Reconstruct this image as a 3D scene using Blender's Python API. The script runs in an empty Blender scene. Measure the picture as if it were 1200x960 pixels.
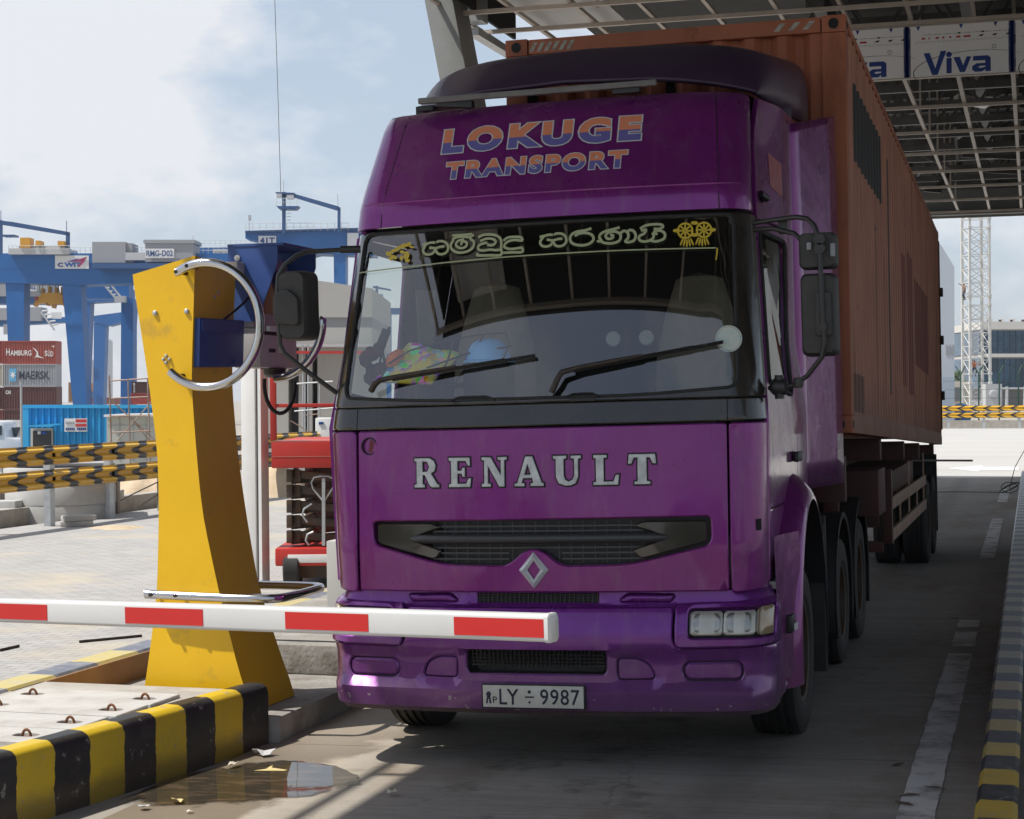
import bpy, bmesh, math, random
from mathutils import Vector, Matrix, Euler
from mathutils.geometry import delaunay_2d_cdt
R = math.radians
rnd = random.Random(7)
scene = bpy.context.scene
COL = scene.collection

# ------------------------------------------------------------------ camera
FPX = 2100.0
YAW, PITCH, ROLL = R(16.2), -math.atan(15 / FPX), R(0.5)
EYE = Vector((0, 0, 2.05))
_F = Vector((-math.sin(YAW) * math.cos(PITCH), math.cos(YAW) * math.cos(PITCH), math.sin(PITCH)))
_R0 = Vector((math.cos(YAW), math.sin(YAW), 0)); _U0 = _R0.cross(_F)
_R = _R0 * math.cos(ROLL) - _U0 * math.sin(ROLL); _U = _U0 * math.cos(ROLL) + _R0 * math.sin(ROLL)
cd = bpy.data.cameras.new('camera'); cam = bpy.data.objects.new('camera', cd); COL.objects.link(cam)
cd.sensor_width = 36; cd.lens = FPX / 1200 * 36; cd.clip_end = 6000; cd.clip_start = 0.1
cam.matrix_world = Matrix(((_R.x, _U.x, -_F.x, EYE.x), (_R.y, _U.y, -_F.y, EYE.y), (_R.z, _U.z, -_F.z, EYE.z), (0, 0, 0, 1)))
scene.camera = cam

# ------------------------------------------------------------------ sun, sky, exposure
SUN = Vector((-0.44, -0.27, 0.855)).normalized()
SUN_E = math.asin(SUN.z); SUN_A = math.atan2(SUN.x, SUN.y)
w = bpy.data.worlds.new('World'); scene.world = w; w.use_nodes = True
nt = w.node_tree; nt.nodes.clear()
def wn(t, **k):
    n = nt.nodes.new(t)
    for a, b in k.items(): setattr(n, a, b)
    return n
sky = wn('ShaderNodeTexSky', sky_type='NISHITA', sun_disc=False, sun_elevation=SUN_E, sun_rotation=SUN_A, air_density=1.0, dust_density=1.5, ozone_density=1.0)
tc = wn('ShaderNodeTexCoord')
mp = wn('ShaderNodeMapping'); mp.inputs['Scale'].default_value = (1, 1, 1.9); mp.inputs['Location'].default_value = (1.76, 1.95, -0.06)
n1 = wn('ShaderNodeTexNoise'); n1.inputs['Scale'].default_value = 3.4; n1.inputs['Detail'].default_value = 9; n1.inputs['Roughness'].default_value = 0.55
r1 = wn('ShaderNodeValToRGB'); r1.color_ramp.elements[0].position = 0.48; r1.color_ramp.elements[1].position = 0.56
n2 = wn('ShaderNodeTexNoise'); n2.inputs['Scale'].default_value = 1.6; n2.inputs['Detail'].default_value = 4
r2 = wn('ShaderNodeValToRGB'); r2.color_ramp.elements[0].position = 0.3; r2.color_ramp.elements[1].position = 0.75
mm = wn('ShaderNodeMix', data_type='RGBA'); mm.inputs[6].default_value = (5.7, 6.6, 7.8, 1); mm.inputs[7].default_value = (7.5, 7.65, 8.0, 1)
mx = wn('ShaderNodeMix', data_type='RGBA')
bg = wn('ShaderNodeBackground'); bg.inputs['Strength'].default_value = 0.10
out = wn('ShaderNodeOutputWorld')
L = nt.links.new
L(tc.outputs['Generated'], mp.inputs['Vector']); L(mp.outputs[0], n1.inputs['Vector']); L(mp.outputs[0], n2.inputs['Vector'])
L(n1.outputs['Fac'], r1.inputs[0]); L(n2.outputs['Fac'], r2.inputs[0]); L(r1.outputs[0], mm.inputs[0])
mul = wn('ShaderNodeMath', operation='MULTIPLY_ADD'); mul.inputs[1].default_value = 0.35; mul.inputs[2].default_value = 0.58; L(r1.outputs[0], mul.inputs[0])
sx = wn('ShaderNodeSeparateXYZ'); L(tc.outputs['Generated'], sx.inputs[0])
side_ = wn('ShaderNodeMapRange'); L(sx.outputs[1], side_.inputs[0]); side_.inputs[1].default_value = -0.5; side_.inputs[2].default_value = 0.6; side_.inputs[3].default_value = 0.45; side_.inputs[4].default_value = 1.0   # fewer clouds behind the camera
mu2 = wn('ShaderNodeMath', operation='MULTIPLY'); L(mul.outputs[0], mu2.inputs[0]); L(side_.outputs[0], mu2.inputs[1]); mul = mu2
L(mul.outputs[0], mx.inputs[0]); L(sky.outputs[0], mx.inputs[6]); L(mm.outputs[2], mx.inputs[7]); L(mx.outputs[2], bg.inputs[0]); L(bg.outputs[0], out.inputs[0])
sd = bpy.data.lights.new('sun', 'SUN'); sd.energy = 4.9; sd.angle = R(0.53); sd.color = (1, 0.955, 0.88)
so = bpy.data.objects.new('sun', sd); COL.objects.link(so); so.rotation_euler = SUN.to_track_quat('Z', 'Y').to_euler(); so.location = (-20, -10, 40)
vs = scene.view_settings; vs.view_transform = 'Standard'; vs.look = 'None'; vs.gamma = 1; vs.use_curve_mapping = False; vs.exposure = 0.2

# ------------------------------------------------------------------ pixel helpers (photo pixels, 1200 x 960)
def ray(px, py): return _F + _R * ((px - 600) / FPX) - _U * ((py - 480) / FPX)
def at(px, py, d): return EYE + ray(px, py) * d
def gnd(px, py, z=0.0):
    v = ray(px, py); return EYE + v * ((z - EYE.z) / v.z)
def on_x(px, py, x):
    v = ray(px, py); return EYE + v * (x / v.x)

# ------------------------------------------------------------------ mesh helpers
def tag(o, label=None, cat=None, group=None, kind=None):
    if label: o['label'] = label
    if cat: o['category'] = cat
    if group: o['group'] = group
    if kind: o['kind'] = kind
    return o
def empty(name, loc, label, cat, rot=(0, 0, 0), group=None):
    o = bpy.data.objects.new(name, None); COL.objects.link(o); o.location = loc; o.rotation_euler = rot
    o.empty_display_size = 0.2
    return tag(o, label, cat, group)
def copy_tree(o, parent=None):
    c = o.copy(); COL.objects.link(c); c.parent = parent
    for ch in list(o.children): copy_tree(ch, c)
    return c
class MB:
    def __init__(s): s.v = []; s.f = []; s.m = []
    def add(s, vs, fs, mi=0):
        b = len(s.v); s.v += [tuple(v) for v in vs]
        for f in fs: s.f.append([i + b for i in f]); s.m.append(mi)
        return s
    def hexa(s, p, mi=0):   # 8 points: bottom loop 0-3, top loop 4-7
        return s.add(p, [(3, 2, 1, 0), (4, 5, 6, 7), (0, 1, 5, 4), (1, 2, 6, 5), (2, 3, 7, 6), (3, 0, 4, 7)], mi)
    def box(s, x0, x1, y0, y1, z0, z1, mi=0):
        return s.hexa([(x0, y0, z0), (x1, y0, z0), (x1, y1, z0), (x0, y1, z0), (x0, y0, z1), (x1, y0, z1), (x1, y1, z1), (x0, y1, z1)], mi)
    def obox(s, c, sz, rot=(0, 0, 0), mi=0):
        m = Euler(rot).to_matrix(); c = Vector(c); h = [a / 2 for a in sz]
        P = [(-1, -1, -1), (1, -1, -1), (1, 1, -1), (-1, 1, -1), (-1, -1, 1), (1, -1, 1), (1, 1, 1), (-1, 1, 1)]
        return s.hexa([c + m @ Vector((a * h[0], b * h[1], e * h[2])) for a, b, e in P], mi)
    def bar(s, a, b, wd, ht, up=(0, 0, 1), mi=0):   # rectangular bar from a to b
        a = Vector(a); b = Vector(b); d = (b - a).normalized(); u = Vector(up)
        if abs(d.dot(u)) > 0.98: u = Vector((0, 1, 0))
        r = d.cross(u).normalized() * wd / 2; u = r.cross(d).normalized() * ht / 2
        return s.hexa([a - r - u, a + r - u, b + r - u, b - r - u, a - r + u, a + r + u, b + r + u, b - r + u], mi)
    def tube(s, pts, r, n=10, caps=True, mi=0, closed=False):
        pts = [Vector(p) for p in pts]; k = len(pts)
        rr = r if isinstance(r, (list, tuple)) else [r] * k
        b = len(s.v); prev = None
        for i in range(k):
            if closed: t = pts[(i + 1) % k] - pts[i - 1]
            else: t = pts[min(i + 1, k - 1)] - pts[max(i - 1, 0)]
            t.normalize()
            if prev is None:
                u = Vector((0, 0, 1)) if abs(t.z) < 0.9 else Vector((0, 1, 0))
                x = t.cross(u).normalized()
            else:
                x = (prev - t * prev.dot(t)).normalized()
            prev = x; y = t.cross(x)
            for j in range(n):
                a = 2 * math.pi * j / n
                s.v.append(tuple(pts[i] + (x * math.cos(a) + y * math.sin(a)) * rr[i]))
        seg = k if closed else k - 1
        for i in range(seg):
            for j in range(n):
                p = b + i * n; q = b + ((i + 1) % k) * n; j2 = (j + 1) % n
                s.f.append([p + j2, p + j, q + j, q + j2]); s.m.append(mi)
        if caps and not closed:
            s.f.append([b + j for j in range(n)]); s.m.append(mi)
            s.f.append([b + (k - 1) * n + n - 1 - j for j in range(n)]); s.m.append(mi)
        return s
    def cyl(s, a, b, r0, r1=None, n=20, mi=0): return s.tube([a, b], [r0, r0 if r1 is None else r1], n, True, mi)
    def lathe(s, prof, c, axis='x', n=32, mi=0):   # prof: (radius, along)
        b = len(s.v); k = len(prof)
        for r, h in prof:
            for j in range(n):
                a = 2 * math.pi * j / n; p, q = r * math.cos(a), r * math.sin(a)
                v = (h, p, q) if axis == 'x' else ((p, h, q) if axis == 'y' else (p, q, h))
                s.v.append((c[0] + v[0], c[1] + v[1], c[2] + v[2]))
        for i in range(k - 1):
            for j in range(n):
                j2 = (j + 1) % n; s.f.append([b + i * n + j, b + i * n + j2, b + (i + 1) * n + j2, b + (i + 1) * n + j]); s.m.append(mi)
        return s
    def prism(s, poly, fm, d0, d1, mi=0):   # poly 2D -> fm(a, b, depth)
        n = len(poly); A = [fm(a, b, d0) for a, b in poly]; B = [fm(a, b, d1) for a, b in poly]
        return s.add(A + B, [list(range(n - 1, -1, -1)), list(range(n, 2 * n))] + [[i, (i + 1) % n, n + (i + 1) % n, n + i] for i in range(n)], mi)
    def grid(s, P, us, vs_, mi=0):
        b = len(s.v); n = len(vs_)
        for u in us:
            for v in vs_: s.v.append(tuple(P(u, v)))
        for i in range(len(us) - 1):
            for j in range(n - 1):
                s.f.append([b + i * n + j, b + (i + 1) * n + j, b + (i + 1) * n + j + 1, b + i * n + j + 1]); s.m.append(mi)
        return s
    def build(s, name, mat, parent=None, smooth=None, bevel=0, recalc=True):
        me = bpy.data.meshes.new(name); me.from_pydata(s.v, [], s.f)
        mats = mat if isinstance(mat, (list, tuple)) else [mat]
        for m in mats: me.materials.append(m)
        if len(mats) > 1: me.polygons.foreach_set('material_index', s.m)
        if recalc or bevel:
            bm = bmesh.new(); bm.from_mesh(me)
            if recalc: bmesh.ops.recalc_face_normals(bm, faces=bm.faces)
            if bevel:
                bmesh.ops.bevel(bm, geom=[e for e in bm.edges if len(e.link_faces) == 2 and e.calc_face_angle(0) > 0.5], offset=bevel, segments=2, affect='EDGES', profile=0.6, clamp_overlap=True)
            bm.to_mesh(me); bm.free()
        if smooth is not None or bevel:
            me.shade_smooth(); me.set_sharp_from_angle(angle=R(smooth if smooth else 40))
        o = bpy.data.objects.new(name, me); COL.objects.link(o)
        if parent: o.parent = parent
        return o
def build_each(m, name, mt, par, **k):   # every loose piece becomes an object of its own
    up = list(range(len(m.v)))
    def find(i):
        while up[i] != i: up[i] = up[up[i]]; i = up[i]
        return i
    for f in m.f:
        for i in f[1:]: up[find(i)] = find(f[0])
    grp = {}
    for f, mi in zip(m.f, m.m): grp.setdefault(find(f[0]), []).append((f, mi))
    res = []
    for fs in grp.values():
        ids = sorted({i for f, _ in fs for i in f}); ix = {i: j for j, i in enumerate(ids)}; q = MB()
        q.v = [m.v[i] for i in ids]; q.f = [[ix[i] for i in f] for f, _ in fs]; q.m = [mi for _, mi in fs]; res.append(q.build(name, mt, par, **k))
    return res
def inside(p, poly):
    x, y = p; c = False; j = len(poly) - 1
    for i in range(len(poly)):
        xi, yi = poly[i]; xj, yj = poly[j]
        if (yi > y) != (yj > y) and x < (xj - xi) * (y - yi) / (yj - yi) + xi: c = not c
        j = i
    return c
def area(poly): return sum(poly[i - 1][0] * poly[i][1] - poly[i][0] * poly[i - 1][1] for i in range(len(poly))) / 2
def inset(poly, d):   # towards the inside for d > 0
    sgn = 1 if area(poly) > 0 else -1; n = len(poly); o = []
    for i in range(n):
        p0, p1, p2 = Vector(poly[i - 1]), Vector(poly[i]), Vector(poly[(i + 1) % n])
        e1 = (p1 - p0).normalized(); e2 = (p2 - p1).normalized()
        n1 = Vector((-e1.y, e1.x)) * sgn; n2 = Vector((-e2.y, e2.x)) * sgn
        m = n1 + n2
        if m.length < 1e-6: m = n1.copy()
        m.normalize(); k = d / max(0.35, m.dot(n1)); o.append(tuple(p1 + m * k))
    return o
def densify(poly, st):
    o = []
    for i in range(len(poly)):
        a, b = Vector(poly[i]), Vector(poly[(i + 1) % len(poly)]); k = max(1, int((b - a).length / st + 0.5))
        o += [tuple(a.lerp(b, t / k)) for t in range(k)]
    return o
def rrect(x0, x1, z0, z1, r, n=5):
    o = []
    for cx, cz, a0 in ((x1 - r, z0 + r, -90), (x1 - r, z1 - r, 0), (x0 + r, z1 - r, 90), (x0 + r, z0 + r, 180)):
        for i in range(n + 1):
            a = R(a0 + 90 * i / n); o.append((cx + r * math.cos(a), cz + r * math.sin(a)))
    return o
def fillet(poly, r, n=5):
    o = []
    rs = r if isinstance(r, (list, tuple)) else [r] * len(poly)
    for i in range(len(poly)):
        p0, p1, p2 = Vector(poly[i - 1]), Vector(poly[i]), Vector(poly[(i + 1) % len(poly)])
        rad = rs[i]
        if rad <= 0: o.append(tuple(p1)); continue
        a = (p0 - p1); b = (p2 - p1); t = min(rad, a.length * 0.45, b.length * 0.45)
        s, e = p1 + a.normalized() * t, p1 + b.normalized() * t
        for k in range(n + 1):
            u = k / n; o.append(tuple(s * (1 - u) ** 2 + p1 * 2 * u * (1 - u) + e * u * u))
    return o
def offs(P, s, z, d):    # d > 0 is into the body
    p = Vector(P(s, z)); e = 0.004
    ds = Vector(P(s + e, z)) - Vector(P(s - e, z)); dz = Vector(P(s, z + e)) - Vector(P(s, z - e))
    return p - ds.cross(dz).normalized() * d
def panel(mb, outer, holes, P, grid=0.06, rim=0.025, bev=0.006, d0=0.0, mi=0):
    """a pressed sheet: outline with holes laid on surface P, with rounded edges and turned-in rims"""
    if area(outer) < 0: outer = outer[::-1]
    loops = [densify(outer, grid)] + [densify(h, grid) for h in holes]
    ins = [inset(loops[0], bev)] + [inset(h, -bev) for h in loops[1:]] if bev else []
    pts, edges, dep = [], [], []
    def addloop(lp, d):
        b = len(pts); n = len(lp); pts.extend(Vector(q) for q in lp); dep.extend([d] * n)
        edges.extend((b + i, b + (i + 1) % n) for i in range(n))
    for lp in loops: addloop(lp, bev * 0.8)
    for lp in ins: addloop(lp, 0.0)
    xs = [p[0] for p in loops[0]]; zs = [p[1] for p in loops[0]]
    far = inset(loops[0], bev + grid * 0.35); farh = [inset(h, -(bev + grid * 0.35)) for h in loops[1:]]
    x = min(xs) + grid * 0.5
    while x < max(xs):
        z = min(zs) + grid * 0.5
        while z < max(zs):
            q = (x + (rnd.random() - .5) * 1e-4, z)
            if inside(q, far) and not any(inside(q, h) for h in farh): pts.append(Vector(q)); dep.append(0.0)
            z += grid
        x += grid
    V, E_, Fc, OV, _, _ = delaunay_2d_cdt(pts, edges, [], 0, 1e-6)
    dd = [max([dep[i] for i in ov], default=0.0) if ov else 0.0 for ov in OV]
    b = len(mb.v)
    for v, d in zip(V, dd): mb.v.append(tuple(offs(P, v.x, v.y, d + d0)))
    for f in Fc:
        c = (sum(V[i].x for i in f) / len(f), sum(V[i].y for i in f) / len(f))
        if inside(c, loops[0]) and not any(inside(c, h) for h in loops[1:]): mb.f.append([b + i for i in f]); mb.m.append(mi)
    if rim:
        for k, lp in enumerate(loops):
            n = len(lp); A = [offs(P, q[0], q[1], bev * 0.8 + d0) for q in lp]; B = [offs(P, q[0], q[1], rim + d0) for q in lp]
            mb.add(A + B, [[i, n + i, n + (i + 1) % n, (i + 1) % n] for i in range(n)], mi)
    return mb
def text2d(s, off=0.0, shear=0.0, space=1.0, res=4):
    cu = bpy.data.curves.new('t', 'FONT'); cu.body = s; cu.size = 1; cu.offset = off; cu.shear = shear; cu.space_character = space
    cu.fill_mode = 'FRONT'; cu.dimensions = '2D'; cu.resolution_u = res
    o = bpy.data.objects.new('t', cu); COL.objects.link(o)
    dg = bpy.context.evaluated_depsgraph_get(); me = bpy.data.meshes.new_from_object(o.evaluated_get(dg))
    v = [(p.co.x, p.co.y) for p in me.vertices]; f = [list(p.vertices) for p in me.polygons]
    bpy.data.objects.remove(o); bpy.data.curves.remove(cu); bpy.data.meshes.remove(me)
    return v, f
def bbox(v): return min(p[0] for p in v), max(p[0] for p in v), min(p[1] for p in v), max(p[1] for p in v)
def put_text(mb, s, fm, x0, x1, z0, z1, off=0.0, shear=0.0, space=1.0, extra=None, mi=0, mi2=1, dz=0.0, lift=0.0, lift2=0.001):
    """lettering fitted to a rectangle; fm(a, b, lift) gives the 3D point; extra adds a fatter outline beneath"""
    v, f = text2d(s, off, shear, space); bx = bbox(v)
    sx = (x1 - x0) / (bx[1] - bx[0]); sz = (z1 - z0) / (bx[3] - bx[2])
    def T(p, l):
        a = x0 + (p[0] - bx[0]) * sx; b = z0 + (p[1] - bx[2]) * sz + dz * (a - x0) / (x1 - x0); return fm(a, b, l)
    if extra:
        v2, f2 = text2d(s, off + extra, shear, space); mb.add([T(p, lift) for p in v2], f2, mi2)
    mb.add([T(p, lift + (lift2 if extra else 0)) for p in v], f, mi)
    return mb

# ------------------------------------------------------------------ materials
MATS = {}
def mat(name, base, rough=0.5, metal=0.0, var=None, vscale=4.0, bump=0.0, bscale=30.0, coat=0.0, spec=None, emit=None, stretch=None, dirt=None, dscale=1.5, dpos=(0.5, 0.7), alpha=None):
    if name in MATS: return MATS[name]
    m = bpy.data.materials.new(name); m.use_nodes = True; t = m.node_tree; b = t.nodes['Principled BSDF']
    b.inputs['Base Color'].default_value = (*base, 1); b.inputs['Roughness'].default_value = rough; b.inputs['Metallic'].default_value = metal
    b.inputs['Coat Weight'].default_value = coat; b.inputs['Coat Roughness'].default_value = 0.06
    if spec is not None: b.inputs['Specular IOR Level'].default_value = spec
    if emit: b.inputs['Emission Color'].default_value = (*emit[0], 1); b.inputs['Emission Strength'].default_value = emit[1]
    tcn = t.nodes.new('ShaderNodeTexCoord'); vec = tcn.outputs['Object']
    if stretch:
        mpn = t.nodes.new('ShaderNodeMapping'); mpn.inputs['Scale'].default_value = stretch; t.links.new(vec, mpn.inputs[0]); vec = mpn.outputs[0]
    colsock = None
    if var:
        n = t.nodes.new('ShaderNodeTexNoise'); n.inputs['Scale'].default_value = vscale; n.inputs['Detail'].default_value = 8; n.inputs['Roughness'].default_value = 0.6
        t.links.new(vec, n.inputs['Vector'])
        rp = t.nodes.new('ShaderNodeValToRGB'); rp.color_ramp.elements[0].position = 0.32; rp.color_ramp.elements[1].position = 0.68
        rp.color_ramp.elements[0].color = (*base, 1); rp.color_ramp.elements[1].color = (*var, 1)
        t.links.new(n.outputs['Fac'], rp.inputs[0]); colsock = rp.outputs[0]
    if dirt:
        n = t.nodes.new('ShaderNodeTexNoise'); n.inputs['Scale'].default_value = dscale; n.inputs['Detail'].default_value = 10; n.inputs['Roughness'].default_value = 0.65
        t.links.new(tcn.outputs['Object'], n.inputs['Vector'])
        rp = t.nodes.new('ShaderNodeValToRGB'); rp.color_ramp.elements[0].position = dpos[0]; rp.color_ramp.elements[1].position = dpos[1]
        t.links.new(n.outputs['Fac'], rp.inputs[0])
        mxn = t.nodes.new('ShaderNodeMix'); mxn.data_type = 'RGBA'; t.links.new(rp.outputs[0], mxn.inputs[0])
        if colsock: t.links.new(colsock, mxn.inputs[6])
        else: mxn.inputs[6].default_value = (*base, 1)
        mxn.inputs[7].default_value = (*dirt, 1); colsock = mxn.outputs[2]
    if colsock: t.links.new(colsock, b.inputs['Base Color'])
    if bump:
        n = t.nodes.new('ShaderNodeTexNoise'); n.inputs['Scale'].default_value = bscale; n.inputs['Detail'].default_value = 6
        t.links.new(vec, n.inputs['Vector'])
        bn = t.nodes.new('ShaderNodeBump'); bn.inputs['Strength'].default_value = bump; bn.inputs['Distance'].default_value = 0.02
        t.links.new(n.outputs['Fac'], bn.inputs['Height']); t.links.new(bn.outputs[0], b.inputs['Normal'])
    MATS[name] = m; return m
def glass(name, tint, ior=1.5, boost=1.0):
    if name in MATS: return MATS[name]
    m = bpy.data.materials.new(name); m.use_nodes = True; t = m.node_tree; t.nodes.clear()
    o = t.nodes.new('ShaderNodeOutputMaterial'); mixn = t.nodes.new('ShaderNodeMixShader'); tr = t.nodes.new('ShaderNodeBsdfTransparent'); gl = t.nodes.new('ShaderNodeBsdfGlossy')
    tr.inputs[0].default_value = (*tint, 1); gl.inputs['Roughness'].default_value = 0.01; gl.inputs[0].default_value = (1, 1, 1, 1)
    ge = t.nodes.new('ShaderNodeNewGeometry'); dp = t.nodes.new('ShaderNodeVectorMath'); dp.operation = 'DOT_PRODUCT'; t.links.new(ge.outputs['Normal'], dp.inputs[0]); t.links.new(ge.outputs['Incoming'], dp.inputs[1])
    def mt(op, a, b_=None):
        n = t.nodes.new('ShaderNodeMath'); n.operation = op
        for i, v in enumerate((a, b_)):
            if v is None: continue
            if hasattr(v, 'is_output'): t.links.new(v, n.inputs[i])
            else: n.inputs[i].default_value = v
        return n
    f0 = ((ior - 1) / (ior + 1)) ** 2; fr = mt('ADD', mt('MULTIPLY', mt('POWER', mt('SUBTRACT', 1.0, mt('ABSOLUTE', dp.outputs['Value']).outputs[0]).outputs[0], 5.0).outputs[0], 1 - f0).outputs[0], f0)
    ml = t.nodes.new('ShaderNodeMath'); ml.operation = 'MULTIPLY'; ml.inputs[1].default_value = boost; ml.use_clamp = True
    t.links.new(fr.outputs[0], ml.inputs[0]); t.links.new(ml.outputs[0], mixn.inputs[0]); t.links.new(tr.outputs[0], mixn.inputs[1]); t.links.new(gl.outputs[0], mixn.inputs[2]); t.links.new(mixn.outputs[0], o.inputs[0])
    MATS[name] = m; return m
def nodes_of(m):
    t = m.node_tree; return t, t.nodes['Principled BSDF']

BLACK = mat('black_plastic', (0.012, 0.012, 0.013), 0.42, bump=0.08, bscale=60)
RUBBER = mat('rubber', (0.012, 0.012, 0.012), 0.75, var=(0.03, 0.028, 0.026), vscale=9)
DARKMETAL = mat('dark_metal', (0.02, 0.018, 0.017), 0.6, 0.3, var=(0.05, 0.035, 0.025), vscale=8)
STEEL = mat('brushed_steel', (0.62, 0.62, 0.63), 0.16, 1.0, var=(0.5, 0.5, 0.52), vscale=6, bump=0.02, bscale=80)
GALV = mat('galvanised_steel', (0.42, 0.44, 0.46), 0.45, 0.75, var=(0.55, 0.57, 0.58), vscale=12)
CHROME = mat('chrome', (0.75, 0.75, 0.76), 0.12, 1.0)
WHITE = mat('white_paint', (0.75, 0.75, 0.74), 0.5, var=(0.66, 0.66, 0.65), vscale=3)
CONCRETE = mat('concrete', (0.42, 0.40, 0.37), 0.9, var=(0.30, 0.285, 0.26), vscale=3.5, bump=0.25, bscale=40, dirt=(0.22, 0.19, 0.155), dscale=1.8, dpos=(0.52, 0.8))

# ------------------------------------------------------------------ ground surfaces
def tnode(t, typ, **k):
    n = t.nodes.new(typ)
    for a, b in k.items():
        if a == 'inp':
            for i, v in b.items(): n.inputs[i].default_value = v
        else: setattr(n, a, b)
    return n
def ramp(t, src, stops):
    n = t.nodes.new('ShaderNodeValToRGB'); e = n.color_ramp.elements
    while len(e) < len(stops): e.new(0.5)
    for i, (p, c) in enumerate(stops): e[i].position = p; e[i].color = (*c, 1) if len(c) == 3 else c
    t.links.new(src, n.inputs[0]); return n.outputs[0]
def mixc(t, f, a, b, mode='MIX'):
    n = t.nodes.new('ShaderNodeMix'); n.data_type = 'RGBA'; n.blend_type = mode
    for sock, v in ((0, f), (6, a), (7, b)):
        if hasattr(v, 'is_output'): t.links.new(v, n.inputs[sock])
        else: n.inputs[sock].default_value = v if not isinstance(v, tuple) else (*v, 1)
    return n.outputs[2]
def noise(t, vec, scale, detail=8, rough=0.6, mscale=None, loc=None):
    if mscale or loc:
        mp_ = tnode(t, 'ShaderNodeMapping'); mp_.inputs['Scale'].default_value = mscale or (1, 1, 1); mp_.inputs['Location'].default_value = loc or (0, 0, 0)
        t.links.new(vec, mp_.inputs[0]); vec = mp_.outputs[0]
    n = tnode(t, 'ShaderNodeTexNoise'); n.inputs['Scale'].default_value = scale; n.inputs['Detail'].default_value = detail; n.inputs['Roughness'].default_value = rough
    t.links.new(vec, n.inputs['Vector']); return n.outputs['Fac']
def math_(t, op, a, b=None, clamp=False):
    n = t.nodes.new('ShaderNodeMath'); n.operation = op; n.use_clamp = clamp
    for i, v in enumerate((a, b)):
        if v is None: continue
        if hasattr(v, 'is_output'): t.links.new(v, n.inputs[i])
        else: n.inputs[i].default_value = v
    return n.outputs[0]
def maprange(t, v, a, b, c=0.0, d=1.0):
    n = t.nodes.new('ShaderNodeMapRange'); n.inputs[1].default_value = a; n.inputs[2].default_value = b; n.inputs[3].default_value = c; n.inputs[4].default_value = d
    t.links.new(v, n.inputs[0]); return n.outputs[0]
def bumpn(t, h, strength, dist=0.01):
    n = t.nodes.new('ShaderNodeBump'); n.inputs['Strength'].default_value = strength; n.inputs['Distance'].default_value = dist; t.links.new(h, n.inputs['Height'])
    t.links.new(n.outputs[0], t.nodes['Principled BSDF'].inputs['Normal'])
def within_(t, v, a, b_): return math_(t, 'MULTIPLY', maprange(t, v, a, a + .4), maprange(t, v, b_, b_ - .4))
def newmat(name):
    m = bpy.data.materials.new(name); m.use_nodes = True; t = m.node_tree; b = t.nodes['Principled BSDF']
    tcn = t.nodes.new('ShaderNodeTexCoord'); MATS[name] = m
    return m, t, b, tcn.outputs['Object']
def xyz(t, vec):
    n = t.nodes.new('ShaderNodeSeparateXYZ'); t.links.new(vec, n.inputs[0]); return n.outputs

# lane concrete: brushed across, dusty, wet along the low left side
LANE, t, b, oc = newmat('lane_concrete'); X, Y, Z = xyz(t, oc)
c = ramp(t, noise(t, oc, 1.0, 10, 0.7, (0.5, 9, 1)), [(0.28, (0.21, 0.192, 0.168)), (0.72, (0.42, 0.39, 0.345))])
c = mixc(t, maprange(t, noise(t, oc, 0.35, 6), 0.42, 0.62), c, (0.37, 0.337, 0.288), 'MIX')
fine = noise(t, oc, 1.0, 6, 0.75, (3, 70, 1)); c = mixc(t, maprange(t, fine, .35, .65, 0, .55), c, (.13, .118, .10)); grit = noise(t, oc, 170, 2, .6); c = mixc(t, maprange(t, grit, .55, .75, 0, .5), c, (.09, .08, .07)); c = mixc(t, maprange(t, grit, .42, .25, 0, .35), c, (.55, .52, .47))
vr = tnode(t, 'ShaderNodeTexVoronoi', feature='DISTANCE_TO_EDGE', inp={'Scale': .55}); wob_ = tnode(t, 'ShaderNodeVectorMath', operation='ADD'); nz_ = tnode(t, 'ShaderNodeTexNoise', inp={'Scale': 1.7, 'Detail': 6}); t.links.new(oc, nz_.inputs['Vector']); t.links.new(oc, wob_.inputs[0]); t.links.new(nz_.outputs['Color'], wob_.inputs[1]); t.links.new(wob_.outputs[0], vr.inputs['Vector'])
c = mixc(t, maprange(t, vr.outputs['Distance'], .009, .002, 0, .32), c, (.04, .036, .03))
dust = math_(t, 'MULTIPLY', maprange(t, noise(t, oc, 0.9, 8, 0.65, (1, 0.45, 1), (3, 1, 0)), 0.5, 0.68), 0.75)
c = mixc(t, dust, c, (0.17, 0.115, 0.07))
spots = maprange(t, noise(t, oc, 26, 3), 0.68, 0.76)
c = mixc(t, math_(t, 'MULTIPLY', spots, 0.6), c, (0.05, 0.045, 0.04))
oil = math_(t, 'MULTIPLY', math_(t, 'MULTIPLY', maprange(t, noise(t, oc, 2.1, 9, .7, None, (7, 3, 0)), .54, .64), within_(t, X, -3.4, -1.6)), .55); c = mixc(t, oil, c, (.055, .05, .045))
for xt in (-3.55, -1.55): c = mixc(t, math_(t, 'MULTIPLY', maprange(t, math_(t, 'ADD', math_(t, 'ABSOLUTE', math_(t, 'SUBTRACT', X, xt)), math_(t, 'MULTIPLY', noise(t, oc, 3, 8), .3)), .42, .16), .35), c, (.075, .07, .064))
edge = maprange(t, X, -4.5, -2.95, 1.0, 0.0)
wetn = math_(t, 'ADD', edge, math_(t, 'MULTIPLY', math_(t, 'SUBTRACT', noise(t, oc, 1.3, 7), 0.5), 1.5))
wet = maprange(t, wetn, 0.42, 0.56)
wy = maprange(t, Y, 9.6, 11.2, 1.0, 0.25); wet = math_(t, 'MULTIPLY', wet, wy)
sand = maprange(t, X, -4.6, -3.0, 1.0, 0.0)
c = mixc(t, math_(t, 'MULTIPLY', sand, 0.8), c, (0.50, 0.43, 0.34))
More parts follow.
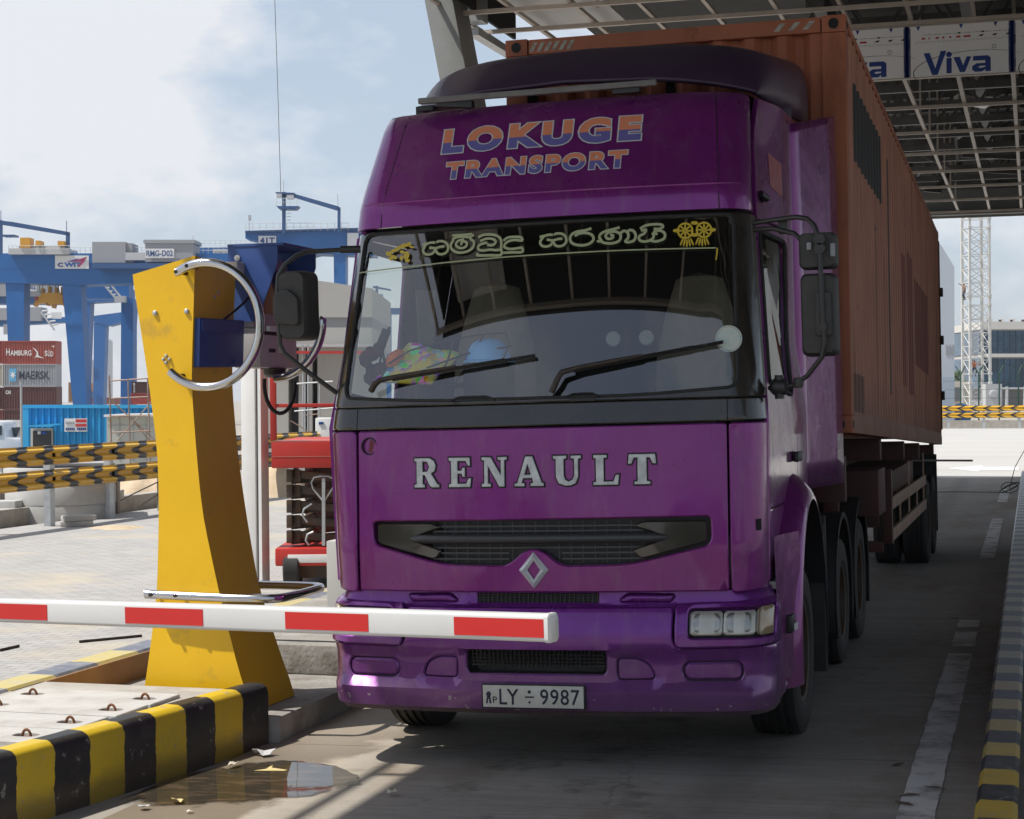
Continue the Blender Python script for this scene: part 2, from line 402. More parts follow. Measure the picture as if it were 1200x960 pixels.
c = mixc(t, math_(t, 'MULTIPLY', wet, 0.7), c, (0.15, 0.115, 0.075))
jt = math_(t, 'LESS_THAN', math_(t, 'ABSOLUTE', math_(t, 'SUBTRACT', math_(t, 'MODULO', math_(t, 'ADD', Y, 40.0), 4.0), 2.0)), 0.006)
c = mixc(t, math_(t, 'MULTIPLY', jt, 0.7), c, (0.03, 0.028, 0.025))
t.links.new(c, b.inputs['Base Color']); t.links.new(maprange(t, wet, 0, 1, 0.85, 0.28), b.inputs['Roughness'])
bumpn(t, math_(t, 'ADD', noise(t, oc, 14, 8, 0.7, (1, 6, 1)), math_(t, 'MULTIPLY', noise(t, oc, 120, 3), .6)), 0.5)

PAVE, t, b, oc = newmat('block_paving')
br = tnode(t, 'ShaderNodeTexBrick', inp={'Scale': 1.0, 'Mortar Size': 0.006, 'Brick Width': 0.22, 'Row Height': 0.11, 'Color1': (0.40, 0.39, 0.38, 1), 'Color2': (0.33, 0.325, 0.32, 1), 'Mortar': (0.19, 0.18, 0.165, 1)}); t.links.new(oc, br.inputs['Vector'])
c = mixc(t, maprange(t, noise(t, oc, 0.33, 8, 0.6, (1, 1, 1), (5, 2, 0)), 0.50, 0.66), br.outputs['Color'], (0.45, 0.395, 0.30))
c = mixc(t, math_(t, 'MULTIPLY', maprange(t, noise(t, oc, 1.7, 9), 0.5, 0.7), 0.35), c, (0.25, 0.24, 0.225))
t.links.new(c, b.inputs['Base Color']); b.inputs['Roughness'].default_value = 0.9; bumpn(t, br.outputs['Fac'], -0.35)

YARD, t, b, oc = newmat('yard_concrete')
c = ramp(t, noise(t, oc, 0.25, 9, 0.65, (0.4, 1.6, 1)), [(0.3, (0.38, 0.37, 0.36)), (0.7, (0.46, 0.45, 0.43))])
t.links.new(c, b.inputs['Base Color']); b.inputs['Roughness'].default_value = 0.9
GROUND = mat('dusty_ground', (0.34, 0.31, 0.27), 0.95, var=(0.26, 0.24, 0.21), vscale=0.3)
ASPH = mat('island_screed', (0.13, 0.125, 0.12), 0.9, var=(0.19, 0.18, 0.17), vscale=2.5, bump=0.3, bscale=50, dirt=(0.16, 0.10, 0.06), dscale=0.9, dpos=(0.6, 0.75))

def lane_z(x): return 0.02 * (x + 2.585)
def yard_h(x, y):
    tq = max(0.0, -17.3 - x); s1 = min(1, tq / 14); s2 = min(1, max(0, (tq - 25) / 110))
    return -0.06 - 0.75 * s1 * s1 * (3 - 2 * s1) - 0.95 * s2
m = MB()
xs = [-3500, -900, -500, -300, -200, -150, -120, -90, -70, -50, -42, -36, -33, -31, -29, -27, -25, -23, -21, -19, -17.3, 0, 40, 150, 500, 3500]
ys = [-1500, -300, -60, -20, 0, 20, 40, 60, 100, 150, 250, 400, 800, 4000]
m.grid(lambda x, y: (x, y, yard_h(x, y)), xs, ys)
tag(m.build('ground', GROUND), kind='structure')
m = MB(); m.grid(lambda x, y: (x, y, lane_z(x)), [-4.47, -3.4, -2.4, -1.4, -0.24], [-14 + 2 * i for i in range(30)])
tag(m.build('lane', LANE), kind='structure')
m = MB(); m.add([(-15.9, -20, 0), (-6.22, -20, 0), (-6.22, 44.3, 0), (-15.9, 44.3, 0)], [(0, 1, 2, 3)])
tag(m.build('paving', PAVE), kind='structure')
m = MB(); m.add([(-15.9, 44.3, 0), (70, 44.3, 0), (70, 108, -0.02), (-15.9, 108, -0.02)], [(0, 1, 2, 3)])
tag(m.build('yard', YARD), kind='structure')
m = MB(); m.box(-0.1, 14, -20, 44, -0.05, 0.145)
tag(m.build('pavement', ASPH), kind='structure')
# lane marking: worn white line beside the right kerb
LINE, t, b, oc = newmat('worn_line_paint'); 
c = mixc(t, maprange(t, noise(t, oc, 3.5, 9, 0.7), 0.47, 0.62), (0.58, 0.57, 0.54), (0.27, 0.25, 0.22))
t.links.new(c, b.inputs['Base Color']); b.inputs['Roughness'].default_value = 0.85
m = MB(); P2 = [(-20, 14.2), (14.6, 15.5), (15.8, 16.3), (22.5, 29.5), (34, 38.5)]
for y0, y1 in P2:
    k = max(2, int((y1 - y0) / 0.12)); L_, R_ = [], []
    for i in range(k + 1):
        y = y0 + (y1 - y0) * i / k; xa = -0.635 + rnd.uniform(-.006, .006); xb = -0.455 + rnd.uniform(-.006, .006)
        L_.append((xa, y, lane_z(xa) + .004)); R_.append((xb, y, lane_z(xb) + .004))
    m.add(L_ + R_, [[i, k + 1 + i, k + 2 + i, i + 1] for i in range(k)])
tag(m.build('lane_marking', LINE), kind='structure')
# yard arrow far behind the canopy
m = MB(); A = gnd(1110, 549, 0)
q = [(0, 0), (1.6, 0.9), (1.6, 0.45), (3.4, 0.5), (3.4, -0.5), (1.6, -0.45), (1.6, -0.9)]
m.add([(A.x + a * .55, A.y + b_ * 2.2, 0.004) for a, b_ in q], [list(range(7))])
tag(m.build('lane_marking', WHITE), kind='structure')

# painted kerbs
def kerb_mat(name, c1, c2, step, off, axis, worn1, worn2, grade=None):
    M, t, b, oc = newmat(name); S = xyz(t, oc)[axis]
    wob = math_(t, 'MULTIPLY', math_(t, 'SUBTRACT', noise(t, oc, 9, 3), 0.5), 0.05)
    s = math_(t, 'MODULO', math_(t, 'ADD', math_(t, 'ADD', S, wob), off), 2 * step)
    f = math_(t, 'GREATER_THAN', s, step)
    a = mixc(t, math_(t, 'MULTIPLY', maprange(t, noise(t, oc, 5, 9, 0.7), 0.48, 0.7), 0.8), c1, worn1); b2 = mixc(t, math_(t, 'MULTIPLY', maprange(t, noise(t, oc, 6, 9, 0.7, None, (4, 4, 4)), 0.48, 0.7), 0.8), c2, worn2)
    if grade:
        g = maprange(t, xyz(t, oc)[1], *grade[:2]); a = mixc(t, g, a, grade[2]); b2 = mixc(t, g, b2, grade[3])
    c = mixc(t, f, a, b2)
    low = math_(t, 'MULTIPLY', maprange(t, math_(t, 'ADD', xyz(t, oc)[2], math_(t, 'MULTIPLY', noise(t, oc, 4, 6), 0.12)), 0.17, 0.08), 0.55)
    c = mixc(t, low, c, (0.085, 0.06, 0.038))
    c = mixc(t, math_(t, 'MULTIPLY', maprange(t, noise(t, oc, 11, 8, 0.7), 0.60, 0.65), 0.7), c, (0.3, 0.28, 0.25))
    t.links.new(c, b.inputs['Base Color']); b.inputs['Roughness'].default_value = 0.5; bumpn(t, noise(t, oc, 22, 6), 0.2)
    return M
YEL = (0.62, 0.42, 0.015); BLK = (0.012, 0.012, 0.015)
KL = kerb_mat('kerb_paint_left', YEL, BLK, 0.28, 20.16, 1, (0.5, 0.36, 0.04), (0.045, 0.042, 0.04))
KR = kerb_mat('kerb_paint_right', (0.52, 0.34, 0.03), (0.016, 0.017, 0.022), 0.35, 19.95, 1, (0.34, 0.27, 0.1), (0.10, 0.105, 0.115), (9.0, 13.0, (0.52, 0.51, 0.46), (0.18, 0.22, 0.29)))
KI = kerb_mat('kerb_paint_island', (0.50, 0.42, 0.16), (0.13, 0.145, 0.19), 0.55, 20.1, 1, (0.42, 0.40, 0.34), (0.3, 0.3, 0.3))
# left nose kerb, built in its own frame: local y along the kerb
ka = Vector((-4.455, 10.0, 0)); kb = Vector((-4.955, 7.0, 0)); ang = math.atan2((ka - kb).x, (ka - kb).y)
prof = [(0.0, -0.08), (0.0, 0.27), (-0.012, 0.305), (-0.045, 0.325), (-0.15, 0.325), (-0.15, -0.08)]
m = MB(); m.prism(prof, lambda a, b_, d: (a, d, b_), -6.0, 0.0)
o = m.build('kerb', KL, smooth=30, bevel=0.012); o.location = ka; o.rotation_euler = (0, 0, -ang); tag(o, kind='structure')
m = MB(); m.prism([(-.145, -.1), (-.145, .19), (-.125, .215), (.02, .215), (.04, .2), (.04, -.1)], lambda a, b_, d: (a - 0.115, d, b_ - 0.015), -20, 43.8)
tag(m.build('kerb', KR, smooth=30), kind='structure')
m = MB(); m.prism([(-.13, -.06), (-.13, .27), (-.11, .3), (.09, .3), (.11, .28), (.11, -.06)], lambda a, b_, d: (a - 6.1, d, b_), -2, 30)
tag(m.build('kerb', KI, smooth=30), kind='structure')
# island: low unfinished ledge, brown earth pit behind the slabs, raised block further on
EARTH = mat('brown_formwork', (0.34, 0.20, 0.10), 0.9, var=(0.25, 0.14, 0.07), vscale=3, bump=0.2)
LEDGE = mat('rough_ledge_concrete', (0.33, 0.32, 0.30), 0.9, var=(0.22, 0.205, 0.185), vscale=5, bump=0.4, bscale=30, dirt=(0.12, 0.09, 0.06), dscale=2.2, dpos=(0.55, 0.75))
m = MB(); m.box(-5.96, -4.40, 10.03, 30, -0.06, 0.12)
tag(m.build('island_ledge', LEDGE, bevel=0.012), kind='structure')
m = MB(); m.box(-5.985, -5.97, 9.6, 12.6, 0.0, 0.285)
tag(m.build('island_inner_wall', EARTH), kind='structure')
m = MB(); m.add([(-5.985, -2, 0.285), (-5.3, -2, .285), (-5.08, 7.2, 0.285), (-4.61, 9.98, .285), (-5.985, 9.98, .285), (-5.985, -2, -.06), (-5.3, -2, -.06), (-5.08, 7.2, -.06), (-4.61, 9.98, -.06), (-5.985, 9.98, -.06)], [(0, 1, 2, 3, 4), (0, 5, 6, 1), (1, 6, 7, 2), (2, 7, 8, 3), (3, 8, 9, 4), (4, 9, 5, 0)])
tag(m.build('island_top', CONCRETE), kind='structure')
# puddle along the left kerb
WATER, t, b, oc = newmat('puddle_water'); b.inputs['Base Color'].default_value = (0.05, 0.04, 0.028, 1); b.inputs['Roughness'].default_value = 0.02; b.inputs['IOR'].default_value = 1.33; b.inputs['Specular IOR Level'].default_value = 0.6
c = mixc(t, maprange(t, noise(t, oc, 5, 6, 0.6, (1, 3, 1)), 0.5, 0.62), (0.045, 0.037, 0.026), (0.10, 0.07, 0.045)); t.links.new(c, b.inputs['Base Color'])
bumpn(t, noise(t, oc, 7, 2), 0.03, 0.004)
PX, PY, _z = xyz(t, oc); ux = math_(t, 'ADD', PX, 4.02); uy = math_(t, 'ADD', PY, -9.0)
al = math_(t, 'ADD', math_(t, 'MULTIPLY', ux, .6), math_(t, 'MULTIPLY', uy, .8)); ac = math_(t, 'SUBTRACT', math_(t, 'MULTIPLY', ux, .8), math_(t, 'MULTIPLY', uy, .6))
rr_ = math_(t, 'ADD', math_(t, 'POWER', math_(t, 'ABSOLUTE', math_(t, 'DIVIDE', al, .80)), 2.0), math_(t, 'POWER', math_(t, 'ABSOLUTE', math_(t, 'DIVIDE', ac, .50)), 2.0))
rr_ = math_(t, 'ADD', rr_, math_(t, 'MULTIPLY', math_(t, 'SUBTRACT', noise(t, oc, 3.5, 9, .65), .5), 1.7))
t.links.new(maprange(t, rr_, .78, 1.05, 1.0, 0.0), b.inputs['Alpha'])
pp = [gnd(*q) for q in [(60, 960), (150, 925), (215, 900), (262, 886), (300, 884), (345, 886), (392, 893), (420, 905), (424, 918), (400, 925), (372, 930), (330, 950), (300, 958), (285, 975), (200, 1010), (20, 1020)]]
pl = []
for i, p in enumerate(pp):
    a, bq = p, pp[(i + 1) % len(pp)]
    for k in range(6):
        q = a.lerp(bq, k / 6); j = 0.012 if k else 0.012; pl.append((q.x + rnd.uniform(-j, j), q.y + rnd.uniform(-j, j), lane_z(q.x) + .004))
m = MB(); m.add(pl, [list(range(len(pl)))])
tag(m.build('puddle', WATER), kind='structure')

# ------------------------------------------------------------------ canopy over the lanes
STUD = mat('ceiling_stud', (0.50, 0.45, 0.40), 0.5, 0.2, var=(0.40, 0.36, 0.32), vscale=6)
ROOFD = mat('roof_underside', (0.025, 0.025, 0.027), 0.85, var=(0.04, 0.04, 0.04), vscale=0.8)
SOFF = mat('soffit_sheet', (0.50, 0.51, 0.52), 0.6)
GREYSTEEL = mat('grey_painted_steel', (0.20, 0.21, 0.205), 0.45, var=(0.16, 0.165, 0.16), vscale=2)
can = empty('canopy', (-1.0, 24.0, 0), 'unfinished lane canopy with bare ceiling studs, dark roof and printed cladding boards over the lorry', 'canopy')
OC = Vector((-1.0, 24.0, 0))
def cm(m, name, mt, **k):
    m.v = [(x - OC.x, y - OC.y, z - OC.z) for x, y, z in m.v]; return m.build(name, mt, can, **k)
YN, YS, YF, XL, XR = 4.6, 24.15, 42.6, -6.95, 13.5
m = MB(); m.box(XL, XR, YN - .06, YF + .2, 8.05, 8.15); m.box(XL, XL + .04, YN, YS, 7.05, 8.05); m.box(XL + .04, XR, YN - .06, YN - .03, 6.86, 8.05)
cm(m, 'roof', ROOFD)
m = MB(); m.box(XL + .45, XL + 1.7, YN + .1, YS - .1, 7.12, 7.14)
cm(m, 'soffit', SOFF)
m = MB()
x = XL - .15
while x < XR:
    m.box(x - .025, x + .025, YN, YS, 6.95, 7.0); x += 0.8
y = YN
while y < YS + .1:
    m.box(XL - .15, XR, y - .025, y + .025, 6.893, 6.947); y += 1.222
x = XL + .05
while x < XR:
    yy = YN + .6
    while yy < YS: m.box(x - .015, x + .015, yy - .015, yy + .015, 7.0, 8.05); yy += 2.444
    x += 1.6
cm(m, 'ceiling_frame', STUD)
m = MB(); XF = -3.2
x = -1.62 - 3 * .70
while x < XR:
    m.box(x - .028, x + .028, YS, YF, 6.24, 6.29); x += 0.70
y = YS
while y < YF + .1:
    m.box(XF, XR, y - .02, y + .02, 6.19, 6.237); y += 2.62
x = -1.62
while x < XR:
    yy = YS + 1.3
    while yy < YF: m.box(x - .015, x + .015, yy - .015, yy + .015, 6.29, 8.05); yy += 2.62
    x += 1.4
cm(m, 'ceiling_frame', STUD)
TRUSS = mat('truss_steel', (0.05, 0.05, 0.05), 0.5, 0.2, var=(0.13, 0.13, 0.13), vscale=1.5)
m = MB()
for i in range(11):
    y = YS + 1.0 + i * 1.75
    m.box(XF, XR, y - .06, y + .06, 7.75, 7.95); m.box(XF, XR, y - .05, y + .05, 6.75, 6.87)
    xx = XF
    while xx < XR - 1.2:
        m.bar((xx, y, 6.8), (xx + .6, y, 7.85), .05, .05); m.bar((xx + .6, y, 7.85), (xx + 1.2, y, 6.8), .05, .05); xx += 1.2
for i in range(9): m.box(-2.8 + i * 1.9, -2.64 + i * 1.9, YS, YF, 7.2, 7.45)
for i in range(8):
    y = YN + 1 + i * 2.6; m.box(XL, XR, y - .09, y + .09, 7.6, 7.9)
for i in range(34):
    x = rnd.uniform(XF, 6); y = rnd.uniform(YS + 1, YF - 2); a = rnd.uniform(0, 3.1); l = rnd.uniform(.5, 1.8)
    m.bar((x, y, rnd.uniform(6.4, 7.2)), (x + l * math.cos(a), y + l * math.sin(a), rnd.uniform(6.4, 7.4)), .05, .08)
cm(m, 'roof_truss', TRUSS)
FOIL = mat('duct_foil', (0.6, 0.6, 0.6), 0.35, 0.6)
m = MB()
for i in range(16):
    x = rnd.uniform(-1.5, 3.5); y = rnd.uniform(YS + 1, YF - 8); m.obox((x, y, rnd.uniform(6.9, 7.6)), (rnd.uniform(.1, .35), rnd.uniform(.2, .7), .12), (rnd.uniform(-.3, .3), 0, rnd.uniform(0, 3)))
cm(m, 'duct_piece', FOIL)
m = MB(); m.box(5.6, 5.7, 24.5, YF + 34, 0.145, 8.05); cm(m, 'side_wall', GREYSTEEL)  # unseen wall, added to block sky light and reflections from the right
# inclined columns (one in view)
m = MB(); A = Vector((-7.30, 21.5, 8.05)); B = Vector((-5.79, 21.5, 0.0))
m.hexa([(B.x - .16, B.y - .2, B.z), (B.x + .19, B.y - .2, B.z), (B.x + .19, B.y + .45, B.z), (B.x - .16, B.y + .45, B.z), (A.x - .18, A.y - .2, A.z), (A.x + .19, A.y - .2, A.z), (A.x + .19, A.y + .45, A.z), (A.x - .18, A.y + .45, A.z)])
cm(m, 'column', GREYSTEEL, bevel=.012)
m = MB(); m.box(-7.05, -6.85, 22.3, 22.6, 6.95, 8.0); m.bar((-7.02, 22.5, 6.85), (-6.98, 24.9, 6.85), .14, .10); cm(m, 'edge_bracket', GALV)
# stepped fascia clad with printed protective film
FILM = mat('film_white', (0.86, 0.89, 0.92), 0.3); FBLUE = mat('print_blue', (0.012, 0.045, 0.26), 0.45); FDK = mat('print_black', (0.02, 0.02, 0.025), 0.5); FRED = mat('print_red', (0.45, 0.02, 0.03), 0.5); FGREY = mat('print_grey', (0.3, 0.31, 0.33), 0.5)
PW = 1.24; x0 = -1.51
def vlet(mb, polys, fx, s, x, z):
    for p in polys: mb.prism([(x + a * s, z + b_ * s) for a, b_ in p], fx, 0, .002)
for k in range(-1, 8):
    X0 = x0 + k * (PW + .09)
    m = MB(); y = YS - .03
    m.box(X0, X0 + PW, y, y + .012, 6.20, 6.86)
    bd = cm(m, 'cladding_panel', FILM)
    if k > 3: continue
    fx = lambda a, b_, d: (a - OC.x, y - .0015 - d - OC.y, b_)
    sub = MB(); s = 0.285
    bx, bz = X0 + .167, 6.215
    V_ = [[(0, 1.02), (.27, 1.02), (.52, .3), (.76, 1.08), (1.02, 1.08), (.62, .0), (.38, .0)], [(1.02, .04), (1.02, .74), (1.25, .74), (1.25, .04)],
          [(1.33, .76), (1.62, .76), (1.76, .36), (1.92, .76), (2.12, .76), (1.84, .06), (1.62, .06)],
          [(2.2, .76), (2.86, .76), (2.98, .66), (2.98, .04), (2.74, .04), (2.74, .55), (2.2, .55)], [(2.74, .42), (2.35, .42), (2.16, .3), (2.16, .14), (2.28, .04), (2.6, .04), (2.74, .14), (2.74, .24), (2.55, .2), (2.42, .24), (2.5, .3), (2.74, .3)]]
    vlet(sub, V_, fx, s, bx, bz)
    sub.prism([(bx + (1.135 + .13 * math.cos(a)) * s, bz + (.9 + .13 * math.sin(a)) * s) for a in [i * .5236 for i in range(12)]], fx, 0, .002)
    for q in (.06, .5, .85): sub.prism([(X0 + PW * q + .0, 6.858), (X0 + PW * q + .05, 6.858), (X0 + PW * q + .025, 6.80)], fx, 0, .002)
    sub.build('lettering', FBLUE, bd)
    sub = MB()
    for i in range(22):   # swoosh
        a0, a1 = R(195 - i * 6.6), R(195 - (i + 1) * 6.6)
        cx_, cz_, rx_, rz_ = X0 + .86, 6.24, .83, .27
        th = .012 * (1 - i / 26)
        sub.prism([(cx_ + rx_ * math.cos(a0), cz_ + rz_ * math.sin(a0)), (cx_ + rx_ * math.cos(a1), cz_ + rz_ * math.sin(a1)), (cx_ + (rx_ - th) * math.cos(a1), cz_ + (rz_ - th) * math.sin(a1)), (cx_ + (rx_ - th) * math.cos(a0), cz_ + (rz_ - th) * math.sin(a0))], fx, -.0008, .0008)
    for i in range(60):
        a = X0 + .15 + .018 * i * 1.0; h_ = .006 if i % 7 else 0
        if h_: sub.prism([(a, 6.742), (a + .012, 6.742), (a + .012, 6.742 + h_), (a, 6.742 + h_)], fx, 0, .001)
    for a in (.62, .92): sub.prism([(X0 + a + .018 * math.cos(t_), 6.745 + .012 * math.sin(t_)) for t_ in [i * .785 for i in range(8)]], fx, 0, .0012)
    for a in (.86, 1.03, 1.2): sub.prism([(X0 + a, 6.69), (X0 + a + .05, 6.685), (X0 + a + .075, 6.712), (X0 + a + .03, 6.708)], fx, 0, .0012)
    sub.build('lettering', FDK, bd)
    sub = MB()
    for i, wd in enumerate((.05, .02, .05, .03, .03, .06, .1)):
        a = X0 + .14 + i * .088; sub.prism([(a, 6.685), (a + wd, 6.685), (a + wd * .9, 6.71), (a + wd * .1, 6.708)], fx, 0, .001)
    sub.build('lettering', FRED, bd)
    sub = MB()
    for r_, zz in enumerate((6.655, 6.64)):
        for i in range(70):
            if (i + r_ * 3) % 6: sub.prism([(X0 + .06 + i * .018, zz), (X0 + .074 + i * .018, zz), (X0 + .074 + i * .018, zz + .004), (X0 + .06 + i * .018, zz + .004)], fx, 0, .001)
    for i in range(12):
        a0, a1 = i * .5236, (i + 1) * .5236; cx_, cz_ = X0 + 1.06, 6.545
        sub.prism([(cx_ + .03 * math.cos(a0), cz_ + .03 * math.sin(a0)), (cx_ + .03 * math.cos(a1), cz_ + .03 * math.sin(a1)), (cx_ + .022 * math.cos(a1), cz_ + .022 * math.sin(a1)), (cx_ + .022 * math.cos(a0), cz_ + .022 * math.sin(a0))], fx, 0, .001)
    put_text(sub, 'R', lambda a, b_, l: fx(a, b_, l), X0 + 1.052, X0 + 1.069, 6.534, 6.556)
    sub.build('lettering', FGREY, bd)
    sub = MB()
    for a in (-.062, PW + .012): sub.prism([(X0 + a, 6.19), (X0 + a + .045, 6.19), (X0 + a + .045, 6.865), (X0 + a, 6.865)], fx, -.004, .003)
    build_each(sub, 'edge_tape', FBLUE, bd)
m = MB(); m.box(XF, XR, YS, YS + .1, 6.865, 6.89); m.box(XF, XR, YS - .04, YS + .06, 6.185, 6.197); cm(m, 'fascia_rail', STUD)
m = MB(); m.box(XF, XR, YF - .1, YF + .2, 6.15, 6.19); m.box(XF, XR, YF + .2, YF + .22, 6.1, 8.1)
cm(m, 'end_fascia', GREYSTEEL)

# ------------------------------------------------------------------ the lorry tractor
def paint(name, base, lo):
    M, t, b, oc = newmat(name)
    c = mixc(t, math_(t, 'MULTIPLY', maprange(t, noise(t, oc, 2.2, 6), 0.4, 0.7), 0.5), base, tuple(v * 0.72 for v in base))
    X, Y, Z = xyz(t, oc)
    dust_ = math_(t, 'MULTIPLY', maprange(t, math_(t, 'ADD', Z, math_(t, 'MULTIPLY', noise(t, oc, 4, 8), -0.5)), 0.55, -0.05), 0.45)
    c = mixc(t, dust_, c, (0.22, 0.18, 0.15))
    sp = math_(t, 'MULTIPLY', maprange(t, noise(t, oc, 26, 4, 0.55), 0.655, 0.675), math_(t, 'GREATER_THAN', math_(t, 'ADD', maprange(t, Z, lo + .14, lo, 0.0, 1.0), math_(t, 'MULTIPLY', noise(t, oc, 3, 2), 1.0)), 0.92))
    c = mixc(t, sp, c, (0.42, 0.40, 0.36))
    film = math_(t, 'MULTIPLY', maprange(t, noise(t, oc, 6, 9, 0.7, (1.6, 1.6, .35)), 0.52, 0.78), 0.24); c = mixc(t, film, c, (0.30, 0.25, 0.24))
    t.links.new(c, b.inputs['Base Color']); b.inputs['Metallic'].default_value = 0.45
    t.links.new(maprange(t, noise(t, oc, 5, 8), 0.3, 0.7, 0.24, 0.38), b.inputs['Roughness'])
    b.inputs['Coat IOR'].default_value = 1.45; b.inputs['Specular IOR Level'].default_value = 0.3; b.inputs['Coat Weight'].default_value = 0.8; t.links.new(maprange(t, noise(t, oc, 7, 8), 0.35, 0.7, 0.03, 0.12), b.inputs['Coat Roughness'])
    bumpn(t, noise(t, oc, 1.9, 3), 0.38, 0.05)
    return M
PUR = paint('purple_paint', (0.215, 0.020, 0.205), 0.0)
PURB = paint('bumper_purple_paint', (0.175, 0.023, 0.245), 0.34)
PURD = mat('faded_dark_purple', (0.042, 0.018, 0.052), 0.42, var=(0.058, 0.032, 0.066), vscale=2.5, coat=0.15)
BAND = mat('black_gloss_panel', (0.026, 0.021, 0.015), 0.22, 0.0, coat=0.6, var=(0.036, 0.031, 0.025), vscale=5, bump=0.05, bscale=6)
SEAM = mat('seam_black', (0.006, 0.006, 0.007), 0.7)
INT = mat('cab_interior_grey', (0.035, 0.036, 0.038), 0.85)
INTD = mat('cab_interior_dark', (0.012, 0.012, 0.013), 0.9)
GLW = glass('windscreen_glass', (0.86, 0.90, 0.87), 1.52, 3.0)
GLS = glass('side_glass', (0.84, 0.88, 0.86), 1.5, 1.0)
TO = Vector((-2.585, 9.32, 0.0)); TROLL = -0.02
truck = empty('tractor_unit', TO, 'purple cab-over lorry with printed windscreen banner, stopped at the barrier', 'lorry', rot=(0, TROLL, 0))
def lerp_tab(tab):
    def f(z):
        if z <= tab[0][0]: return tab[0][1]
        for (z0, a), (z1, b_) in zip(tab, tab[1:]):
            if z <= z1:
                k = (z - z0) / (z1 - z0); return a + (b_ - a) * k
        return tab[-1][1]
    return f
hw = lerp_tab([(0.9, 1.245), (1.9, 1.25), (2.1, 1.235), (3.05, 1.165), (3.3, 1.15), (3.76, 1.10)])
yc = lerp_tab([(0.95, 0.06), (1.2, 0.055), (1.88, 0.09), (2.03, 0.125), (3.05, 0.475), (3.06, 0.43), (3.17, 0.445), (3.22, 0.47), (3.7, 0.76), (3.79, 0.87)])
dL = lerp_tab([(0.95, 0.0), (1.9, .035), (3.05, .055), (3.76, .045)]); dR = lerp_tab([(0.95, -.018), (1.9, -.012), (3.05, -.022), (3.76, -.008)])
def wrap(hwf, ycf, bow, rx, ry, lean=False):
    LQ = math.pi / 2 * math.sqrt((rx * rx + ry * ry) / 2)
    def P(s, z):
        sg = 1 if s >= 0 else -1; h = hwf(z) + ((dR(z) if sg > 0 else dL(z)) if lean else 0); xs_ = h - rx; a = abs(s); y0 = ycf(z)
        if a <= xs_: return Vector((s, y0 + bow * (a / 1.06) ** 2.2, z))
        yb = y0 + bow * (xs_ / 1.06) ** 2.2; tq = (a - xs_) / LQ
        if tq < 1: return Vector((sg * (xs_ + rx * math.sin(tq * math.pi / 2)), yb + ry * (1 - math.cos(tq * math.pi / 2)), z))
        return Vector((sg * h, yb + ry + (a - xs_ - LQ), z))
    P.L = LQ; return P
CAB = wrap(hw, yc, 0.10, 0.19, 0.25, True)
CX = 1.06
# hood with its grille opening
grille = fillet([(-.962, 1.375), (.962, 1.385), (.965, 1.235), (.53, 1.135), (.15, 1.13), (.06, 1.205), (0, 1.225), (-.06, 1.205), (-.15, 1.13), (-.53, 1.135), (-.955, 1.245)], [.03, .03, .05, .12, .05, .03, .05, .03, .05, .12, .05])
m = MB(); panel(m, fillet([(-1.052, .985), (1.052, .985), (1.052, 1.882), (-1.052, 1.882)], .02), [grille], CAB, .05, .05, .008)
hood = m.build('front_panel', PUR, truck, smooth=35)
m = MB()
for s in (-1, 1):
    q = [(s * 1.066, .975), (s * 1.40, .99), (s * 1.40, 1.882), (s * 1.066, 1.882)]
    m = MB(); panel(m, fillet(q, .03), [], CAB, .05, .04, .008); m.build('corner_panel', PUR, truck, smooth=35)
# grille interior: recessed bucket, mesh, centre bar, smoked end covers
m = MB(); GR = inset(grille, -.012)
panel(m, GR, [], CAB, .08, 0, 0, d0=.075)
nl = len(GR); m.add([offs(CAB, a, b_, .004) for a, b_ in GR] + [offs(CAB, a, b_, .075) for a, b_ in GR], [[i, nl + i, nl + (i + 1) % nl, (i + 1) % nl] for i in range(nl)])
gb = m.build('grille', BLACK, truck, smooth=30)
m = MB()
gi = inset(grille, .012)
for i in range(19):
    x = -.60 + i * 1.2 / 18
    for z0, z1 in ((1.296, 1.372), (1.142, 1.254)):
        if abs(x) < .13 and z0 < 1.2: z0 = 1.235
        if z1 - z0 > .02: m.bar(offs(CAB, x, z0, .05), offs(CAB, x, z1, .05), .004, .004)
for z in (1.318, 1.345, 1.228, 1.196, 1.164):
    seg = [-.6, -.15, .15, .6] if z < 1.22 else [-.6, .6]
    for a, b_ in zip(seg[::2], seg[1::2]):
        k = 8
        for j in range(k): m.bar(offs(CAB, a + (b_ - a) * j / k, z, .04), offs(CAB, a + (b_ - a) * (j + 1) / k, z, .04), .007, .009)
m.build('grille_mesh', mat('grille_bar_grey', (0.055, 0.055, 0.057), 0.4), gb)
m = MB(); m.tube([offs(CAB, x, 1.277, .008 + .03 * (abs(x) / .76) ** 8) for x in [-.76 + i * 1.52 / 24 for i in range(25)]], [.006 + .020 * min(1, (min(i, 24 - i) / 1.5) ** .5) for i in range(25)], 10)
m.build('grille_bar', mat('satin_black', (0.045, 0.045, 0.047), 0.3), gb, smooth=60)
SMOKE = mat('smoked_lens', (0.022, 0.018, 0.013), 0.10, coat=1.0, var=(0.036, 0.029, 0.021), vscale=9)
for s in (-1, 1):
    q = [(s * .945, 1.365), (s * .60, 1.366), (s * .54, 1.34), (s * .66, 1.302), (s * .72, 1.277), (s * .66, 1.252), (s * .54, 1.215), (s * .58, 1.158), (s * .945, 1.25)]
    m = MB(); panel(m, fillet(q, [.03, .03, .05, .05, .03, .05, .05, .04, .03]), [], CAB, .05, .02, .008, d0=.02); m.build('lamp_cover', SMOKE, gb, smooth=35)
